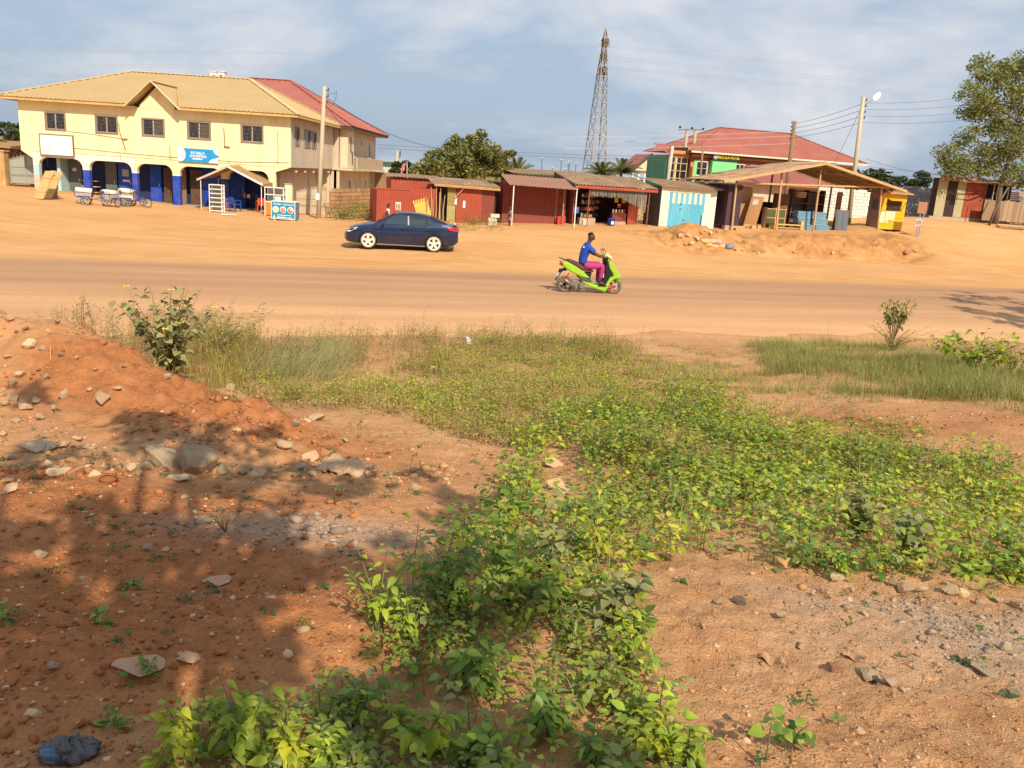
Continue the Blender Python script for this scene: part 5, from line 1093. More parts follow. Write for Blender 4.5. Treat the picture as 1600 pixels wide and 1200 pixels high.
# sandbags, rocks and bundle on the bank toe
SB = mat('sack_cloth', (.60, .40, .19), .9, .12, 6, .5, 60)
rocks_bank = []
def sack(t, w, d, h, m):
    v = []; f = []; a, b = 10, 14
    for i in range(a+1):
        th = math.pi*i/a
        for j in range(b):
            ph = 2*math.pi*j/b; sx = abs(math.sin(th))**.55; cx_ = abs(math.cos(ph))**.6*np.sign(math.cos(ph)); sy_ = abs(math.sin(ph))**.6*np.sign(math.sin(ph))
            v.append((w/2*sx*cx_, d/2*sx*sy_+.02*math.sin(5*ph), h/2+h/2*math.cos(th)*(1+.1*math.sin(3*ph))))
    for i in range(a):
        for j in range(b): f.append([i*b+j, i*b+(j+1) % b, (i+1)*b+(j+1) % b, (i+1)*b+j][::-1])
    mb = MB(); mb.v = v; mb.f = f; return mb.build('sack_body', m, t, True)
for k, (px, py, up, m, lb) in enumerate(((1097, 384, 0, SB, 'first sandbag from the left in the bottom row'), (1107, 386, 0, SB, 'second sandbag from the left in the bottom row'), (1118, 387, 0, SB, 'third sandbag from the left in the bottom row'), (1128, 388, 0, SB, 'fourth sandbag from the left in the bottom row'), (1101, 386, .22, SB, 'left sandbag of the upper row'), (1112, 387, .22, SB, 'middle sandbag of the upper row'), (1121, 388, .24, mat('pink_sack', (.62, .33, .27), .9, .2, 6, .4), 'pinkish sack on top of the sandbags'), (1140, 389, .0, mat('grey_blue_bundle', (.20, .24, .28), .7, .6, 7, .4), 'grey and blue tied bundle at the right end of the sandbags'))):
    p = G(px, py); t = thing('sandbag' if k < 6 else 'sack_bundle', lb+(' of the row on the bank' if k < 6 else ''), 'sandbag' if k < 6 else 'bundle', (p.x, p.y+.15, p.z+up-.03), RA+.2*math.sin(k*3), 'sandbags on the bank' if k < 6 else None)
    sack(t, .50, .40, .26, m); MB().lathe([(.03, 0), (.07, .04), (.03, .06)], 8, (.2*(-1)**k, -.1, .17)).build('tied_end', m, t)
# ------------------------------------------------------------------ hotel, pylon, poles, lines, trees, far houses
o = onN(1047, 290, 75); o.z = 1.5
t = thing('hotel', 'green and orange two-storey hotel with a red hipped roof', 'building', o, RA)
def relh(px, py, n=75): v = onN(px, py, n)-o; return Vector((v.x*RU[0]+v.y*RU[1], v.x*RN[0]+v.y*RN[1], v.z))
MINT = mat('mint_paint', (.22, .66, .25), .8, .06, 1); ORNG = mat('orange_wall_paint', (.66, .27, .10), .8, .08, 1); REDB = mat('brick_red_band', (.33, .085, .05), .8, .1, 1); TEAL = mat('teal_paint', (.09, .26, .17), .7, .15, 1); PINK = mat('pink_paint', (.66, .40, .33), .8, .06, 1)
e0, e1 = relh(1080, 238), relh(1357, 254); zt = (e0.z+e1.z)/2; X0, X1 = e0.x, e1.x
MB().box(X0+.6, X1-.6, 1.0, 10, 0, zt-.3).build('wall', ORNG, t)
MB().box(X0+.5, X1-.5, .9, 1.0, zt-.9, zt-.25).build('band', REDB, t); MB().box(X0+.55, X1-.55, .85, .9, zt-.5, zt-.3).build('band', ORNG, t)
hip_roof(t, X0, X1, 0, 11, zt, relh(1150, 204).x+1.2, relh(1265, 211).x+1.5, 5.5, zt+2.7, REDROOF, REDROOF, .35)
MB().bar((X0, -.03, zt-.08), (X1, -.03, zt-.08), .04, .16).build('fascia', mat('pale_barge_board', (.68, .62, .48)), t)
for a, b in ((1115, 1153), (1202, 1222), (1302, 1326)):
    xa, xb = relh(a, 262).x, relh(b, 262).x; MB().box(xa, xb, .3, .9, zt-4.2, zt-.72).build('mint_panel', MINT, t)
for a, b in ((1092, 1114), (1154, 1172), (1178, 1201), (1327, 1352)):
    xa, xb = relh(a, 262).x, relh(b, 262).x; n = 2
    window(t, xa+.2, xb-.2, zt-2.2, zt-.95, .83, WWHITE, False, n=n, f=.08)
    MB().bar((xa+.2, .78, zt-1.55), (xb-.2, .78, zt-1.55), .03).build('transom', WWHITE, t)
xa, xb = relh(1088, 262).x, relh(1114, 262).x; MB().box(xa, xb, .35, .9, zt-3.4, zt-2.5).build('pink_parapet', PINK, t)
MB().box(relh(1089, 262).x-.2, relh(1089, 262).x+.15, .28, .35, zt-4, zt-.9).build('mint_pillar', MINT, t); MB().box(relh(1177, 262).x-.1, relh(1177, 262).x+.15, .7, .9, zt-3, zt-1).build('mint_pillar', MINT, t)
gr = MB(); xg = relh(1104, 262).x
for i in range(5): gr.tube([(xg+i*.22+.1*math.cos(a), .3, zt-2.9+.3*math.sin(a)) for a in np.linspace(0, 6.28, 8)], .03, 4)
gr.build('scroll_railing', GRILL, t)
# stair tower at the left
ta, tb = relh(1047, 262).x, relh(1082, 262).x
MB().box(ta+.3, tb, 1.5, 6, 0, zt-.6).build('tower_wall', TEAL, t); MB().box(tb-2.0, tb-.05, 1.2, 1.5, 0, zt-.7).build('glazed_bay', GLASS, t)
gm = MB()
for i in range(4): gm.bar((tb-2.0+i*.65, 1.15, 0), (tb-2.0+i*.65, 1.15, zt-.7), .09)
for j in range(7): gm.bar((tb-2.0, 1.13, .3+j*.7), (tb-.05, 1.13, .3+j*.7), .08)
gm.build('glazing_bars', mat('ochre_bars', (.48, .34, .18), .7), t)
MB().box(ta+.2, ta+1.0, 1.4, 1.5, 0, zt-.7).build('teal_panel', TEAL, t); MB().box(tb-1.9, tb+.1, 1.1, 1.5, zt-.69, zt+.35).build('tower_head', ORNG, t); MB().box(tb-1.7, tb-.1, 1.05, 1.1, zt-.0, zt+.3).build('tower_window', GLASS, t)
MB().corr((ta, .8, zt-.4), (2.6, 0, 0), (0, 3.5, 1.0), .35, .04).build('tower_roof', REDROOF, t)
for x in (.55, 1.15): MB().bar((ta+x, 1.2, 0), (ta+x, 1.2, zt-.6), .14).build('tower_pillar', mat('cream_bay', (.72, .58, .40)), t)
# hotel sign
a, b = relh(1115, 246), relh(1156, 250); ps = o+Vector((RU[0]*a.x+RN[0]*.2, RU[1]*a.x+RN[1]*.2, zt-.70))
t = thing('hotel_sign', 'black sign with yellow capital letters over the mint green panel of the hotel', 'sign', ps, RA)
w = b.x-a.x; MB().box(0, w, -.04, .04, 0, .62).build('board', mat('sign_black', (.03, .028, .025), .5), t); MB().lathe([(0, -.06), (.2, -.055), (.24, -.045)], 16, (.33, 0, .31), 'y').build('emblem', mat('emblem_grey', (.4, .4, .45), .5), t)
text('REZOLA HOTEL', .42, mat('sign_yellow', (.85, .62, .03), .5), t, (.65+(w-.7)/2, -.06, .31), sx=.78)
# lattice pylon
pb, pt = onN(927, 285, 150), onN(945, 42, 150); pb.z = 0
t = thing('lattice_pylon', 'tall steel lattice transmission pylon on the skyline', 'pylon', (pb.x, pb.y, -1), RA+.12)
PY = mat('pylon_steel', (.36, .31, .28), .6, .2, .5); Hh = pt.z+1; lean = 0
def half(z): f = z/Hh; return 1.75*(1-f)**1.0*.9+.3 if f < .82 else .3+.1*(1-f)/.18
for sx, sy in ((-1, -1), (1, -1), (1, 1), (-1, 1)):
    MB().tube([(sx*half(z), sy*half(z), z) for z in np.linspace(0, Hh*.94, 12)]+[(0, 0, Hh)], .10, 4).build('leg', PY, t)
zs = [0, 4.5, 8.5, 12, 15, 17.8, 20.2, 22.3, 24.2, 25.6, 27, 28.3, Hh*.94]
for i in range(len(zs)-1):
    z0, z1 = zs[i], zs[i+1]; a, b = half(z0), half(z1); c4 = [(-1, -1), (1, -1), (1, 1), (-1, 1)]; mb = MB()
    for k in range(4):
        p, q = c4[k], c4[(k+1) % 4]
        mb.bar((p[0]*a, p[1]*a, z0), (q[0]*b, q[1]*b, z1), .07).bar((q[0]*a, q[1]*a, z0), (p[0]*b, p[1]*b, z1), .07).bar((p[0]*b, p[1]*b, z1), (q[0]*b, q[1]*b, z1), .08)
    mb.build('lattice_panel', PY, t)
for k, z in enumerate((22.8, 25.2, 27.6)):
    MB().bar((-1.1, 0, z), (1.1, 0, z), .14).bar((-1.1, 0, z), (-.3, 0, z+.6), .08).bar((1.1, 0, z), (.3, 0, z+.6), .08).build('cross_arm', PY, t)
    nest = MB(); rn2 = random.Random(k)
    for i in range(150): nest.bar((rn2.uniform(-.55, .55), rn2.uniform(-.5, .5), z+rn2.uniform(-.2, 1.1)), (rn2.uniform(-.7, .7), rn2.uniform(-.6, .6), z+rn2.uniform(-.2, 1.2)), .07)
    tag(nest.build('twig_nest', mat('nest_twigs', (.18, .13, .09), .9), t), kind='stuff')
WHT = mat('bright_line', (.55, .55, .55), .4, .05, 5, 0)
PYW = mat('hazed_line', (.30, .31, .33), .5, .05, 5, 0)  # line grey lightened to stand in for distance haze
def wire(name, label, pts, r=.014, sag=.0, m=WIRE, n=14, group=None):
    a, b = Vector(pts[0]), Vector(pts[1]); t = thing(name, label, 'power line', a, 0, group)
    MB().tube([(b-a)*(i/n)-Vector((0, 0, sag*4*(i/n)*(1-i/n))) for i in range(n+1)], r, 4).build('cable', m, t)
# H-frame pole, other poles
def simple_pole(name, label, px0, py0, px1, py1, n, r, arms=4, m=POLEW, side=1):
    b = onN(px0, py0, n); tp = onN(px1, py1, n); b.z = min(b.z, T(b.x, b.y)); return upole(name, label, b, tp, r, r*.75, arms, m, side), tp
hp = []
b = onN(1066, 285, 78); tp = onN(1076, 203, 78); b.z = 0
t = thing('twin_pole_structure', 'twin wooden pole structure with a crossarm left of the hotel roof', 'utility pole', b, RA)
v = tp-b; v = Vector((v.x*RU[0]+v.y*RU[1], v.x*RN[0]+v.y*RN[1], v.z))
for k in (-.15, .75): MB().tube([(k, 0, -.5), (k+v.x, v.y, v.z+.1*k)], [.19, .15], 9).build('pole', POLEW, t)
MB().bar((v.x-1.1, v.y-.1, v.z-.05), (v.x+1.6, v.y-.1, v.z+.15), .12).build('crossarm', OLDWOOD, t)
for k in (-1, .3, 1.5): MB().lathe([(0, -.1), (.12, -.08), (.14, .0), (.06, .1), (0, .12)], 8, (v.x+k, v.y-.1, v.z+.2)).build('insulator', BLACKM, t)
MB().bar((-.2, 0, v.z*.8), (.9, 0, v.z*.8), .08).build('brace', OLDWOOD, t)
simple_pole('concrete_pole', 'pale concrete pole at the left end of the hotel', 1042, 285, 1051, 228, 73, .2, 0, mat('pale_concrete_pole', (.46, .45, .40), .8, .1))
_, tpB = simple_pole('thin_pole', 'thin brown pole in front of the hotel sign', 1094, 290, 1099, 225, 66, .1, 0, OLDWOOD)
_, tpC = simple_pole('insulator_pole', 'brown pole studded with insulators in front of the hotel roof', 1229, 300, 1242, 189, 60, .2, 5, OLDWOOD, -1)
b = onN(1325, 354, 46.5); b.z = T(b.x, b.y); tpD = onN(1349, 151, 46.5)
t = upole('street_light_pole', 'tall weathered pole carrying a lit street lamp right of the hotel', b, tpD, .16, .11, 4)
q = tpD-b
MB().tube([q*.93, q*.935+Vector((.35, -.1, .22)), q*.94+Vector((.62, -.15, .40))], .03, 6).build('lamp_arm', STEEL, t)
L_ = MB().lathe([(0, -.02), (.09, 0), (.13, .1), (.12, .3), (.06, .42), (0, .44)], 12).move(Matrix.Translation(q*.94+Vector((.6, -.15, .36))) @ Matrix.Rotation(.7, 4, 'Y')).build('lamp_head', PWHITE, t, True)
em = bpy.data.materials.new('lamp_glow'); em.use_nodes = True; em.node_tree.nodes['Principled BSDF'].inputs['Emission Color'].default_value = (1, 1, 1, 1); em.node_tree.nodes['Principled BSDF'].inputs['Emission Strength'].default_value = 2.2
MB().lathe([(0, -.04), (.1, -.02), (.15, .1), (.14, .3), (.07, .44), (0, .46)], 12).move(Matrix.Translation(q*.94+Vector((.6, -.2, .36))) @ Matrix.Rotation(.7, 4, 'Y')).build('lamp_lens', em, L_, True)
# power lines
far = lambda px, py, n: onN(px, py, n)
for k in range(4):
    z = -.35-.38*k; a = tpD+Vector((.15, 0, z)); wire('overhead_line', 'overhead line from the street light pole into the right-hand tree', (a, onN(1520, 150+k*12, 44)), .012, .15, group='lines right of the street light pole')
    wire('overhead_line', 'overhead line between the insulator pole and the street light pole', (a, tpC+Vector((0, 0, -.2-.35*k))), .014, .12, group='lines between the two right-hand poles')
for k, (y0, y1, y2) in enumerate(((75, 68, 132), (78, 71, 136), (97, 86, 150), (101, 90, 154), (116, 104, 168), (114, 101, 163))):
    pA = onN(943, y1+2, 150); wire('pylon_line', 'thin transmission line running left from the pylon across the sky', (pA, onN(-60, y0, 120)), .02, .8, PYW, group='transmission lines left of the pylon')
    wire('pylon_line', 'thin transmission line running right from the pylon across the sky', (pA, onN(1660, y2-6, 190)), .024, .6, PYW, group='transmission lines right of the pylon')
for k, (a, b) in enumerate((((880, 214), (1245, 205)), ((905, 222), (1240, 212)), ((880, 232), (1240, 224)))):
    wire('bright_overhead_line', 'sunlit overhead line crossing in front of the hotel roof', (onN(a[0], a[1], 72), onN(*b, 64)), .016, .1, WHT, group='sunlit lines before the hotel')
for k, y in enumerate((226, 231)): wire('far_overhead_line', 'thin dark line low over the red sheds', (onN(590, y, 66), onN(1045, y+19, 72)), .018, .15, WIRE, group='dark lines above the red sheds')
for k, y in enumerate((262, 270)): wire('right_overhead_line', 'dark line between the hotel roof and the right-hand tree', (onN(1352, y-2, 66), onN(1500, y+10, 64)), .018, .1, WIRE, group='dark lines right of the hotel')
wire('guy_wire', 'slanting dark wire from the street light pole down to the hotel eave', (tpD+Vector((-.1, 0, -.9)), onN(1300, 262, 60)), .014, .1)
wire('service_drop', 'long dark cable sagging from the utility pole towards the almond tree', (pt_ if False else atY(509, 152, 48), onN(690, 232, 62)), .02, .5)
wire('hotel_drop', 'dark cable sloping from the hotel eave to the right-hand tree', (onN(1352, 247, 66), onN(1458, 272, 60)), .016, .2)
# ---- trees
LF = leafmat('tree_foliage', .25, .6)
def leaf_cloud(centers, radii, n, size, cols, seed, flat=.75, shell=.55):
    rg = np.random.RandomState(seed); k = len(centers); w = np.array(radii)**2; w = w/w.sum(); idx = rg.choice(k, n, p=w)
    d = rg.normal(size=(n, 3)); d /= np.linalg.norm(d, axis=1)[:, None]; rr = rg.uniform(shell, 1, n)**.6
    P = np.array(centers)[idx]+d*(np.array(radii)[idx]*rr)[:, None]*np.array([1, 1, flat])
    u = rg.normal(size=(n, 3)); u[:, 2] *= .5; u /= np.linalg.norm(u, axis=1)[:, None]; v = np.cross(u, rg.normal(size=(n, 3))); v /= np.linalg.norm(v, axis=1)[:, None]
    s = size*rg.uniform(.6, 1.4, n)[:, None]; V = np.stack([P-u*s, P+v*s*.55, P+u*s, P-v*s*.55], 1).reshape(-1, 3)
    Fc = np.arange(4*n).reshape(n, 4); cc = np.array(cols)[rg.choice(len(cols), n)]*rg.uniform(.7, 1.3, n)[:, None]
    return V, Fc, np.repeat(cc, 4, 0)
def tree(name, label, loc, trunk_pts, r0, centers, radii, n, size, cols, seed, bark=(.16, .115, .08), flat=.75, group=None, cat='tree', shell=.55):
    t = thing(name, label, cat, loc, 0, group); bm = mat('bark_%02d' % seed, bark, .9, .25, 3, .4, 20)
    m = len(trunk_pts); MB().tube(trunk_pts, [r0*(1-.6*i/(m-1)) for i in range(m)], 8).build('trunk', bm, t, True)
    for c in centers[::max(1, len(centers)//12)]:
        b = Vector(min(trunk_pts, key=lambda p: (Vector(p)-Vector(c)).length)); c = Vector(c); MB().tube([b, (b+c)/2+Vector((0, 0, -.1*(c-b).length)), c], [r0*.35, r0*.22, r0*.06], 5).build('limb', bm, t, True)
    V, Fc, cc = leaf_cloud(centers, radii, n, size, cols, seed, flat, shell); npmesh('crown', V, Fc, LF, t, cc); return t
def blobs(seed, n, box, r, f=lambda p: True):
    rg = random.Random(seed); c = []; rr = []
    while len(c) < n:
        p = [rg.uniform(*b) for b in box]
        if f(p): c.append(p); rr.append(rg.uniform(*r))
    return c, rr
GRN = [(.15, .19, .045), (.21, .235, .06), (.26, .26, .08), (.10, .135, .035), (.19, .19, .06)]
# broad almond-like tree behind the red sheds
b = onN(722, 300, 58); b.z = T(b.x, b.y)
def pxc(lst, n, base): return [tuple(onN(x, y, n+dn)-base) for x, y, dn in lst]
cl = [(668, 262, 0), (680, 248, 1), (690, 262, -1), (700, 238, 0), (705, 255, 1), (715, 228, 0), (718, 245, -1), (722, 266, 0), (735, 238, 1), (738, 256, 0), (745, 225, 0), (752, 244, 1), (760, 262, 0), (770, 250, 0), (765, 236, -1), (778, 262, 1), (712, 216, 0), (752, 210, 0), (735, 216, 0), (785, 268, 0), (655, 272, 0), (792, 242, 0), (800, 240, 0), (742, 270, -1)]
c = pxc(cl, 58, b); rr = [.75]*len(c); rr[16] = .32; rr[17] = .4; rr[18] = .3; rr[21] = .4; rr[22] = .3
tree('almond_tree', 'broad bushy green tree with reddish top leaves behind the red sheds', b, [(0, 0, -.3), (.1, 0, 1), (.2, .1, 2), (.3, 0, 3)], .22, c, [r*1.2 for r in rr], 9500, .12, GRN+GRN+[(.30, .16, .07)], 11, shell=.15)
# large feathery tree on the right
b = onN(1556, 345, 45.0); b.z = T(b.x, b.y)
cl = [(1520, 105, 0), (1535, 95, 1), (1545, 118, 0), (1515, 135, 0), (1530, 150, -1), (1555, 140, 1), (1570, 105, 0), (1590, 115, 0), (1580, 140, -1), (1600, 140, 1), (1500, 150, 0), (1512, 175, 0), (1545, 175, 0), (1575, 170, 1), (1600, 175, 0), (1525, 200, -1), (1550, 205, 0), (1580, 205, 0), (1600, 210, 1), (1512, 215, 0), (1495, 228, 0), (1535, 235, 0), (1565, 235, 0), (1595, 240, 0), (1480, 240, 0), (1475, 252, 0), (1505, 250, 0), (1550, 255, 0), (1585, 262, 0), (1520, 262, 1), (1610, 110, 0), (1625, 140, 0), (1630, 180, 0), (1635, 225, 0), (1620, 255, 0), (1650, 160, 0)]
cl += [(1560, 190, 0), (1590, 225, -1), (1610, 205, 0), (1500, 265, 0), (1540, 270, -1), (1570, 275, 0), (1600, 280, 0), (1625, 285, 0), (1485, 262, 0), (1530, 120, 1), (1560, 125, 0), (1605, 95, 0), (1640, 125, 0), (1660, 200, 0), (1650, 260, 0), (1590, 155, 0), (1540, 160, 0), (1525, 180, 0)]
c = pxc(cl, 45.0, b)
tree('big_tree', 'large feathery green tree at the right edge above the plank shed', b, [(0, 0, -.3), (-.05, 0, 1.2), (-.1, .1, 2.6), (.2, .1, 4.5), (.5, 0, 6.2)], .2, c, [.45+.75*((i*7) % 5)/4 for i in range(len(c))], 26000, .085, [(.18, .225, .055), (.24, .265, .07), (.30, .28, .09), (.11, .155, .045), (.22, .22, .07)], 12, flat=.7, shell=.0)
t = thing('forked_sapling_trunk', 'bare leaning forked trunk before the striped shed', 'tree', G(1545, 352)); MB().tube([(0, 0, -.1), (.25, 0, 1.2), (.75, 0, 2.4)], [.09, .07, .05], 7).build('trunk', mat('bark_12', (.16, .115, .08)), t, True); MB().tube([(.25, 0, 1.2), (.1, 0, 1.9), (.15, 0, 2.6)], [.05, .04, .02], 6).build('limb', mat('bark_12', (.16, .115, .08)), t, True)
# palms
def palm(name, label, b, h, n, L, seed, cols, lean=0):
    rg = random.Random(seed); t = thing(name, label, 'palm tree', b); MB().tube([(0, 0, -.3), (lean*.4, 0, h*.5), (lean, 0, h)], [.22, .17, .15], 8).build('trunk', mat('palm_bark', (.26, .21, .15), .9, .2), t, True)
    for k in range(n):
        a = 2*math.pi*k/n+rg.uniform(-.2, .2); el = rg.uniform(.1, 1.3); l = L*rg.uniform(.8, 1.1); mb = MB(); pts = []
        for i in range(9):
            s = i/8*l; z = math.sin(el)*s-.14*s*s; r = math.cos(el)*s; pts.append(Vector((lean+r*math.cos(a), r*math.sin(a), h+z)))
        sd = Vector((-math.sin(a), math.cos(a), 0))
        for i in range(8):
            for j in range(3):
                f = (i+j/3)/8; p = pts[i]+(pts[i+1]-pts[i])*(j/3); ll = L*.26*(1-.6*f); d = (pts[i+1]-pts[i]).normalized()
                for sg in (-1, 1): tp_ = p+sd*sg*ll*.8+d*ll*.5+Vector((0, 0, -ll*.5)); mb.add([p, p+d*.09, tp_], [(0, 1, 2)])
        mb.tube(pts, .02, 4); mb.build('frond', mat('frond_%d' % seed, cols, .6, .25, 3, 0, trans=.2), t)
b = onN(805, 300, 66); b.z = T(b.x, b.y); palm('coconut_palm', 'small palm with drooping fronds right of the bushy tree', b, 2.3, 15, 2.0, 3, (.13, .145, .05))
for i, (px, h) in enumerate(((938, 2.2), (968, 2.4))):
    b = onN(px, 300, 92); b.z = T(b.x, b.y); palm('coconut_palm', ['left', 'right'][i]+' one of two palms behind the open shop, near the pylon foot', b, h, 34, 2.8, 5+i, (.15, .155, .06))
# small far trees
for i, (px, py, n, s, lb) in enumerate(((12, 232, 66, 1.6, 'dark green tree at the left edge behind the grey-green gate'), (628, 268, 62, .75, 'small green bush beside the pink flag'), (1358, 282, 120, 2.6, 'rounded dark tree just right of the hotel'), (1400, 290, 150, 2.0, 'far grey-green tree right of the conifer'), (1432, 283, 120, 1.7, 'dark tree at the left of the striped shed'), (480, 322, 49, .25, 'x'))):
    if lb == 'x': continue
    b = onN(px, py, n); zc = b.z; b.z = T(b.x, b.y); rg = random.Random(i)
    c = [(rg.uniform(-1, 1)*s, rg.uniform(-1, 1)*s, zc-b.z+rg.uniform(-1, 1)*s*.8) for _ in range(14)]
    tree('small_tree', lb, b, [(0, 0, -.2), (0, 0, (zc-b.z)*.5), (0, 0, zc-b.z)], .12*s, c, [s*.45]*14, 2200, .09*s+.05, [(.05, .075, .02), (.08, .10, .03), (.035, .05, .018)], 20+i)
b = onN(1385, 300, 110); b.z = T(b.x, b.y); tp = onN(1385, 270, 110); t = thing('tiered_conifer', 'tiered conifer with flat whorls on the skyline right of the hotel', 'tree', b); Hc = tp.z-b.z
MB().tube([(0, 0, -.2), (0, 0, Hc)], [.18, .03], 6).build('trunk', OLDWOOD, t)
cf = MB(); rg = random.Random(2)
for k in range(7):
    z = Hc*(.25+.12*k); r = 2.3*(1-k/8)
    for j in range(16):
        a = rg.uniform(0, 6.28); rr_ = r*rg.uniform(.7, 1); e = Vector((rr_*math.cos(a), rr_*math.sin(a), z+.25)); sd = Vector((-math.sin(a), math.cos(a), 0))*.22; cf.add([(0, 0, z), e+sd, e+Vector((0, 0, .12)), e-sd], [(0, 1, 2), (0, 2, 3)])
cf.build('crown', mat('conifer_green', (.045, .065, .025), .8, .3), t)
# far houses, flag, masts
b = onN(1012, 290, 105); b.z = 1.5
t = thing('gabled_house', 'small cream gabled house under construction left of the hotel', 'building', b, RA)
CRM = mat('cream_bay', (.72, .58, .40)); 
MB().prism([(-2.2, 3.3), (2.2, 3.3), (0, 5.4)], 0, 5).build('gable', CRM, t); MB().box(-.4, .35, -.05, 0, 3.5, 4.6).build('loft_opening_shade', DARK, t)  # dark plate on the gable stands in for the unlit loft
for sx in (-1, 1): MB().bar((0, -.3, 5.5), (sx*3.0, -.3, 2.9), .25, .12, (0, 1, 0)).build('barge_board', mat('dark_sheet', (.10, .065, .05)), t); MB().add([(0, -.3, 5.5), (sx*3, -.3, 2.85), (sx*3, 5, 2.85), (0, 5, 5.5)], [(0, 1, 2, 3)]).build('roof', REDROOF, t)
MB().box(-3.4, 3.4, 0, 5, 3.05, 3.25).build('floor_slab', OLDWOOD, t)
for k in range(8): MB().box(-3.2+k*.85, -2.95+k*.85, .1, .3, 0, 3.05).build('column', PWHITE, t)
b = onN(598, 292, 130); t = thing('far_white_house', 'far white flat-roofed house right of the red-roofed house', 'building', (b.x, b.y, -1), 0); zt_ = onN(598, 270, 130).z+1
MB().box(-2.2, 2.0, 0, 5, 0, zt_).build('wall', PWHITE, t); MB().box(-2.4, 2.2, -.1, 5.1, zt_+.002, zt_+.3).build('parapet', PWHITE, t)
for x in (-1.2, .4, 1.2): MB().box(x, x+.5, -.05, 0, zt_-1.6, zt_-.6).build('window', GLASS, t)
b = onN(605, 292, 78); t = thing('pale_sheet_roof', 'pale sheet roof just behind the red hoarding', 'building', (b.x, b.y, 1)); MB().corr((-1.9, 0, 1.75), (5.0, 0, -.05), (0, 3, .45), .3, .03).build('roof', mat('pale_sheet', (.56, .50, .40), .6, .1), t); MB().box(-1.7, 3.0, .2, 3, 0, 1.7).build('wall', OLDWOOD, t)
simple_pole('leaning_pole', 'slim pale pole between the red-roofed house and the bushy tree', 617, 292, 621, 236, 64, .12, 3)
b = onN(637, 290, 60); tp = onN(636, 252, 60); t = thing('flag', 'pink and white flag drooping from a thin staff left of the bushy tree', 'flag', b); v = tp-b
MB().tube([(0, 0, -1), v], .025, 6).build('staff', PWHITE, t)
fm = MB()
for i in range(6):
    for j in range(5):
        P = lambda u, w: v+Vector((-.08-.32*u*(1-.3*w)-.1*w, .08*math.sin(u*7+w*3), -.05-.55*w-.35*u))
        fm.add([P(i/6, j/5), P((i+1)/6, j/5), P((i+1)/6, (j+1)/5), P(i/6, (j+1)/5)], [(0, 1, 2, 3)])
fm.build('cloth', mat('flag_pink', (.70, .25, .25), .8, .5, 3), t, True)
for i, (px, py) in enumerate(((846, 247), (876, 250), (887, 255), (889, 252), (899, 255), (862, 262), (882, 264))):
    a, b = onN(px, 292, 170), onN(px+1, py, 170); t = thing('far_lamp_post', 'tiny far lamp post above the roofs between the bushy tree and the pylon', 'lamp post', a, 0, 'far lamp posts'); MB().tube([(0, 0, -2), b-a], .07, 5).build('post', WIRE, t); MB().box(-.25, .25, -.1, .1, 0, .18).move(Matrix.Translation(b-a)).build('lamp_head', WHT, t)
t = thing('long_rear_roof', 'long pale rusty roof behind the awning shop and open shop', 'building', onN(835, 300, 55), RA); t.location.z = 1
MB().corr((-1.5, 0, 2.35), (6.5, 0, .1), (0, 4, .3), .25, .03).build('roof', RUST, t); MB().box(-1.3, 4.8, .3, 4, 0, 2.3).build('wall', OLDWOOD, t)
t = thing('rear_rust_shed', 'low rusty-roofed shed behind the grey block wall', 'shed', onN(1440, 320, 56), RA); t.location.z = 1.6
MB().corr((-2.2, 0, 2.2), (4.6, 0, -.1), (0, 3, .25), .2, .03).build('roof', RUST, t); MB().box(-1.8, 2.0, .3, 3, 0, 2.15).build('wall', RAWWOOD, t)
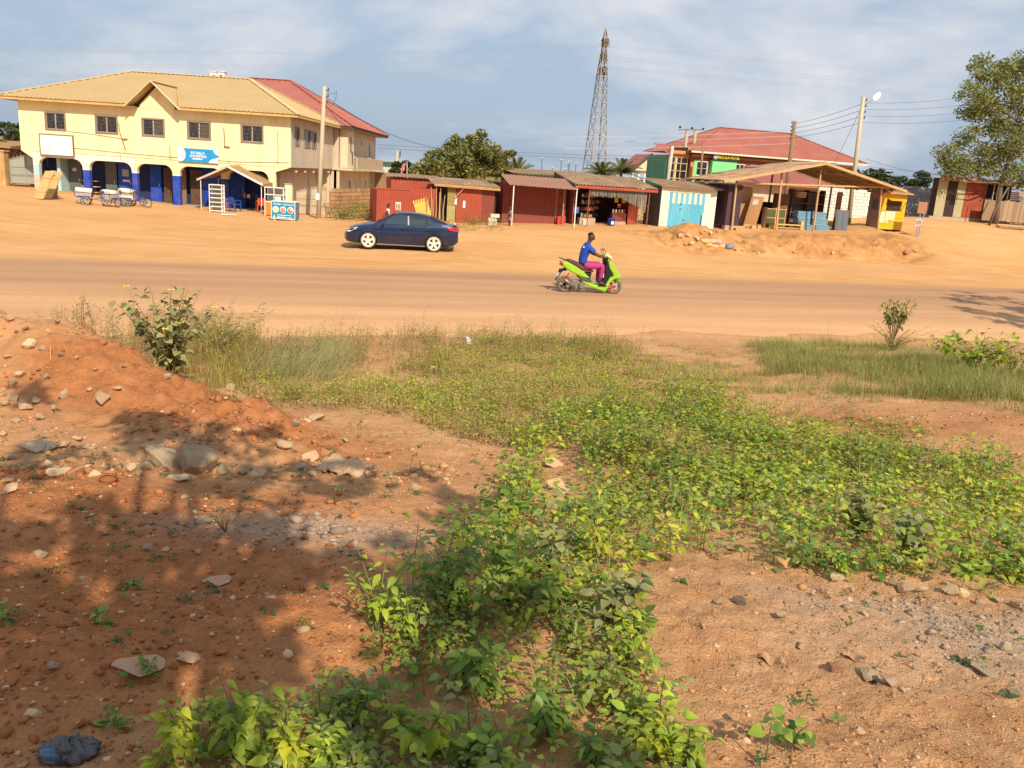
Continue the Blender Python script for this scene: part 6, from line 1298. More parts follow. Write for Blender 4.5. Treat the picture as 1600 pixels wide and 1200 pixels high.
# ------------------------------------------------------------------ blue car
PAINT = mat('navy_car_paint', (.010, .024, .075), .3, .06, 2, 0, metal=.5, spec=.5, coat=1.0, stain=(.16, .10, .05), stain_amt=.16, stain_scale=2)
BRIGHT = mat('trim_and_glint', (.55, .55, .56), .25, .05, 4, 0, metal=.8)
BLK = mat('black_plastic', (.012, .012, .013), .6, .1, 5, 0)
CGLASS = mat('car_glass', (.035, .055, .07), .06, .1, 1, 0, spec=.8)
def car():
    pf, pr = G(578, 386), G(678, 390); mid = (pf+pr)/2; ang = math.atan2(pf.y-pr.y, pf.x-pr.x)
    sc = (pf-pr).length/2.6
    t = thing('sedan_car', 'dark blue saloon car with white alloy wheels on the dirt shoulder', 'car', mid, ang); t.scale = (sc, sc, sc)
    ip = lambda x, a: float(np.interp(x, [p[0] for p in a], [p[1] for p in a]))
    wx = [(-2.27, .60), (-2.2, .72), (-2.0, .80), (-1.6, .85), (-1.0, .875), (1.0, .875), (1.6, .85), (1.95, .78), (2.15, .66), (2.27, .45)]
    zsx = [(-2.27, .92), (-2.2, 1.0), (-1.8, 1.03), (-1.0, .995), (0, .965), (1.0, .93), (1.5, .86), (1.9, .76), (2.15, .66), (2.27, .52)]
    ztx = [(-2.27, .93), (-2.2, 1.06), (-1.75, 1.10), (-1.0, 1.0), (1.0, .99), (1.2, .99), (1.6, .93), (2.0, .82), (2.18, .71), (2.27, .54)]
    zbx = [(-2.27, .42), (-2.1, .28), (-1.7, .22), (-.8, .19), (.9, .19), (1.8, .20), (2.15, .22), (2.27, .30)]
    ax = (-1.3, 1.3); RW = .36
    xs = sorted(set(np.round(np.concatenate([np.linspace(-2.27, 2.27, 75)]+[a+RW*np.cos(np.linspace(0, math.pi, 19)) for a in ax]), 3)))
    mb = MB(); rows = []
    for x in xs:
        w, zs, zt, zb = ip(x, wx), ip(x, zsx), ip(x, ztx), ip(x, zbx); ar = 0
        for a in ax:
            if abs(x-a) < RW: ar = max(ar, .31+math.sqrt(max(0, RW*RW-(x-a)**2)))
        h = zs-zb
        half_ = [(0, zb+.02), (w*.9, zb), (w*.965, zb+.05), (w*.985, zb+.22*h), (w*1.0, zb+.45*h), (w*1.005, zb+.62*h), (w*.975, zb+.80*h), (w*.985, zb+.9*h), (w*.95, zs), (w*.86, zs+(zt-zs)*.55), (w*.5, zt), (0, zt+.012)]
        half_ = [(y, max(z, ar) if i < 7 else max(z, min(ar, z))) for i, (y, z) in enumerate(half_)]
        rows.append([(x, y, z) for y, z in half_]+[(x, -y, z) for y, z in half_[-2:0:-1]])
    k = len(rows[0]); mb.v = [p for r in rows for p in r]
    for i in range(len(xs)-1):
        for j in range(k): mb.f.append([i*k+j, (i+1)*k+j, (i+1)*k+(j+1) % k, i*k+(j+1) % k])
    mb.f.append(list(range(k))); mb.f.append([(len(xs)-1)*k+j for j in range(k)][::-1])
    body = mb.build('body', PAINT, t, True)
    es = body.modifiers.new('edge', 'EDGE_SPLIT'); es.split_angle = math.radians(38)
    # greenhouse
    zrx = [(-1.86, 1.08), (-1.5, 1.22), (-1.1, 1.375), (-.8, 1.44), (-.35, 1.475), (.1, 1.455), (.3, 1.41), (.7, 1.21), (1.12, .99)]
    def gsec(x, off=0):
        zr = ip(x, zrx); zs = ip(x, zsx)-.01; wb = ip(x, wx)*.94; f = min(1, max(0, (zr-zs)/.46)); wt = wb-(wb-.56)*f
        return zs, zr, wb+off, wt+off
    g = MB(); gx = list(np.linspace(-1.86, 1.12, 44)); rows = []
    for x in gx:
        zs, zr, wb, wt = gsec(x); d = zr-zs; hf = [(wb, zs), (wb-(wb-wt)*.45, zs+d*.45), (wt+.02, zr-.07*min(1, d*2)), (wt-.05, zr-.015), (wt*.5, zr+.005), (0, zr+.012)]
        rows.append([(x, y, z) for y, z in hf]+[(x, -y, z) for y, z in hf[-2::-1]])
    k = len(rows[0]); g.v = [p for r in rows for p in r]
    for i in range(len(gx)-1):
        for j in range(k-1): g.f.append([i*k+j, (i+1)*k+j, (i+1)*k+j+1, i*k+j+1][::-1])
    g.build('roof_shell', PAINT, t, True)
    def sidey(x, z):
        zs, zr, wb, wt = gsec(x); d = max(zr-zs, .05); f = (z-zs)/d; return wb-(wb-wt)*min(f, 1)
    def pane(nm, poly, s, m, off=.012):
        n = len(poly); o_ = [(x, s*(sidey(x, z)+off), z) for x, z in poly]; i_ = [(x, s*(sidey(x, z)-.03), z) for x, z in poly]
        return MB().add(o_+i_, [list(range(n))]+[[i, (i+1) % n, n+(i+1) % n, n+i] for i in range(n)]).build(nm, m, t)
    for s in (1, -1):
        pane('side_window', [(.78, 1.0), (.30, 1.0), (-.22, 1.01), (-.18, 1.36), (.1, 1.37), (.38, 1.28)], s, CGLASS)
        pane('side_window', [(-.33, 1.01), (-.98, 1.03), (-.95, 1.30), (-.62, 1.36), (-.29, 1.37)], s, CGLASS)
        pane('window_gap_shade', [(-.36, 1.27), (-.93, 1.24), (-.92, 1.29), (-.62, 1.345), (-.33, 1.355)], s, BLK, .016)  # black pane stands in for the dark cabin behind the open window top
        pane('quarter_window', [(-1.04, 1.04), (-1.38, 1.07), (-1.2, 1.2), (-1.02, 1.28)], s, CGLASS)
        for x in (-.275, -1.0): pane('window_pillar', [(x+.03, 1.0), (x-.03, 1.0), (x-.0, 1.34 if x > -.5 else 1.28), (x+.05, 1.35 if x > -.5 else 1.29)], s, BRIGHT if x > -.5 else BLK, .018)  # front pillar's bright metal stands in for light reflected off it
        for xa in (.95, -.28, -1.22):   # door shut lines
            pts = [(xa, s*(ip(xa, wx)*f+.003), zz_) for f, zz_ in ((.97, .27), (.99, .40), (1.0, .55), (1.005, .68), (.977, .82), (.985, .9), (.95, .965))]
            MB().tube(pts, .006, 4).build('door_seam', BLK, t)
        for xa in (-.12, -1.05): MB().bar((xa-.09, s*.895, .83), (xa+.09, s*.895, .83), .03, .025).build('door_handle', PAINT, t)
        m = MB().lathe([(0, -.1), (.06, -.09), (.075, 0), (.05, .08), (0, .1)], 10, (0, 0, 0), 'y').move(Matrix.Translation((.72, s*.97, 1.0)) @ Matrix.Scale(.8, 4, (1, 0, 0))).build('wing_mirror', PAINT, t, True)
        MB().box(.98, 1.24, .0, .02, 0, .1).move(Matrix.Translation((.62, s*.79-.0, .735)) @ Matrix.Rotation(-s*.5, 4, 'Z') @ Matrix.Rotation(.35, 4, 'Y')).build('headlight_backing', BLK, t) if False else None
        hl = [(2.16, .64, .60), (2.05, .735, .60), (1.82, .80, .72), (1.72, .80, .80), (1.95, .69, .775), (2.12, .6, .70)]
        MB().add([(x, s*(y+.012), z+.01) for x, y, z in hl]+[(x-.06, s*(y-.05), z) for x, y, z in hl], [list(range(6))]+[[i, (i+1) % 6, 6+(i+1) % 6, 6+i] for i in range(6)]).build('headlight', mat('headlight_lens', (.75, .70, .58), .1, .1, 4, 0, spec=.7), t)
        tl = [(-2.24, .69, .84), (-1.9, .835, .88), (-1.82, .845, .97), (-2.1, .77, 1.0), (-2.23, .66, .98)]
        MB().add([(x, s*(y+.015), z) for x, y, z in tl]+[(x+.06, s*(y-.06), z) for x, y, z in tl], [list(range(5))]+[[i, (i+1) % 5, 5+(i+1) % 5, 5+i] for i in range(5)]).build('tail_light', mat('tail_red', (.62, .015, .02), .15, .1, 4, 0, spec=.7), t)
        MB().bar((-.95, s*.80, .2), (.95, s*.80, .2), .05, .03).build('sill_trim', BRIGHT, t)
    def patch(nm, x0, x1, k=.88, n=5):
        p = MB(); 
        for i in range(n+1):
            x = x0+(x1-x0)*i/n; zs, zr, wb, wt = gsec(x); yy = min(wt+.02, wb)*k; p.v += [(x, -yy, zr+.005), (x, -yy*.5, zr+.018), (x, yy*.5, zr+.018), (x, yy, zr+.005)]
        for i in range(n):
            for j in range(3): p.f.append([i*4+j, i*4+j+1, i*4+5+j, i*4+4+j])
        p.build(nm, CGLASS, t, True)
    patch('windscreen', 1.04, .30); patch('rear_window', -1.78, -1.12)
    MB().box(-1.9, 1.9, -.66, .66, .2, .62).build('underbody', BLK, t)
    MB().bar((2.28, -.3, .47), (2.28, .3, .47), .02, .12).build('grille', BLK, t); MB().bar((2.30, -.22, .36), (2.30, .22, .36), .01, .1).build('front_plate', PWHITE, t); MB().box(-2.31, -2.28, -.26, .26, .62, .74).build('rear_plate', PWHITE, t)
    MB().box(-2.3, -2.25, -.5, .5, .86, .9).build('boot_trim', BRIGHT, t); MB().box(-2.16, -2.05, -.62, .62, 1.075, 1.1).build('boot_lip', PAINT, t)
    for x in ax:
        for s in (1, -1):
            w = MB().lathe([(.20, -.09), (.29, -.10), (.315, -.06), (.318, 0), (.315, .06), (.29, .10), (.20, .09)], 30, (0, 0, 0), 'y').build('wheel', mat('dusty_tyre', (.16, .115, .075), .9, .25, 6), t, True); w.location = (x, s*.775, .315)
            WR = mat('white_alloy', (.82, .78, .66), .4, .05, 4, 0)
            MB().lathe([(.255, s*.095), (.262, s*.108), (.215, s*.108), (.195, s*.06), (.195, -s*.06)], 30, (0, 0, 0), 'y').build('rim', WR, w, True)
            for q in range(5):
                a = 2*math.pi*q/5+.3; c_, s_ = math.cos(a), math.sin(a); d = Vector((c_, 0, s_)); e = Vector((-s_, 0, c_))
                MB().add([tuple(d*.03+e*.035+Vector((0, s*.08, 0))), tuple(d*.03-e*.035+Vector((0, s*.08, 0))), tuple(d*.21-e*.05+Vector((0, s*.098, 0))), tuple(d*.21+e*.05+Vector((0, s*.098, 0))), tuple(d*.03+e*.035+Vector((0, s*.05, 0))), tuple(d*.03-e*.035+Vector((0, s*.05, 0))), tuple(d*.21-e*.05+Vector((0, s*.06, 0))), tuple(d*.21+e*.05+Vector((0, s*.06, 0)))], [(0, 1, 2, 3), (4, 7, 6, 5), (0, 3, 7, 4), (1, 5, 6, 2)]).build('spoke', WR, w)
            MB().lathe([(0, s*.102), (.05, s*.1), (.055, s*.05)], 14, (0, 0, 0), 'y').build('hub_cap', WR, w)
            MB().lathe([(0, s*.03), (.16, s*.03), (.16, s*.0), (0, 0)], 20, (0, 0, 0), 'y').build('brake_disc', mat('brake_dark', (.10, .08, .07), .5), w)
            MB().box(-.1, .1, s*.032-.012, s*.032+.012, .07, .15).build('brake_caliper', mat('caliper_red', (.5, .04, .04), .4), w)
    return t
car()
# ------------------------------------------------------------------ people helper
def skin(name, J, E_, m, parent, sub=1, root=0):
    me = bpy.data.meshes.new(name); me.from_pydata([j[:3] for j in J], E_, []); me.update()
    ob = bpy.data.objects.new(name, me); C.objects.link(ob); md = ob.modifiers.new('s', 'SKIN'); md.use_smooth_shade = True
    for i, j in enumerate(J):
        r = j[3] if isinstance(j[3], tuple) else (j[3], j[3]); me.skin_vertices[0].data[i].radius = r
        me.skin_vertices[0].data[i].use_root = (i == root)
    if sub: sb = ob.modifiers.new('b', 'SUBSURF'); sb.levels = sub; sb.render_levels = sub
    dg = bpy.context.evaluated_depsgraph_get(); nm = bpy.data.meshes.new_from_object(ob.evaluated_get(dg)); nm.name = name
    bpy.data.objects.remove(ob); bpy.data.meshes.remove(me)
    nm.materials.clear(); nm.materials.append(m); nm.polygons.foreach_set('use_smooth', [True]*len(nm.polygons))
    return inst(name, nm, parent)
SKIN = mat('dark_skin', (.085, .040, .025), .5, .12, 6, .05, 60, spec=.35); HAIR = mat('black_hair', (.008, .007, .007), .8, .2, 30, .4, 120)
def chain(J, E_, start, pts):
    p = start
    for q in pts: J.append(q); E_.append((p, len(J)-1)); p = len(J)-1
    return p
def hand(J, E_, wrist, c, d, curl, sgn):
    """palm and five fingers along direction d, curling towards curl"""
    c = Vector(c); d = Vector(d).normalized(); k = Vector(curl).normalized(); s = d.cross(k).normalized()
    J.append((*(c+d*.05), (.028, .018))); E_.append((wrist, len(J)-1)); pm = len(J)-1
    for i, (off, l) in enumerate(((-.03, .055), (-.01, .068), (.011, .062), (.031, .048))):
        a = c+d*.085+s*off; b = a+d*l*.5+k*l*.35; e = b+k*l*.6-d*l*.1; chain(J, E_, pm, [(*a, .0095), (*b, .009), (*e, .0075)])
    a = c+d*.045+s*(-.035*sgn)+k*.012; chain(J, E_, pm, [(*a, .011), (*(a+d*.03+k*.03), .009)])
def scooter_and_rider():
    pr, pf = G(881, 457), G(957, 460); mid = (pr+pf)/2; sc = (pf-pr).length/1.36; ang = math.atan2(pf.y-pr.y, pf.x-pr.x)
    t = thing('motor_scooter', 'lime green motor scooter being ridden along the dusty road', 'scooter', mid, ang); t.scale = (sc,)*3
    X = lambda cx: (cx-712)/548; Z = lambda cy: (1085-cy)/548
    LIME = mat('lime_paint', (.27, .55, .015), .35, .10, 4, 0, stain=(.40, .36, .10), stain_amt=.35, stain_scale=5, spec=.5, coat=.6)
    def pr_(nm, pts, w, m, bev=.02, y0=0, taper=None, par=t):
        o = MB().prism([(X(a), Z(b)) for a, b in pts], y0-w, y0+w).build(nm, m, par)
        if bev: bm_ = o.modifiers.new('b', 'BEVEL'); bm_.width = bev; bm_.segments = 3; bm_.limit_method = 'ANGLE'; bm_.angle_limit = math.radians(50)
        return o
    TY = mat('dusty_tyre', (.16, .115, .075))
    for x, zc in ((X(342), .225), (X(1087), .225)):
        w = MB().lathe([(.15, -.045), (.20, -.055), (.222, -.025), (.225, 0), (.222, .025), (.20, .055), (.15, .045)], 28, (0, 0, 0), 'y').build('wheel', TY, t, True); w.location = (x, 0, zc)
        MB().lathe([(.15, -.04), (.16, -.042), (.14, -.02), (.14, .02), (.16, .042), (.15, .04)], 28, (0, 0, 0), 'y').build('rim', mat('rim_grey', (.42, .38, .33), .4, .1, metal=.5), w)
        for q in range(5): a = q*1.2566; MB().bar((0, 0, 0), (.145*math.cos(a), 0, .145*math.sin(a)), .03, .035, (0, 1, 0)).build('spoke', BLK, w)
        MB().lathe([(0, -.05), (.04, -.05), (.04, .05), (0, .05)], 12, (0, 0, 0), 'y').build('hub', BLK, w)
    MB().lathe([(.05, -.062), (.09, -.062), (.09, -.055), (.05, -.055)], 20, (X(1087), 0, .225), 'y').build('brake_disc', STEEL, t)
    MB().box(X(1020), X(1075), -.085, -.05, Z(1010), Z(930)).build('brake_caliper', mat('caliper_red', (.5, .04, .04)), t, bevel=.01)
    pr_('tail_panel', [(250, 622), (350, 632), (480, 690), (600, 765), (705, 852), (640, 850), (540, 828), (430, 782), (330, 728), (285, 690)], .15, LIME, .035)
    pr_('seat', [(350, 596), (400, 592), (490, 618), (570, 668), (640, 715), (750, 735), (742, 762), (640, 768), (560, 738), (470, 684), (360, 628)], .135, mat('seat_brown', (.10, .045, .035), .5, .15), .03)
    pr_('grab_rail', [(222, 572), (300, 590), (360, 606), (355, 622), (290, 605), (225, 582)], .10, BLK, .008)
    pr_('under_seat_body', [(560, 790), (725, 768), (705, 858), (738, 910), (640, 905), (560, 850)], .12, BLK, .02)
    pr_('side_skirt_trim', [(515, 820), (640, 845), (700, 868), (735, 912), (640, 905), (570, 880)], .16, mat('skirt_grey', (.09, .085, .075), .5), .015)
    pr_('floor_panel', [(565, 885), (640, 905), (770, 942), (930, 955), (960, 962), (948, 1042), (905, 1032), (700, 975), (610, 930)], .155, LIME, .03)
    pr_('front_shield', [(958, 625), (975, 600), (1020, 612), (1105, 720), (1170, 808), (1172, 830), (1065, 852), (1005, 915), (958, 1035), (925, 1000), (940, 940), (990, 850), (1050, 805), (1040, 770), (985, 700)], .15, LIME, .04)
    pr_('shield_stripe', [(990, 605), (1030, 625), (1090, 700), (1150, 790), (1120, 770), (1050, 680)], .10, mat('charcoal_trim', (.10, .10, .10), .4), .015)
    pr_('leg_shield_inner', [(895, 565), (950, 560), (965, 640), (1040, 780), (985, 850), (950, 930), (880, 900), (930, 800), (915, 690)], .125, BLK, .02)
    pr_('head_cowl', [(905, 480), (965, 478), (1022, 572), (975, 582), (920, 560), (895, 520)], .10, mat('pale_lime', (.60, .66, .22), .35, .06, coat=.4), .03)
    MB().lathe([(0, .0), (.05, .005), (.06, -.03)], 14, (0, 0, 0), 'x').move(Matrix.Translation((X(1010), 0, Z(545)))).build('headlight', mat('headlight_lens', (.75, .70, .58)), t)
    MB().tube([(X(915), -.33, Z(540)), (X(925), -.2, Z(530)), (X(935), 0, Z(525)), (X(925), .2, Z(530)), (X(915), .33, Z(540))], .016, 7).build('handlebar', BLK, t)
    for s in (-1, 1): MB().tube([(X(905), s*.36, Z(545)), (X(918), s*.25, Z(535))], .021, 8).build('grip', BLK, t)
    for s, cx_, cy_ in ((-1, 838, 395), (1, 925, 445)):
        mm = MB().tube([(X(905), s*.2, Z(500)), (X(870), s*.24, Z(430)), (X(cx_+12), s*.26, Z(cy_+10))], .007, 5).build('mirror_stalk', BLK, t); MB().lathe([(0, -.02), (.045, -.015), (.05, .01), (0, .015)], 14, (0, 0, 0), 'x').move(Matrix.Translation((X(cx_), s*.27, Z(cy_)))).build('mirror', STEEL, mm, True)
    for s in (-1, 1): MB().tube([(X(1000), s*.07, Z(800)), (X(1087), s*.075, .225)], .022, 8).build('fork_leg', STEEL, t)
    pr_('front_mudguard', [(1000, 850), (1065, 830), (1150, 850), (1185, 900), (1150, 880), (1070, 862), (1010, 890)], .06, LIME, .015)
    pr_('rear_mudguard', [(245, 742), (330, 725), (360, 760), (300, 765), (262, 800), (205, 905), (190, 912), (225, 850)], .055, BLK, .008)
    MB().box(-.09, .09, -.006, .006, -.055, .055).move(Matrix.Translation((X(222), 0, Z(818))) @ Matrix.Rotation(math.pi/2, 4, 'Z') @ Matrix.Rotation(.5, 4, 'X')).build('number_plate', PWHITE, t)
    MB().box(X(248), X(275), -.08, .08, Z(690), Z(630)).build('tail_light', mat('tail_red', (.62, .015, .02)), t, bevel=.01)
    MB().tube([(X(300), -.13, Z(885)), (X(330), -.135, Z(895)), (X(450), -.14, Z(975)), (X(480), -.12, Z(985))], [.04, .058, .058, .03], 12).build('exhaust', mat('exhaust_steel', (.22, .18, .15), .4, .2, metal=.5), t, True)
    MB().lathe([(0, -.13), (.07, -.13), (.085, -.1), (.085, .05), (0, .05)], 16, (X(585), -.02, Z(965)), 'y').build('engine_cover', mat('engine_grey', (.20, .17, .14), .6, .3, 8), t)
    MB().box(X(430), X(640), -.07, .09, Z(1020), Z(890)).build('engine_case', mat('engine_grey', (.20, .17, .14)), t, bevel=.02)
    for k in range(7): MB().tube([(X(385)-.006*k+.028*math.cos(a), -.1, Z(790)-.016*k+.0*a) if False else (X(378)-.008*k, -.1+.028*math.cos(a), Z(795)-.018*k+.028*math.sin(a)) for a in np.linspace(0, 6.28, 9)], .006, 4).build('spring_coil', mat('spring_red', (.65, .08, .03), .4), t)
    MB().tube([(X(600), .1, Z(1000)), (X(560), .16, Z(1060))], .01, 5).build('side_stand', BLK, t)
    MB().box(X(860), X(920), -.06, .06, Z(840), Z(775)).build('bag_hook_bottle', PWHITE, t, bevel=.012)
    # rider
    r = thing('person', 'rider in a blue T-shirt and magenta trousers seated on the lime green scooter', 'person', mid, ang); r.scale = (sc,)*3
    xz = lambda cx, cy: (X(cx), Z(cy))
    pel = (X(590), 0, Z(650)); J = [(*pel, (.10, .085))]; E_ = []
    ch = chain(J, E_, 0, [(X(590), 0, Z(540), (.10, .078)), (X(615), 0, Z(440), (.12, .082)), (X(640), 0, Z(365), (.09, .07)), (X(662), 0, Z(332), .060), (X(670), 0, Z(305), .062)])
    head = chain(J, E_, ch, [(X(682), 0, Z(268), (.080, .090)), (X(684), 0, Z(222), (.076, .086)), (X(684), 0, Z(196), (.04, .045))])
    chain(J, E_, ch+1, [(X(735), 0, Z(285), (.030, .028)), (X(748), 0, Z(288), .016)])          # jaw and lips
    chain(J, E_, ch+1, [(X(732), 0, Z(252), .018), (X(744), 0, Z(262), .014)])                  # nose
    for s in (-1, 1):
        chain(J, E_, ch+1, [(X(672), s*.078, Z(262), .014), (X(668), s*.09, Z(268), .011)])       # ears
        sh = chain(J, E_, 2, [(X(650), s*.17, Z(395), .062)])
        wr = chain(J, E_, sh, [(X(715), s*.235, Z(470), .050), (X(775), s*.26, Z(515), .044), (X(850), s*.28, Z(528), .036), (X(892), s*.295, Z(536), .027)])
        hand(J, E_, wr, (X(892), s*.295, Z(536)), (1, 0, -.02), (0, 0, -1), s)
        hip = chain(J, E_, 0, [(X(640), s*.11, Z(668), .090)])
        an = chain(J, E_, hip, [(X(760), s*.16, Z(668), .082), (X(868), s*.17, Z(655), .066), (X(862), s*.15, Z(760), .058), (X(848), s*.135, Z(870), .040), (X(846), s*.135, Z(905), .036)])
        chain(J, E_, an, [(X(880), s*.14, Z(925), (.036, .028)), (X(925), s*.15, Z(932), (.036, .02))])
    body = skin('body', J, E_, SKIN, r, 1)
    SHIRT = mat('blue_tshirt', (.02, .07, .42), .8, .15, 5, .3, 25); TROU = mat('magenta_trousers', (.42, .045, .19), .8, .14, 5, .35, 22)
    J = [(X(592), 0, Z(672), (.158, .135))]; E_ = []
    c2 = chain(J, E_, 0, [(X(586), 0, Z(600), (.162, .132)), (X(588), 0, Z(530), (.162, .128)), (X(612), 0, Z(440), (.178, .130)), (X(638), 0, Z(372), (.135, .105)), (X(656), 0, Z(338), (.078, .07))])
    for s in (-1, 1): chain(J, E_, 3, [(X(650), s*.175, Z(400), .092), (X(695), s*.225, Z(448), .082), (X(718), s*.24, Z(476), .076)])
    sh_ = skin('t_shirt', J, E_, SHIRT, r, 1); MB().box(0, .09, -.012, .0, 0, .045).move(Matrix.Translation((X(556), -.128, Z(415))) @ Matrix.Rotation(.5, 4, 'Z')).build('back_print', PWHITE, sh_)
    J = [(X(600), 0, Z(655), (.14, .118))]; E_ = []
    for s in (-1, 1): chain(J, E_, 0, [(X(645), s*.112, Z(672), .105), (X(760), s*.16, Z(668), .098), (X(868), s*.17, Z(656), .084), (X(864), s*.15, Z(760), .074), (X(850), s*.138, Z(862), .062)])
    skin('trousers', J, E_, TROU, r, 1)
    J = [(X(658), 0, Z(268), (.082, .068)), (X(675), 0, Z(228), (.086, .090)), (X(682), 0, Z(203), (.068, .078)), (X(682), 0, Z(190), (.03, .04))]; skin('hair', J, [(0, 1), (1, 2), (2, 3)], HAIR, r, 1)
    for s in (-1, 1): MB().lathe([(0, -.012), (.011, 0), (0, .012)], 8, (X(735), s*.032, Z(243))).build('eye', mat('eye_white', (.5, .48, .44), .3), r); MB().box(X(828), X(952), s*.14-.05, s*.14+.05, Z(955), Z(944)).build('sandal', BLK, r)
scooter_and_rider()
def child(label, base, rz, h, top_m, low_m, arm):
    r = thing('person', label, 'person', base, rz); k = h/1.1; r.scale = (k,)*3
    J = [(0, 0, .55, (.085, .07))]; E_ = []
    ch = chain(J, E_, 0, [(0, 0, .66, (.085, .065)), (0, .0, .78, (.095, .065)), (0, -.005, .84, .05), (0, -.01, .875, .034), (0, -.015, .92, .045)])
    chain(J, E_, ch, [(0, -.015, .98, (.062, .07)), (0, -.01, 1.05, (.055, .062)), (0, -.01, 1.08, .03)]); chain(J, E_, ch+1, [(0, -.085, .965, .012), (0, -.095, .955, .009)])
    for s in (-1, 1):
        chain(J, E_, ch+1, [(s*.066, 0, .975, .012)])
        wr = chain(J, E_, 2, [(s*.11, 0, .80, .038), (s*.14, -.02, .68, .030), (s*.14, -.05-arm*.08, .57+arm*.06, .024), (s*.135, -.07-arm*.1, .51+arm*.08, .018)]); p = J[wr]; hand(J, E_, wr, p[:3], (0, -.2, -1), (0, -1, 0), s)
        an = chain(J, E_, 0, [(s*.055, 0, .48, .056), (s*.06, -.02*s, .28, .042), (s*.06, .015*s, .06, .027), (s*.06, .02*s, .03, .026)]); chain(J, E_, an, [(s*.062, -.06+.02*s, .02, (.024, .016)), (s*.064, -.11+.02*s, .016, (.022, .012))])
    skin('body', J, E_, SKIN, r, 1)
    J = [(0, 0, .54, (.105, .085))]; E_ = []; chain(J, E_, 0, [(0, 0, .66, (.10, .08)), (0, 0, .78, (.108, .08)), (0, -.005, .845, (.06, .05))])
    for s in (-1, 1): chain(J, E_, 2, [(s*.112, 0, .80, .050), (s*.132, -.012, .73, .045)])
    skin('shirt', J, E_, top_m, r, 1)
    J = [(0, 0, .55, (.10, .082))]; E_ = []
    for s in (-1, 1): chain(J, E_, 0, [(s*.055, 0, .48, .070), (s*.06, -.015*s, .30, .058)])
    skin('shorts', J, E_, low_m, r, 1)
    skin('hair', [(0, .025, .96, (.058, .055)), (0, .01, 1.03, (.064, .068)), (0, 0, 1.07, (.045, .05)), (0, 0, 1.09, .02)], [(0, 1), (1, 2), (2, 3)], HAIR, r, 1)
    for s in (-1, 1): MB().lathe([(0, -.01), (.009, 0), (0, .01)], 8, (s*.026, -.078, .985)).build('eye', mat('eye_white', (.5, .48, .44)), r)
p = onN(606, 350, 40.0); p.z = T(p.x, p.y)-.02
child('child in a white shirt walking past the red hoarding behind the blue car', p, math.radians(-100), 1.12, mat('white_cloth', (.62, .60, .58), .8, .12, 6), mat('grey_cloth', (.10, .10, .12), .8, .12, 6), .8)
p = onN(796, 353, 41.2); p.z = T(p.x, p.y)
child('child in a greyish dress at the left post of the awning shop', p, math.radians(-70), .98, mat('grey_pink_cloth', (.36, .26, .24), .8, .15, 6), mat('lilac_cloth', (.34, .28, .30), .8, .15, 6), .2)
# ------------------------------------------------------------------ foreground: stones, weeds, grass, litter
def inpoly(px, py, poly):
    r = np.zeros(len(px), bool); n = len(poly); j = n-1
    for i in range(n):
        xi, yi = poly[i]; xj, yj = poly[j]
        r ^= ((yi > py) != (yj > py)) & (px < (xj-xi)*(py-yi)/((yj-yi) if yj != yi else 1e-9)+xi); j = i
    return r
STM = mat('field_stone', (.52, .37, .23), .92, .2, 6, .5, 35, random_obj=.28, stain=(.42, .22, .10), stain_amt=.6, stain_scale=5)
GSTM = mat('grey_stone', (.42, .315, .20), .9, .25, 7, .5, 40, random_obj=.15, stain=(.46, .26, .13), stain_amt=.75, stain_scale=4)
RSTM = mat('pink_block', (.60, .36, .21), .92, .15, 6, .4, 40, random_obj=.1)
def stone_mesh(seed, flat=.6, sub=2, cuts=7):
    import bmesh
    rg = random.Random(seed); bm = bmesh.new(); bmesh.ops.create_icosphere(bm, subdivisions=sub, radius=1)
    pl = []
    for _ in range(cuts):
        d = Vector((rg.gauss(0, 1), rg.gauss(0, 1), rg.gauss(0, 1))).normalized(); pl.append((d, rg.uniform(.42, .74)))
    for v in bm.verts:
        for d, h in pl:
            k = v.co.dot(d)
            if k > h: v.co -= d*(k-h)
        v.co += Vector((vnoise(v.co.x*3+seed, v.co.y*3), vnoise(v.co.y*3, v.co.z*3+seed), vnoise(v.co.z*3, v.co.x*3)))*.07
        v.co.z *= flat
    me = bpy.data.meshes.new('stone'); bm.to_mesh(me); bm.free(); return me
STV = [stone_mesh(i+11, f, 3, 15) for i, f in enumerate((.75, .6, .5, .85, .4, .65))]
def put_stone(px, py, w, label, flat=None, m=None, group=None, rot=None, var=0, name='stone', cat='stone', sink=.2):
    p = G(px, py); d = math.hypot(p.x, p.y, p.z-EYE) if hasattr(math, 'hypot') else 5; s = w*d/F/1.5
    me = STV[var % len(STV)].copy(); me.materials.append(m or STM)
    fz = flat if flat else 1.0; rg = random.Random(px*31+py)
    o = inst(name, me, None, (p.x, p.y, p.z+s*.6*fz*(1-2*sink)), rot or (rg.uniform(-.3, .3), rg.uniform(-.3, .3), rg.uniform(0, 6.28)), (s*rg.uniform(.9, 1.15), s*rg.uniform(.75, 1), s*fz))
    return tag(o, label, cat, group)
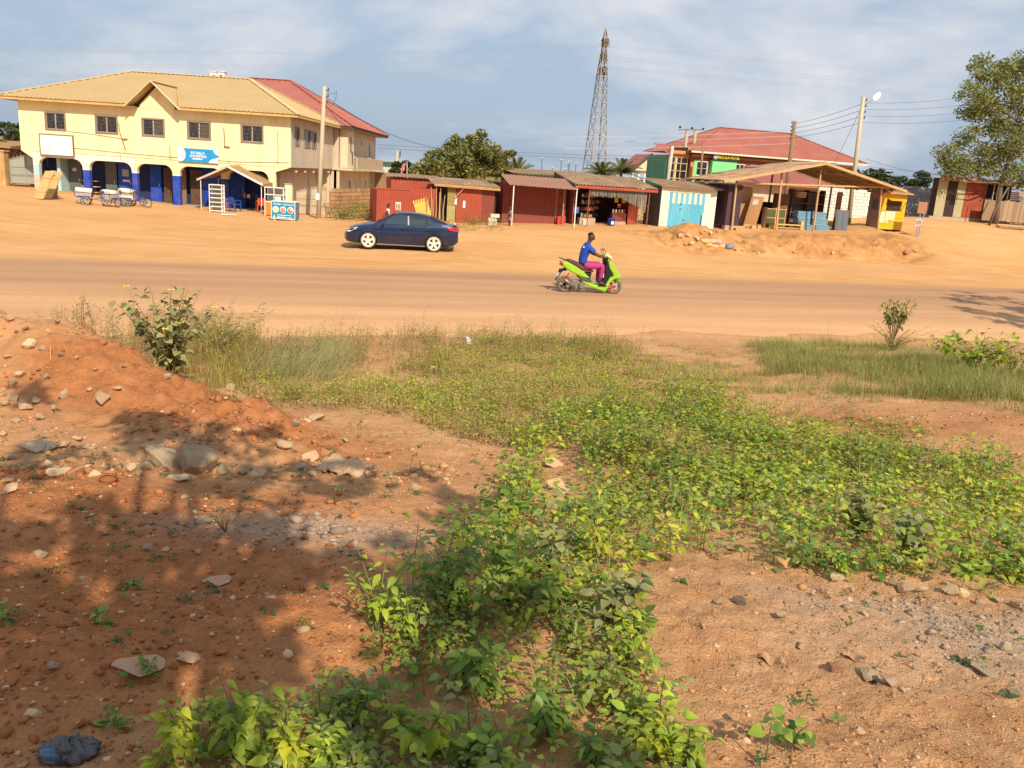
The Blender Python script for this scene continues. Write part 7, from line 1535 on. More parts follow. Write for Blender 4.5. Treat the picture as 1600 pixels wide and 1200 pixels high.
big = [(311, 735, 58, 'large squarish grey stone at the foot of the red spoil slope', 1.1, GSTM, (1.25, 0, .1), 3), (262, 728, 58, 'dark slanting slab left of the large squarish grey stone', .7, GSTM, (.5, .5, .5), 4), (347, 742, 24, 'pointed grey stone just right of the large squarish stone', 1.2, GSTM, None, 0), (281, 749, 36, 'thin flat pale stone lying before the large squarish stone', .3, STM, (0, 0, .2), 4),
       (64, 702, 54, 'broad flat pale slab on the left spoil slope', .35, STM, (.1, 0, .3), 4), (87, 742, 28, 'pale oval stone below the broad flat slab', .6, STM, None, 1), (161, 630, 24, 'upright pale stone standing on the red slope', 1.2, STM, None, 3), (331, 604, 34, 'long pale slab lying on the crest of the spoil ridge', .5, STM, (.2, .3, .4), 4),
       (484, 716, 34, 'pinkish slab behind the crumpled brown cloth', .5, RSTM, (.4, .1, .2), 1), (470, 733, 26, 'small grey slab left of the crumpled brown cloth', .7, GSTM, None, 0), (494, 657, 28, 'pale stone at the right end of the spoil ridge', .7, STM, None, 2), (447, 700, 30, 'pale weathered stone above the row of grey stones', .7, STM, None, 5),
       (862, 728, 44, 'flat orange-pink block among the green weeds', .6, RSTM, (.2, .2, .3), 1), (875, 765, 46, 'tilted orange-pink slab below the flat block in the weeds', .45, RSTM, (.5, .2, .5), 4), (778, 790, 44, 'orange block half buried at the edge of the weeds', .9, RSTM, None, 3), (919, 634, 22, 'lone pinkish stone in the middle of the weeds', .8, RSTM, None, 5),
       (1219, 886, 30, 'round ochre rock at the lower edge of the weeds', .95, mat('ochre_rock', (.50, .31, .13), .9, .4, 9, .5, 30), None, 5), (225, 1042, 66, 'thin flat tan slab lying in the shaded earth', .16, RSTM, (0, .05, .2), 4), (295, 1034, 36, 'pair-like lumpy tan clod beside the thin flat slab', .7, RSTM, None, 2), (345, 908, 36, 'flat tan slab at the left of the grey gravel patch', .18, RSTM, (0, 0, .1), 4),
       (1358, 1059, 32, 'pale grey angular stone on the lower right earth', .7, GSTM, None, 0), (1390, 1068, 30, 'tan stone touching the pale grey angular stone', .7, STM, None, 2), (1304, 1046, 24, 'smooth brown stone left of the pale grey angular stone', .8, mat('brown_stone', (.30, .165, .085), .8, .2, 6, .3), None, 5), (1547, 1053, 42, 'flat grey stone near the right edge', .3, GSTM, (0, .1, -.4), 4),
       (1156, 944, 22, 'dark rounded stone on the lower right earth', .9, mat('dark_stone', (.13, .095, .07), .85, .2, 6, .3), None, 5), (1052, 1095, 18, 'small pale stone beside the bottom centre weeds', .9, STM, None, 3), (1341, 1146, 20, 'pale stone near the bottom edge of the right earth', .9, STM, None, 0), (15, 770, 28, 'pale yellow stone at the left edge', .8, STM, None, 2), (62, 868, 20, 'grey stone alone in the shaded left earth', .8, GSTM, None, 0)]
for px, py, w, lb, fl, m, rot, va in big: put_stone(px, py, w, lb, fl, m, None, rot, va)
mid = [(66, 546, 12), (47, 543, 26), (31, 590, 22), (73, 592, 14), (183, 610, 16), (100, 622, 22), (23, 626, 18), (8, 633, 16), (98, 700, 22), (137, 700, 18), (123, 689, 16), (76, 728, 18), (19, 718, 16), (62, 656, 20), (40, 639, 20), (55, 631, 16), (194, 574, 11), (261, 591, 14), (359, 610, 20), (176, 529, 16), (97, 557, 14), (120, 560, 10), (12, 560, 14), (20, 600, 14), (84, 640, 12), (140, 610, 10), (150, 580, 9), (90, 505, 12), (40, 515, 14), (15, 500, 14), (25, 660, 14), (5, 680, 16)]
for i, (px, py, w) in enumerate(mid): put_stone(px, py, w*.85, 'smaller pale stone scattered on the left spoil slope', None, STM if i % 3 else GSTM, 'stones on the spoil slope', None, i)
mid2 = [(403, 745, 26), (228, 733, 22), (462, 665, 16), (561, 728, 18), (600, 683, 14), (647, 766, 20), (455, 840, 12), (380, 740, 14), (390, 735, 12), (365, 728, 12), (420, 735, 14), (585, 733, 12), (575, 742, 12), (610, 742, 10), (545, 735, 10), (540, 690, 12), (205, 735, 16), (218, 742, 14), (165, 834, 12), (229, 858, 15), (260, 862, 12), (282, 860, 10), (310, 865, 10), (82, 1044, 16), (215, 945, 9), (128, 905, 10)]
for i, (px, py, w) in enumerate(mid2): put_stone(px, py, w, 'small stone lying on the shaded left earth below the slope', None, GSTM if i % 2 else STM, 'stones on the left earth', None, i+1)
mid3 = [(1219, 965, 20), (1122, 943, 14), (1352, 962, 13), (1251, 1014, 17), (1570, 1015, 20), (1585, 1087, 20), (1457, 992, 16), (1484, 929, 26), (1412, 925, 24), (1307, 907, 22), (1502, 933, 22), (1395, 915, 18), (1440, 925, 18), (1465, 985, 13), (1480, 995, 12), (1440, 1000, 12), (1520, 980, 10), (1430, 975, 10), (1250, 1085, 9), (1410, 1080, 10), (1560, 940, 16), (1590, 950, 18), (1330, 925, 14), (1285, 925, 10), (1180, 960, 9), (1530, 945, 14), (1375, 940, 11), (1500, 1030, 11), (1465, 1040, 10), (1240, 990, 9)]
for i, (px, py, w) in enumerate(mid3): put_stone(px, py, w, 'small stone lying on the sunlit lower right earth', None, GSTM if i % 2 else STM, 'stones on the right earth', None, i+2)
mid4 = [(1062, 372, 16), (1075, 368, 14), (1088, 374, 16), (1080, 384, 14), (1070, 386, 12), (1095, 366, 12), (1110, 366, 12), (1150, 391, 10), (1160, 392, 9), (1418, 396, 16), (1430, 394, 10), (1300, 398, 12), (1185, 398, 10), (1240, 396, 8), (1050, 386, 9), (1040, 383, 8), (1102, 362, 9), (1120, 364, 10)]
for i, (px, py, w) in enumerate(mid4): put_stone(px, py, w*.68, 'tan rock lying on the dirt bank across the road', None, RSTM if i % 2 else STM, 'rocks on the far bank', None, i)
# gravel and crumbs: uncountable
def gravel():
    rg = np.random.RandomState(5); import bmesh
    bm = bmesh.new(); bmesh.ops.create_icosphere(bm, subdivisions=1, radius=1); tv = np.array([v.co[:] for v in bm.verts]); tf = np.array([[v.index for v in f.verts] for f in bm.faces]); bm.free()
    n = 130000; u = rg.rand(n); y = 1.7+14*u**2.2; x = (rg.rand(n)-.5)*2*(y*.68+.4); px, py, w = project(np.stack([x, y, terrain(x, y)], -1))
    g, r = pattern(x, y); bare = (inpoly(px, py, BARE_L) | inpoly(px, py, BARE_R) | inpoly(px, py, BARE_M)); pr_ = np.clip(.22+.9*g*sstep(-.1, .25, fbm(x*3, y*3, 3))+.25*r, 0, 1)*bare
    sp = inpoly(px, py, [(0, 490), (200, 545), (450, 660), (560, 740), (560, 760), (0, 760)]); pr_ = np.where(sp, .5*sstep(-.25, .3, fbm(x*2.2, y*2.2, 3)), pr_); rowst = np.exp(-((py-742)/16)**2)*(px < 720); pr_ = np.clip(pr_+.25*rowst, 0, 1)
    k = rg.rand(n) < pr_; x, y, g, sp, rowst = x[k], y[k], g[k], sp[k], rowst[k]; n = len(x)
    s = rg.gamma(1.4, .0027, n)*(1+.9*(r[k] > .4)*(rg.rand(n) < .3)+.5*sp+1.0*rowst+.6*(g > .3))*np.clip(y/4, .8, 1.7)+.0012
    R_ = rg.normal(size=(n, 3)); sc = s[:, None]*rg.uniform(.6, 1.3, (n, 3)); sc[:, 2] *= .6
    a = rg.rand(n)*6.28; ca, sa = np.cos(a), np.sin(a); jit = 1+rg.uniform(-.45, .35, (n, len(tv)))
    L = tv[None]*jit[:, :, None]*sc[:, None, :]; V = np.stack([L[:, :, 0]*ca[:, None]-L[:, :, 1]*sa[:, None]+x[:, None], L[:, :, 0]*sa[:, None]+L[:, :, 1]*ca[:, None]+y[:, None], L[:, :, 2]+(terrain(x, y)+s*.08)[:, None]], -1).reshape(-1, 3)
    Fc = (tf[None]+(np.arange(n)*len(tv))[:, None, None]).reshape(-1, 3)
    base = np.where(g[:, None] > rg.rand(n)[:, None]*.6+.1, np.array([[.37, .27, .19]]), np.where(rg.rand(n)[:, None] < .16, np.array([[.56, .37, .21]]), np.where(r[k][:, None] > .4, np.array([[.38, .14, .055]]), np.array([[.46, .245, .115]]))))*rg.uniform(.7, 1.25, n)[:, None]
    m = bpy.data.materials.new('gravel'); m.use_nodes = True; b = m.node_tree.nodes['Principled BSDF']; b.inputs['Roughness'].default_value = .95; b.inputs['Specular IOR Level'].default_value = .1; at = m.node_tree.nodes.new('ShaderNodeAttribute'); at.attribute_name = 'col'; m.node_tree.links.new(at.outputs['Color'], b.inputs['Base Color'])
    tag(npmesh('gravel', V, Fc, m, None, np.repeat(base, len(tv), 0)), 'loose gravel and earth crumbs strewn over the bare ground', 'gravel', kind='stuff')
BARE_L = [(0, 490), (200, 540), (330, 600), (450, 650), (640, 670), (780, 710), (800, 760), (760, 820), (700, 880), (640, 930), (590, 1000), (520, 1060), (350, 1070), (230, 1110), (230, 1200), (0, 1200)]
BARE_R = [(1000, 930), (1040, 885), (1180, 885), (1330, 905), (1480, 940), (1600, 945), (1600, 1200), (1120, 1200), (1080, 1100), (980, 1060)]
BARE_M = [(1140, 600), (1250, 600), (1400, 620), (1600, 640), (1600, 720), (1450, 700), (1300, 670), (1180, 630)]
gravel()
# ---- leaf templates
LT6 = (np.array([(0, 0, 0), (.5, 0, -.02), (1, 0, -.20), (.28, .30, .10), (.66, .25, .03), (.28, -.30, .10), (.66, -.25, .03)]), np.array([(0, 1, 3), (1, 4, 3), (1, 2, 4), (0, 5, 1), (1, 5, 6), (1, 6, 2)]))
def _lt(st):
    v = [(0, 0, 0)]; f = []
    for x, w, d in st[1:-1]: v += [(x, w, d+.22*w), (x, 0, d), (x, -w, d+.22*w)]
    v.append((1, 0, st[-1][2])); n = len(st)-2; t = len(v)-1
    f += [(0, 2, 1), (0, 3, 2)]
    for i in range(n-1):
        a = 1+3*i; b = a+3; f += [(a, a+1, b+1), (a, b+1, b), (a+1, a+2, b+2), (a+1, b+2, b+1)]
    a = 1+3*(n-1); f += [(a, a+1, t), (a+1, a+2, t)]
    return np.array(v, float), np.array(f)
LT16 = _lt([(0, 0, 0), (.14, .19, .03), (.36, .30, .03), (.62, .24, -.03), (.84, .11, -.12), (1, 0, -.24)])
LT8 = _lt([(0, 0, 0), (.28, .29, .03), (.66, .22, -.04), (1, 0, -.2)])
LT2 = (np.array([(0, 0, 0), (.45, .30, .08), (1, 0, -.12), (.45, -.30, .08)]), np.array([(0, 2, 1), (0, 3, 2)]))
def leaves(P, az, pitch, L, roll, tmpl, wid=1.0):
    tv, tf = tmpl; n = len(P); ca, sa, cp, sp, cr, sr = np.cos(az), np.sin(az), np.cos(pitch), np.sin(pitch), np.cos(roll), np.sin(roll)
    X_ = np.stack([ca*cp, sa*cp, sp], -1); Y0 = np.stack([-sa, ca, 0*az], -1); Z0 = np.cross(X_, Y0); Y_ = Y0*cr[:, None]+Z0*sr[:, None]; Z_ = np.cross(X_, Y_)
    V = P[:, None]+L[:, None, None]*(tv[None, :, 0:1]*X_[:, None]+tv[None, :, 1:2]*wid*Y_[:, None]+tv[None, :, 2:3]*Z_[:, None])
    return V.reshape(-1, 3), (tf[None]+(np.arange(n)*len(tv))[:, None, None]).reshape(-1, 3), len(tv)
VEG = leafmat('weed_foliage', .38, .5)
def scatter(rg, n, polys, ymax=17.5, ymin=1.7, excl=(), patch=0.0):
    u = rg.rand(n); y = ymin+(ymax-ymin)*u; x = (rg.rand(n)-.5)*2*(y*.70+.3); keep = rg.rand(n) < (y*.7+.3)/(ymax*.7+.3); x, y = x[keep], y[keep]
    z = terrain(x, y); px, py, w = project(np.stack([x, y, z], -1)); m = np.zeros(len(x), bool)
    for p in polys: m |= inpoly(px+fbm(x*2, y*2, 4, .7)*60, py+fbm(x*2+9, y*2, 4, .7)*42, p)
    for p in excl: m &= ~inpoly(px, py, p)
    if patch: m &= rg.rand(len(x)) < (1-patch)+patch*sstep(-.22, .22, fbm(x*1.7+3, y*1.7, 4, .6))
    return np.stack([x[m], y[m], z[m]], -1), px[m], py[m]
def weed_mesh(name, label, base, rg, nl, hgt, L, cols, tmpl, spread=.5, wid=1.0, pitch=(-.5, .6), colw=None, par=None, dist_scale=False):
    n = len(base); k = np.maximum(2, rg.poisson(nl, n)); idx = np.repeat(np.arange(n), k); m = len(idx)
    H_ = hgt*rg.uniform(.5, 1.35, n)*(1+1.0*fbm(base[:, 0]*1.6, base[:, 1]*1.6, 3)); H_ = np.maximum(H_, hgt*.3); f = rg.rand(m)**.65
    tilt = rg.normal(size=(n, 2))*.18; az = rg.rand(m)*6.283; rad = spread*H_[idx]*rg.rand(m)*.6
    P = base[idx]+np.stack([np.cos(az)*rad+tilt[idx, 0]*f*H_[idx], np.sin(az)*rad+tilt[idx, 1]*f*H_[idx], f*H_[idx]], -1)
    ll = L*rg.uniform(.55, 1.35, m)*np.clip(1.15-.35*f, .6, 1.2)
    V, Fc, tvn = leaves(P, az, rg.uniform(*pitch, m), ll, rg.uniform(-.5, .5, m), tmpl, wid)
    ci = rg.choice(len(cols), n, p=colw)[idx]; flip = rg.rand(m) < .25; ci = np.where(flip, rg.choice(len(cols), m, p=colw), ci)
    cc = np.array(cols)[ci]*rg.uniform(.72, 1.3, m)[:, None]*(1+.35*fbm(base[:, 0]*.9, base[:, 1]*.9, 3))[idx][:, None]
    col = np.repeat(np.clip(cc, .01, .9), tvn, 0)
    # stems
    b = base; tp = b+np.concatenate([tilt*H_[:, None], (H_*.95)[:, None]], 1); w_ = np.stack([np.cos(rg.rand(n)*6.28), np.sin(rg.rand(n)*6.28), 0*H_], -1)*.0022
    SV = np.stack([b-w_, b+w_, tp+w_*.5, tp-w_*.5], 1).reshape(-1, 3); o = len(V); si = o+np.arange(n*4).reshape(n, 4); SF = np.concatenate([si[:, [0, 1, 2]], si[:, [0, 2, 3]]])
    V = np.concatenate([V, SV]); Fc = np.concatenate([Fc, SF]); col = np.concatenate([col, np.tile([[.16, .14, .04]], (len(SV), 1))])
    return tag(npmesh(name, V, Fc, VEG, par, col), label, 'weeds', kind='stuff')
P1 = [(800, 712), (870, 665), (960, 632), (1060, 622), (1180, 650), (1300, 700), (1420, 735), (1600, 755), (1620, 932), (1480, 932), (1330, 898), (1180, 876), (1040, 876), (1000, 930), (990, 1000), (950, 1030), (880, 1000), (700, 1010), (620, 1000), (590, 965), (640, 935), (700, 880), (750, 830), (785, 780)]
P2 = [(490, 1135), (560, 1105), (630, 1100), (660, 1150), (640, 1260), (470, 1260)]
P2B = [(790, 1120), (850, 1095), (940, 1090), (1000, 1135), (1080, 1165), (1100, 1260), (760, 1260)]
P2C = [(560, 1020), (640, 1010), (900, 1015), (1000, 1040), (990, 1110), (800, 1130), (700, 1170), (640, 1260), (800, 1260), (760, 1130), (640, 1090)]
P3 = [(260, 1150), (330, 1130), (420, 1120), (510, 1160), (540, 1260), (240, 1260)]
HOLE = [(835, 705), (900, 700), (915, 800), (850, 800)]
Q1 = [(345, 575), (470, 610), (560, 605), (640, 570), (780, 530), (960, 540), (1010, 575), (970, 640), (870, 680), (800, 715), (700, 675), (560, 650), (500, 655), (440, 630), (385, 620)]
rg = np.random.RandomState(21)
YG = [(.38, .44, .04), (.27, .37, .045), (.13, .23, .04), (.48, .46, .07), (.29, .33, .13)]
b, px, py = scatter(rg, 44000, [P1], excl=[HOLE], patch=.55); near = b[:, 1] < 5.6
weed_mesh('broadleaf_weeds', 'dense yellow-green broad-leaved weeds covering the middle of the plot', b[near], rg, 12, .24, .056, YG, LT8, .8, colw=[.28, .3, .24, .08, .1])
weed_mesh('broadleaf_weeds', 'yellow-green broad-leaved weeds further back towards the road', b[~near], rg, 15, .24, .056, YG, LT2, .8, 1.1, colw=[.3, .3, .18, .12, .1])
b, px, py = scatter(rg, 70000, [P2, P2B, P3], ymin=1.5, ymax=3.5, patch=1.0); b = b[rg.rand(len(b)) < .032]
b2, px, py = scatter(rg, 70000, [P2C], ymin=1.5, ymax=3.8, patch=1.0); b = np.concatenate([b, b2[rg.rand(len(b2)) < .02]])
weed_mesh('shaded_weeds', 'patchy green broad-leaved weeds along the bottom edge', b, rg, 11, .10, .045, [(.30, .40, .05), (.20, .31, .045), (.42, .47, .06), (.30, .34, .12)], LT16, .9)
b, px, py = scatter(rg, 70000, [P2, P2B, P2C, P3, P1], ymin=1.5, ymax=4.2, patch=.9); b = b[rg.rand(len(b)) < .048]
weed_mesh('creeping_weeds', 'small-leaved creeping weeds filling in between the broad-leaved ones', b, rg, 20, .085, .024, [(.22, .30, .05), (.32, .35, .06), (.17, .22, .06), (.34, .25, .10)], LT8, 1.3)
b, px, py = scatter(rg, 48000, [Q1, [(p[0], p[1]-12) for p in P1]], excl=[HOLE], patch=.5); q = inpoly(px, py, Q1); b = b[(rg.rand(len(b)) < np.where(q, 1.0, .25))]
weed_mesh('small_leaf_weeds', 'low olive and yellow small-leaved weeds between the plot and the road', b, rg, 20, .17, .032, [(.42, .44, .06), (.33, .39, .07), (.21, .27, .065), (.43, .35, .11), (.36, .27, .10)], LT2, 1.0, 1.1, (-.6, .9), [.28, .26, .16, .17, .13])
DRY = [(60, 505), (300, 510), (420, 540), (600, 532), (800, 528), (1000, 543), (1030, 558), (1010, 575), (780, 548), (600, 575), (400, 585), (230, 580), (150, 535)]
b, px, py = scatter(rg, 30000, [DRY], patch=.6); weed_mesh('dry_weeds', 'straggling dry brown and olive weeds along the road edge', b, rg, 20, .34, .032, [(.40, .31, .11), (.44, .36, .16), (.28, .26, .08), (.34, .20, .09)], LT2, .5, .8, (-.2, 1.2))
b, px, py = scatter(rg, 36000, [[(1280, 690), (1450, 700), (1600, 735), (1600, 800), (1450, 790), (1330, 740)], [(1190, 640), (1300, 640), (1440, 680), (1420, 720), (1280, 690)]], patch=.7); weed_mesh('low_green_weeds', 'low green weeds dotted with tiny white flowers at the right', b[rg.rand(len(b)) < .6], rg, 16, .12, .036, [(.18, .25, .05), (.26, .30, .06), (.35, .34, .10)], LT2, 1.0)
fl = b[rg.rand(len(b)) < .05]; fl = fl+np.array([0, 0, .11]); V, Fc, tvn = leaves(np.repeat(fl, 3, 0), np.tile([0, 2.1, 4.2], len(fl)), np.full(3*len(fl), .3), np.full(3*len(fl), .016), np.zeros(3*len(fl)), LT2, 1.6); tag(npmesh('tiny_white_flowers', V, Fc, mat('white_petal', (.8, .8, .76), .7), None), 'tiny white flowers over the low weeds at the right', 'flowers', kind='stuff')
b, px, py = scatter(rg, 12000, [BARE_L, BARE_R], ymax=7); b = b[rg.rand(len(b)) < .05]
weed_mesh('seedlings', 'scattered small green seedlings on the bare earth', b, rg, 6, .03, .03, [(.07, .15, .04), (.11, .20, .045)], LT8, 1.3, .8, (-.1, .5))
# bushes at the foot of the far walls
FARV = [[(525, 338), (588, 336), (588, 345), (525, 345)], [(690, 345), (790, 350), (790, 362), (690, 360)], [(735, 338), (765, 342), (765, 352), (735, 350)]]
def farveg(name, label, polys, n, h, L, cols, k=26):
    pts = []
    for p in polys:
        xs = [q[0] for q in p]; ys = [q[1] for q in p]
        for _ in range(n): pts.append(tuple(G(rg.uniform(min(xs), max(xs)), rg.uniform(min(ys), max(ys)), 20, False, 500)))
    weed_mesh(name, label, np.array(pts), rg, k, h, L, cols, LT2, 1.0)
farveg('wall_foot_bushes', 'green bushy weeds at the foot of the mud-block wall and red sheds', FARV[:1], 45, .75, .10, [(.17, .22, .05), (.24, .25, .06)], 60)
farveg('verge_weeds', 'dusty olive weeds along the far verge before the low red shed', FARV[1:], 70, .32, .07, [(.36, .33, .10), (.28, .26, .08), (.40, .28, .12)])
farveg('bank_weeds', 'dry tufts on the dirt bank across the road', [[(1050, 366), (1075, 366), (1075, 376), (1050, 376)], [(1150, 366), (1440, 372), (1440, 396), (1150, 390)]], 30, .16, .06, [(.40, .27, .12), (.30, .24, .09)], 14)
farveg('kiosk_side_bush', 'green bush in the gap between the open shop and the blue and white kiosk', [[(1006, 345), (1018, 345), (1018, 352), (1006, 352)]], 8, .95, .10, [(.20, .24, .04), (.30, .31, .06)], 60)
# ---- grass
def grass(name, label, base, rg, blades, h, w, cols, lean=.35, seg=3, wind=(0, 0), hv=(.4, 1.35), sd=.05):
    n = len(base); idx = np.repeat(np.arange(n), blades); m = len(idx); az = rg.rand(m)*6.283
    hb = 1+1.1*fbm(base[:, 0]*1.4+7, base[:, 1]*1.4, 4); hh = h*rg.uniform(*hv, m)*np.clip(hb, .35, 1.8)[idx]; ln = lean*rg.uniform(.1, 1.6, m)
    off = rg.normal(size=(m, 2))*sd; P = base[idx]+np.concatenate([off, np.zeros((m, 1))], 1); wv = .35*np.stack([fbm(base[:, 0]*.8, base[:, 1]*.8, 3), fbm(base[:, 0]*.8+5, base[:, 1]*.8, 3)], -1)[idx]
    d = np.stack([np.cos(az)*ln+wind[0], np.sin(az)*ln+wind[1]], -1)+wv; side = np.stack([-np.sin(az), np.cos(az), 0*az], -1)
    rows = []
    for s in range(seg+1):
        t = s/seg; c = P+np.concatenate([d*(hh*t*t)[:, None], (hh*(t-.42*t**3*np.minimum(ln, 1.2)))[:, None]], 1); ww = w*(1-t*.92)
        rows += [c-side*ww, c+side*ww]
    k = 2*(seg+1); V = np.stack(rows, 1).reshape(-1, 3); f0 = np.array([[2*s, 2*s+1, 2*s+3, 2*s+2] for s in range(seg)]); Fc = (f0[None]+(np.arange(m)*k)[:, None, None]).reshape(-1, 4)
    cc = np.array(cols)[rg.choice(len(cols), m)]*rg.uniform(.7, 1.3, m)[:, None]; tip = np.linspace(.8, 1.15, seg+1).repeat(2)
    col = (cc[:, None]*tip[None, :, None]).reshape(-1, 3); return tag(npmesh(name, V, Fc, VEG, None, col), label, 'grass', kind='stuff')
GR1 = [(1170, 556), (1230, 540), (1340, 545), (1480, 565), (1620, 585), (1620, 640), (1480, 625), (1360, 610), (1260, 595), (1190, 578)]
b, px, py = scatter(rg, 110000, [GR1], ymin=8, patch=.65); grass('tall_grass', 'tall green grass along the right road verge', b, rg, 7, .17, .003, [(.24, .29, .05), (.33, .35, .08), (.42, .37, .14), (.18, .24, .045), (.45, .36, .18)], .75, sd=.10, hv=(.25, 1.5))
GR2 = [(950, 555), (1040, 552), (1120, 566), (1200, 596), (1300, 612), (1370, 632), (1240, 622), (1140, 606), (1050, 590), (970, 575)]
b, px, py = scatter(rg, 50000, [GR2], patch=.5, ymin=6); grass('short_grass', 'short pale grass between the weeds and the right verge', b, rg, 10, .11, .0035, [(.40, .38, .12), (.32, .33, .08), (.46, .38, .17)], .8, sd=.06)
GR3 = [(375, 565), (420, 545), (520, 540), (555, 555), (535, 600), (450, 602), (390, 594)]
b, px, py = scatter(rg, 50000, [GR3], patch=.5, ymin=7); grass('pale_grass', 'pale feathery green grass clump near the flowering shrub', b, rg, 8, .27, .0026, [(.50, .46, .24), (.38, .40, .13), (.54, .47, .27), (.28, .34, .08), (.48, .38, .18)], .8, wind=(.45, 0), sd=.07)
GR4 = [(285, 545), (330, 535), (400, 535), (415, 580), (340, 612), (275, 585)]
b, px, py = scatter(rg, 40000, [GR4], patch=.6, ymin=7); grass('olive_grass', 'tangled olive-yellow grass right of the flowering shrub', b, rg, 7, .34, .0035, [(.40, .34, .06), (.32, .29, .06), (.46, .38, .13), (.30, .22, .08)], .5, sd=.08)
b, px, py = scatter(rg, 12000, [DRY, [(1180, 545), (1600, 565), (1600, 590), (1200, 570)], Q1]); b = b[rg.rand(len(b)) < .4]; grass('dry_stalks', 'thin dry stalks standing above the verge', b, rg, 3, .46, .002, [(.50, .37, .19), (.40, .27, .12), (.35, .32, .10)], .3)
b, px, py = scatter(rg, 60000, [P1, P2, P2B, P3], excl=[HOLE]); b = b[rg.rand(len(b)) < .06]; grass('grass_in_weeds', 'grass blades growing through the weeds', b, rg, 8, .22, .0032, [(.24, .36, .05), (.33, .40, .08), (.42, .38, .14)], .7)
b, px, py = scatter(rg, 9000, [BARE_R, [(880, 1000), (1060, 1000), (1080, 1100), (900, 1080)], P2C], ymax=5); b = b[rg.rand(len(b)) < .28]; grass('dead_straw', 'short dead straw lying on the lower right earth', b, rg, 4, .045, .0015, [(.40, .25, .13), (.27, .15, .08)], 2.2, 2)
# ------------------------------------------------------------------ single plants, shade trees, litter
def leaf_me(st, name):
    v, f = _lt(st); me = bpy.data.meshes.new(name); me.from_pydata([tuple(p) for p in v], [], [tuple(q) for q in f]); me.polygons.foreach_set('use_smooth', [True]*len(f)); return me
OV = [(0, 0, 0), (.12, .14, .03), (.30, .24, .04), (.55, .21, -.01), (.8, .10, -.10), (1, 0, -.24)]
HT = [(0, 0, 0), (.1, .32, .03), (.3, .45, .04), (.55, .38, .0), (.8, .18, -.06), (1, 0, -.14)]
LN = [(0, 0, 0), (.2, .10, .05), (.45, .13, .05), (.7, .10, -.02), (.88, .05, -.12), (1, 0, -.22)]
def single(name, label, px, py, stems, h, spread, nl, L, st, m, cat='plant', rgs=1, stem_m=None, droop=(-.5, .4), pair=True, lo=.2, flowers=0, tilt=(0, 0), lv=(.6, 1.25), base=None, flm=None, sr=.008):
    rg_ = random.Random(rgs); p = base or G(px, py); t = thing(name, label, cat, p); me = leaf_me(st, 'leaf'); me.materials.append(m); sm = stem_m or mat('green_stem', (.15, .17, .06), .7, .15)
    for s in range(stems):
        a = rg_.uniform(0, 6.28); r = spread*math.sqrt(rg_.random()) if stems > 1 else 0; hh = h*rg_.uniform(.65, 1.05); tip = Vector((math.cos(a)*r+tilt[0]*hh, math.sin(a)*r+tilt[1]*hh, hh)); mid_ = Vector((tip.x*.35, tip.y*.35, hh*.55))
        pts = [Vector((rg_.uniform(-.02, .02), rg_.uniform(-.02, .02), -.03)), mid_, tip]; MB().tube(pts, [h*sr+.002, h*sr*.7+.0012, .0012], 5).build('stem', sm, t)
        for k in range(nl):
            f = lo+(1-lo)*(k+rg_.random()*.5)/nl; q = pts[0].lerp(mid_, f*2) if f < .5 else mid_.lerp(tip, f*2-1); az = rg_.uniform(0, 6.28) if not pair else (k*2.4+rg_.uniform(-.4, .4)); 
            for side in ((0, math.pi) if pair else (0,)):
                ll = L*rg_.uniform(*lv)*(1.15-.45*f); off = rg_.uniform(.08, .32)*L*Vector((math.cos(az+side), math.sin(az+side), .25)); inst('leaf', me, t, q+off, (rg_.uniform(-.5, .5), -rg_.uniform(*droop), az+side), (ll, ll, ll))
        if s < flowers:
            fo = MB()
            for q_ in range(5):
                aa = q_*1.2566; d = Vector((math.cos(aa), math.sin(aa), .35)); e = Vector((-math.sin(aa), math.cos(aa), 0)); fo.add([tip, tip+d*.028+e*.018, tip+d*.05, tip+d*.028-e*.018], [(0, 1, 2, 3)])
            fo.build('flower', flm, t)
    return t
LG = leafmat('leaf_bright', .4, .45, True, (.32, .43, .045)); LM = leafmat('leaf_mid', .38, .5, True, (.20, .31, .05)); LD = leafmat('leaf_dusty', .3, .7, True, (.27, .28, .11)); LO = leafmat('leaf_olive', .3, .7, True, (.29, .29, .085)); LY = leafmat('leaf_lime', .45, .45, True, (.40, .46, .04))
PET = mat('yellow_petal', (.85, .68, .02), .5, .06, 5, 0, trans=.2)
WOODST = mat('woody_stem', (.24, .17, .09), .8, .2)
bs = G(265, 600, 8.2); bs = Vector((atY(265, 590, 9.6).x, 9.6, 0)); bs.z = T(bs.x, bs.y)
single('flowering_shrub', 'tall dusty-leaved shrub with yellow flowers at the left road edge', 0, 0, 30, 1.22, .62, 12, .125, HT, LD, 'shrub', 3, WOODST, (-.9, .3), False, .3, 6, base=bs, flm=PET)
bs = Vector((atY(92, 505, 11.5).x, 11.5, 0)); bs.z = T(bs.x, bs.y); single('dry_shrub', 'dry straw-coloured twiggy shrub on the left skyline of the spoil ridge', 0, 0, 12, .75, .34, 7, .035, OV, LO, 'shrub', 5, WOODST, (-.3, .9), False, .35, base=bs)
bs = Vector((atY(350, 540, 12.2).x, 12.2, 0)); bs.z = T(bs.x, bs.y); single('feathery_bush', 'airy fine-leaved bush right of the yellow-flowered shrub', 0, 0, 26, .8, .85, 12, .075, OV, LO, 'shrub', 6, WOODST, (-.4, .5), True, .3, base=bs, sr=.003)
bs = G(1392, 545); single('verge_sapling', 'thin brownish sapling rising from the right verge', 0, 0, 12, 1.08, .38, 20, .12, OV, LO, 'sapling', 7, WOODST, (-1.1, .1), False, .5, base=bs)
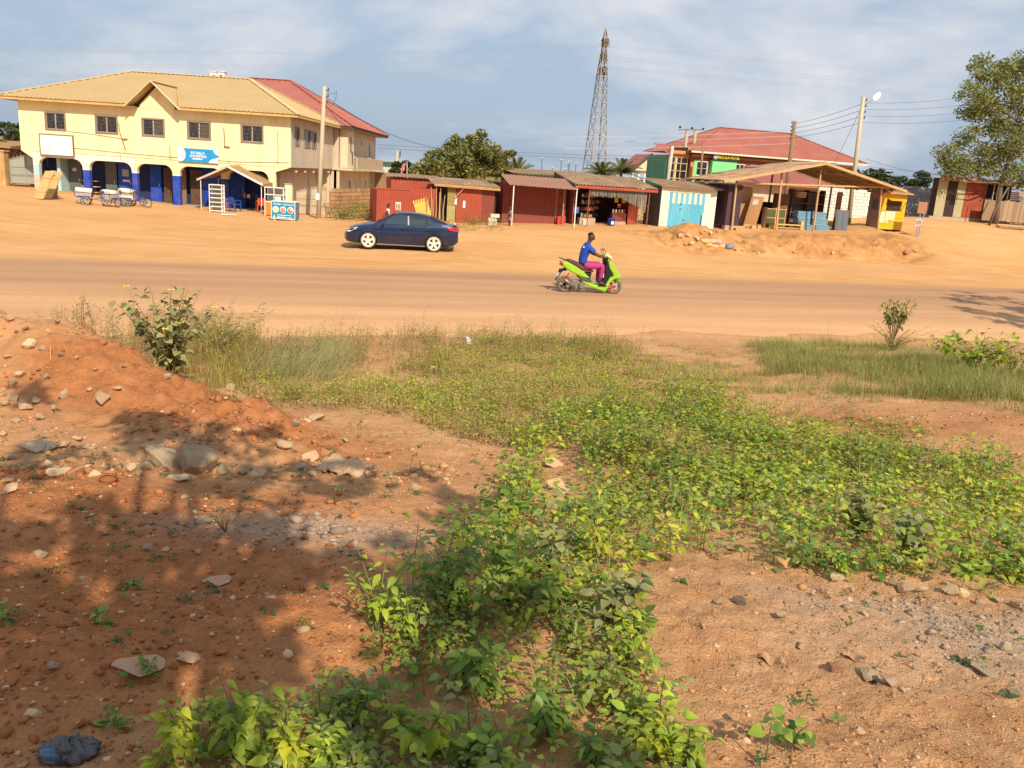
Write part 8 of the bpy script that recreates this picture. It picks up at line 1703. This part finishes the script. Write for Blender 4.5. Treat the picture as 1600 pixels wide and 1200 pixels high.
bs = G(1395, 548); single('low_twiggy_weed', 'dry twiggy weed around the foot of the right sapling', 0, 0, 26, .5, .8, 12, .055, OV, LO, 'shrub', 8, WOODST, (-.4, .8), False, .2, base=bs)
bs = G(1525, 585); single('broad_leaf_shrub', 'bushy broad-leaved green shrub at the right edge beside the road', 0, 0, 26, .72, 1.0, 9, .18, OV, LG, 'shrub', 9, WOODST, (-.9, .5), False, .35, base=bs)
bs = G(1590, 590); single('broad_leaf_shrub', 'dull brown-leaved part of the shrubbery cut by the right edge', 0, 0, 18, .60, .8, 9, .13, OV, LO, 'shrub', 10, WOODST, (-.9, .4), False, .1, base=bs)
bs = G(688, 588); single('bright_green_plant', 'upright bright green leafy plant amid the olive weeds', 0, 0, 7, .42, .16, 7, .11, LN, LG, 'plant', 11, None, (.1, .9), False, .15, base=bs)
bs = G(505, 560); single('dark_weed', 'small dark green weed beside the pale grass clump', 0, 0, 5, .38, .16, 6, .06, OV, LM, 'plant', 12, base=bs)
# nearest weeds, each a plant of its own
near_ = [(300, 1190, .2, LY, 5, OV, .075, 'lime-green weed clump left of the bottom edge, leftmost of it'), (380, 1185, .22, LG, 6, OV, .08, 'lime-green weed clump at the bottom edge under the sunny patch'), (450, 1200, .18, LY, 5, OV, .07, 'lime-green weed at the right of the bottom left clump'), (510, 1205, .15, LG, 4, OV, .06, 'pale weed between the bottom left clump and the shaded grass'), (590, 985, .30, LG, 4, OV, .075, 'upright weed standing alone left of the centre clump'), (560, 1130, .15, LM, 5, LN, .07, 'slender-leaved shaded weed above the bottom grass'), (665, 1175, .2, LG, 2, OV, .11, 'large drooping-leaved weed in the bottom centre'), (745, 1195, .12, LM, 4, HT, .07, 'round-leaved weed at the bottom centre edge'), (860, 1150, .18, LM, 5, OV, .08, 'dark green weed right of the bottom centre'), (930, 1195, .14, LM, 4, LN, .08, 'narrow-leaved shaded weed at the bottom edge'), (1020, 1190, .18, LY, 5, OV, .075, 'yellow-green weed at the right end of the bottom row'), (1075, 1200, .14, LG, 4, OV, .065, 'yellow-green weed beside the bare right earth at the bottom'), (960, 985, .26, LD, 5, HT, .08, 'dusty grey-green round-leaved weed at the right of the centre clump'), (985, 1045, .2, LG, 4, OV, .06, 'small bright weed below the dusty round-leaved one'), (700, 960, .32, LM, 6, OV, .09, 'deep green weed at the left front of the centre clump'), (790, 940, .34, LM, 6, OV, .09, 'deep green weed in the middle of the centre clump'), (850, 900, .32, LD, 5, HT, .085, 'dusty grey-leaved weed rising behind the centre clump'), (930, 880, .3, LY, 5, LN, .10, 'bright tufted weed at the right back of the centre clump'), (740, 1085, .2, LM, 3, OV, .1, 'pale broad-leaved seedling in the gap of the bottom weeds'), (1340, 840, .3, LD, 6, HT, .09, 'grey-leaved weed at the lower edge of the right-hand weeds'), (1420, 880, .34, LD, 7, HT, .09, 'tall grey-leaved weed hanging over the gravel at the right'), (1310, 905, .16, LG, 3, OV, .06, 'small weed spilling onto the gravel edge'), (890, 1010, .2, LM, 4, LN, .07, 'grassy-leaved weed below the centre clump'), (640, 1010, .2, LG, 4, OV, .06, 'small weed at the lower left foot of the centre clump')]
for i, (px, py, h, m, st_, sh_, L, lb) in enumerate(near_): single('weed_plant', lb, px, py, st_+2, h, h*.5, 6, L*.76, sh_, m, 'weed', 40+i, None, (-.7, .4), True, .25)
t = single('lone_sapling', 'thin lone stem with three leaf tufts on the lower right earth', 1195, 1195, 1, .2, 0, 4, .05, HT, LM, 'seedling', 80, None, (-.4, .4), True, .6); single('lone_sapling', 'spreading seedling right of the thin lone stem', 1235, 1170, 3, .15, .09, 3, .045, HT, LM, 'seedling', 81, None, (-.4, .4), True, .3)
for i, (px, py, lb) in enumerate(((152, 975, 'small green seedling in the shaded left earth, the biggest there'), (8, 970, 'small seedling at the left edge in shade'), (207, 920, 'small seedling above the biggest shaded seedling'), (228, 1055, 'small seedling beside the thin flat slab'), (182, 1130, 'small seedling on the sunlit strip at lower left'))): single('seedling', lb, px, py, 3, .05, .05, 3, .045, OV, LM, 'seedling', 60+i, None, (.0, .6), True, .2)
p = G(352, 832); t = thing('grass_tuft', 'small wiry grass tuft in the shaded left earth', 'grass tuft', p); rg_ = random.Random(3)
for k in range(16):
    a = rg_.uniform(0, 6.28); l = rg_.uniform(.1, .22); MB().tube([(0, 0, 0), (math.cos(a)*l*.4, math.sin(a)*l*.4, l*.6), (math.cos(a)*l, math.sin(a)*l, l*.75)], [.0022, .0018, .0006], 4).build('blade', mat('green_stem', (.15, .17, .06)), t)
# ---- shade tree behind the camera and tree right of the frame (both real, out of view)
def shade_tree(name, label, polys, sunny, n, tmin, ylim, seed, base, h, lsize, per, crad):
    rg2 = np.random.RandomState(seed); cs = []
    while len(cs) < n:
        px, py = rg2.uniform(0, 1720), rg2.uniform(440, 1230)
        if not any(inpoly(np.array([px]), np.array([py]), p)[0] for p in polys): continue
        if any(((px-a)/(r*1.5))**2+((py-b_)/(r*1.1))**2 < 1 for a, b_, r in sunny): continue
        g = G(px, py, 1.2, False, 500); tt = max(tmin+rg2.uniform(0, 1.6), (g.y-ylim)/(-sund[1]))
        cs.append(np.array(g)+sund*tt)
    cs = np.array(cs); t = thing(name, label, 'tree', base)
    bm_ = mat('shade_bark', (.16, .115, .08), .9, .25, 3, .4); c0 = cs.mean(0)-np.array(base)
    fork = Vector((c0[0]*.3, c0[1]*.3, h*.45)); MB().tube([(0, 0, -.3), fork*.6, fork], [.2, .16, .12], 8).build('trunk', bm_, t, True)
    for c in cs[::max(1, n//16)]:
        c = Vector(c)-Vector(base); MB().tube([fork, (fork+c)/2+Vector((0, 0, .3)), c], [.07, .04, .012], 5).build('limb', bm_, t, True)
    idx = np.repeat(np.arange(n), per); m = len(idx); P = cs[idx]-np.array(base)+rg2.normal(size=(m, 3))*crad
    u = rg2.normal(size=(m, 3)); u /= np.linalg.norm(u, axis=1)[:, None]; v = np.cross(u, rg2.normal(size=(m, 3))); v /= np.linalg.norm(v, axis=1)[:, None]; s = lsize*rg2.uniform(.6, 1.4, m)[:, None]
    V = np.stack([P-u*s, P+v*s*.5, P+u*s, P-v*s*.5], 1).reshape(-1, 3); cc = np.repeat(np.array([[.10, .14, .03]])*rg2.uniform(.7, 1.4, m)[:, None], 4, 0); npmesh('crown', V, np.arange(4*m).reshape(m, 4), LF, t, cc)
S1 = [(-60, 610), (60, 600), (130, 655), (220, 650), (330, 670), (430, 660), (470, 700), (560, 720), (640, 730), (720, 765), (740, 800), (660, 830), (640, 870), (700, 900), (640, 950), (560, 935), (520, 985), (470, 1010), (400, 1050), (300, 1065), (240, 1080), (190, 1120), (160, 1230), (-60, 1230)]
S2 = [(640, 920), (700, 890), (820, 900), (840, 960), (760, 1000), (660, 990)]
S3 = [(540, 1100), (700, 1080), (860, 1110), (960, 1230), (560, 1230)]
SUNNY = [(150, 930, 40), (270, 900, 35), (380, 870, 30), (60, 1020, 35), (210, 1010, 30), (120, 760, 30), (330, 800, 35), (430, 770, 30), (680, 1150, 45), (900, 1150, 45), (760, 1110, 35), (560, 1180, 40), (760, 940, 35), (660, 970, 30), (30, 880, 30), (590, 880, 30), (640, 820, 30), (20, 650, 30), (100, 640, 30), (380, 690, 22), (110, 885, 34), (100, 860, 22), (15, 790, 40), (60, 800, 30), (210, 755, 45), (250, 770, 30), (150, 690, 30), (90, 670, 30), (300, 655, 25), (520, 960, 55), (440, 985, 40), (350, 1010, 40), (520, 1010, 40), (480, 830, 30), (545, 820, 40), (620, 790, 45), (470, 700, 30), (540, 690, 35), (600, 720, 30), (30, 1070, 28), (10, 1110, 25), (60, 960, 25), (480, 870, 20), (700, 930, 22), (840, 890, 35), (820, 1130, 30), (640, 1180, 30), (290, 1090, 60)]
shade_tree('shade_tree', 'broad leafy tree behind the viewpoint, its dappled shade on the left earth', [S1, S2, S3], SUNNY, 620, 5.2, 1.6, 4, (1.6, -4.5, 1.65), 6, .065, 14, .055)
R1 = [(1437, 458), (1520, 457), (1600, 470), (1720, 478), (1720, 505), (1600, 492), (1540, 480)]; R2 = [(1470, 481), (1540, 484), (1600, 499), (1720, 508), (1720, 535), (1600, 515)]; R3 = [(1570, 453), (1720, 452), (1720, 466), (1610, 462)]
shade_tree('roadside_tree', 'roadside tree beyond the right edge that shades the road', [R1, R2, R3], [], 110, 8.5, 99, 8, (23.5, 23.0, .3), 6, .16, 22, .16)
# ---- litter
def sheet_mesh(nx, ny, fn):
    mb = MB()
    for i in range(nx+1):
        for j in range(ny+1): mb.v.append(fn(i/nx, j/ny))
    for i in range(nx):
        for j in range(ny): mb.f.append([i*(ny+1)+j, (i+1)*(ny+1)+j, (i+1)*(ny+1)+j+1, i*(ny+1)+j+1])
    return mb
p = G(530, 735); t = thing('crumpled_cloth', 'crumpled tan cloth lying below the spoil ridge', 'cloth', p, -.35)
def cf_(u, v):
    x = -.17+.34*u; y = .12-.24*v; r = fbm(np.array([u*5+v*2.5]), np.array([v*2.2-u*1.2]), 4, .6)[0]; z = .012+.045*abs(math.sin(u*8+2.2*r+v*1.5))*(1-.45*v)+.03*r+.02*(1-v); return (x*(1-.35*v)+.12*v*(u), y, max(z, .004)*(1-.5*abs(2*u-1)**4))
o = sheet_mesh(46, 36, cf_).build('fabric', mat('tan_cloth', (.56, .36, .20), .85, .12, 6, .2, 50), t, True); o.modifiers.new('s', 'SOLIDIFY').thickness = .004
p = G(112, 1188); t = thing('plastic_bag', 'dark plastic bag with a bottle in it at the bottom left corner', 'plastic bag', p, .2); t.scale = (.8, .8, .8)
def bag(u, v):
    a = 2*math.pi*u; th = math.pi*v; n_ = 1+.7*fbm(np.array([3*math.cos(a)+4]), np.array([3*math.sin(a)+5*v]), 4, .6)[0]; return (.065*n_*math.sin(th)*math.cos(a)*1.25, .052*n_*math.sin(th)*math.sin(a), .04+.042*n_*math.cos(th))
sheet_mesh(40, 24, bag).build('film', mat('dark_film', (.085, .085, .09), .2, .3, 8, .3, 60, spec=.6), t, True); MB().lathe([(0, 0), (.02, .002), (.022, .05), (.01, .07), (0, .072)], 14).move(Matrix.Translation((-.02, -.025, .04)) @ Matrix.Rotation(-1.3, 4, 'Y')).build('bottle', mat('bottle_blue', (.06, .12, .22), .15, .1, spec=.6), t, True)
p = G(728, 545); t = thing('white_plastic_bag', 'thin white plastic bag caught in the weeds by the road', 'plastic bag', (p.x, p.y, p.z+.12), .3)
sheet_mesh(24, 14, lambda u, v: tuple(q*1.0 for q in bag(u, v))).move(Matrix.Rotation(1.2, 4, 'Y')).build('film', mat('white_film', (.58, .58, .57), .3, .1, 8, .3, 40, spec=.5), t, True)
for i, (px, py, w, lb) in enumerate(((1205, 1035, .10, 'curled brown dead leaf with a torn edge on the right earth'), (1335, 1030, .095, 'folded tan dead leaf on the right earth above the grey stone'), (1285, 925, .05, 'small dead leaf near the gravel edge'))):
    p = G(px, py); t = thing('dead_leaf', lb, 'dead leaf', p, -.4+.5*i)
    def dl(u, v, w=w, i=i): x = (u-.5)*w; ww = w*.32*math.sin(math.pi*min(max(u, .02), .98))**.7; y = (v-.5)*2*ww; return (x, y, .008+.35*abs(y)*(1 if i % 2 else .6)+.012*math.sin(u*9+i))
    sheet_mesh(14, 8, dl).build('blade', mat('dead_leaf_brown', (.44, .265, .14), .8, .25, 20, .2), t, True); MB().tube([(-w*.5, 0, .01), (-w*.75, .01, .004)], .0018, 5).build('stalk', WOODST, t)
p = G(100, 510); t = thing('broken_stick', 'short pale stick standing in the spoil slope', 'stick', G(79, 560)); MB().tube([(0, 0, -.02), (.01, 0, .13)], .006, 5).build('shaft', WOODY, t)

def gx_(o): return project(np.array(o.matrix_basis.translation))[0]
relabel('stones on the spoil slope', 'smaller stone on the left spoil slope, %s counting from the left edge', gx_)
relabel('stones on the left earth', 'small stone on the shaded earth below the spoil slope, %s from the left', gx_)
relabel('stones on the right earth', 'small stone on the sunlit lower right earth, %s from the left', gx_)
relabel('rocks on the far bank', 'tan rock on the dirt bank across the road, %s from the left', gx_)
relabel('bundle of rough poles', 'thin rough pole between red hoarding and olive stall, %s from the left', gx_)
relabel('far lamp posts', 'tiny far lamp post between the bushy tree and the pylon, %s from the left', gx_)
_pl = lambda g: [o for o in bpy.data.objects if o.get('group') == g]
for g, fmt in (('transmission lines left of the pylon', 'thin transmission line left of the pylon, %s from the top'), ('transmission lines right of the pylon', 'thin transmission line right of the pylon, %s from the top'), ('lines right of the street light pole', 'overhead line from the street light pole to the right-hand tree, %s from the top'), ('lines between the two right-hand poles', 'overhead line between insulator pole and street light pole, %s from the top'), ('sunlit lines before the hotel', 'sunlit line crossing before the hotel roof, %s from the top'), ('dark lines above the red sheds', 'thin dark line low over the red sheds, %s from the top'), ('dark lines right of the hotel', 'dark line between hotel roof and right-hand tree, %s from the top')):
    relabel(g, fmt, lambda o: -o.location.z)
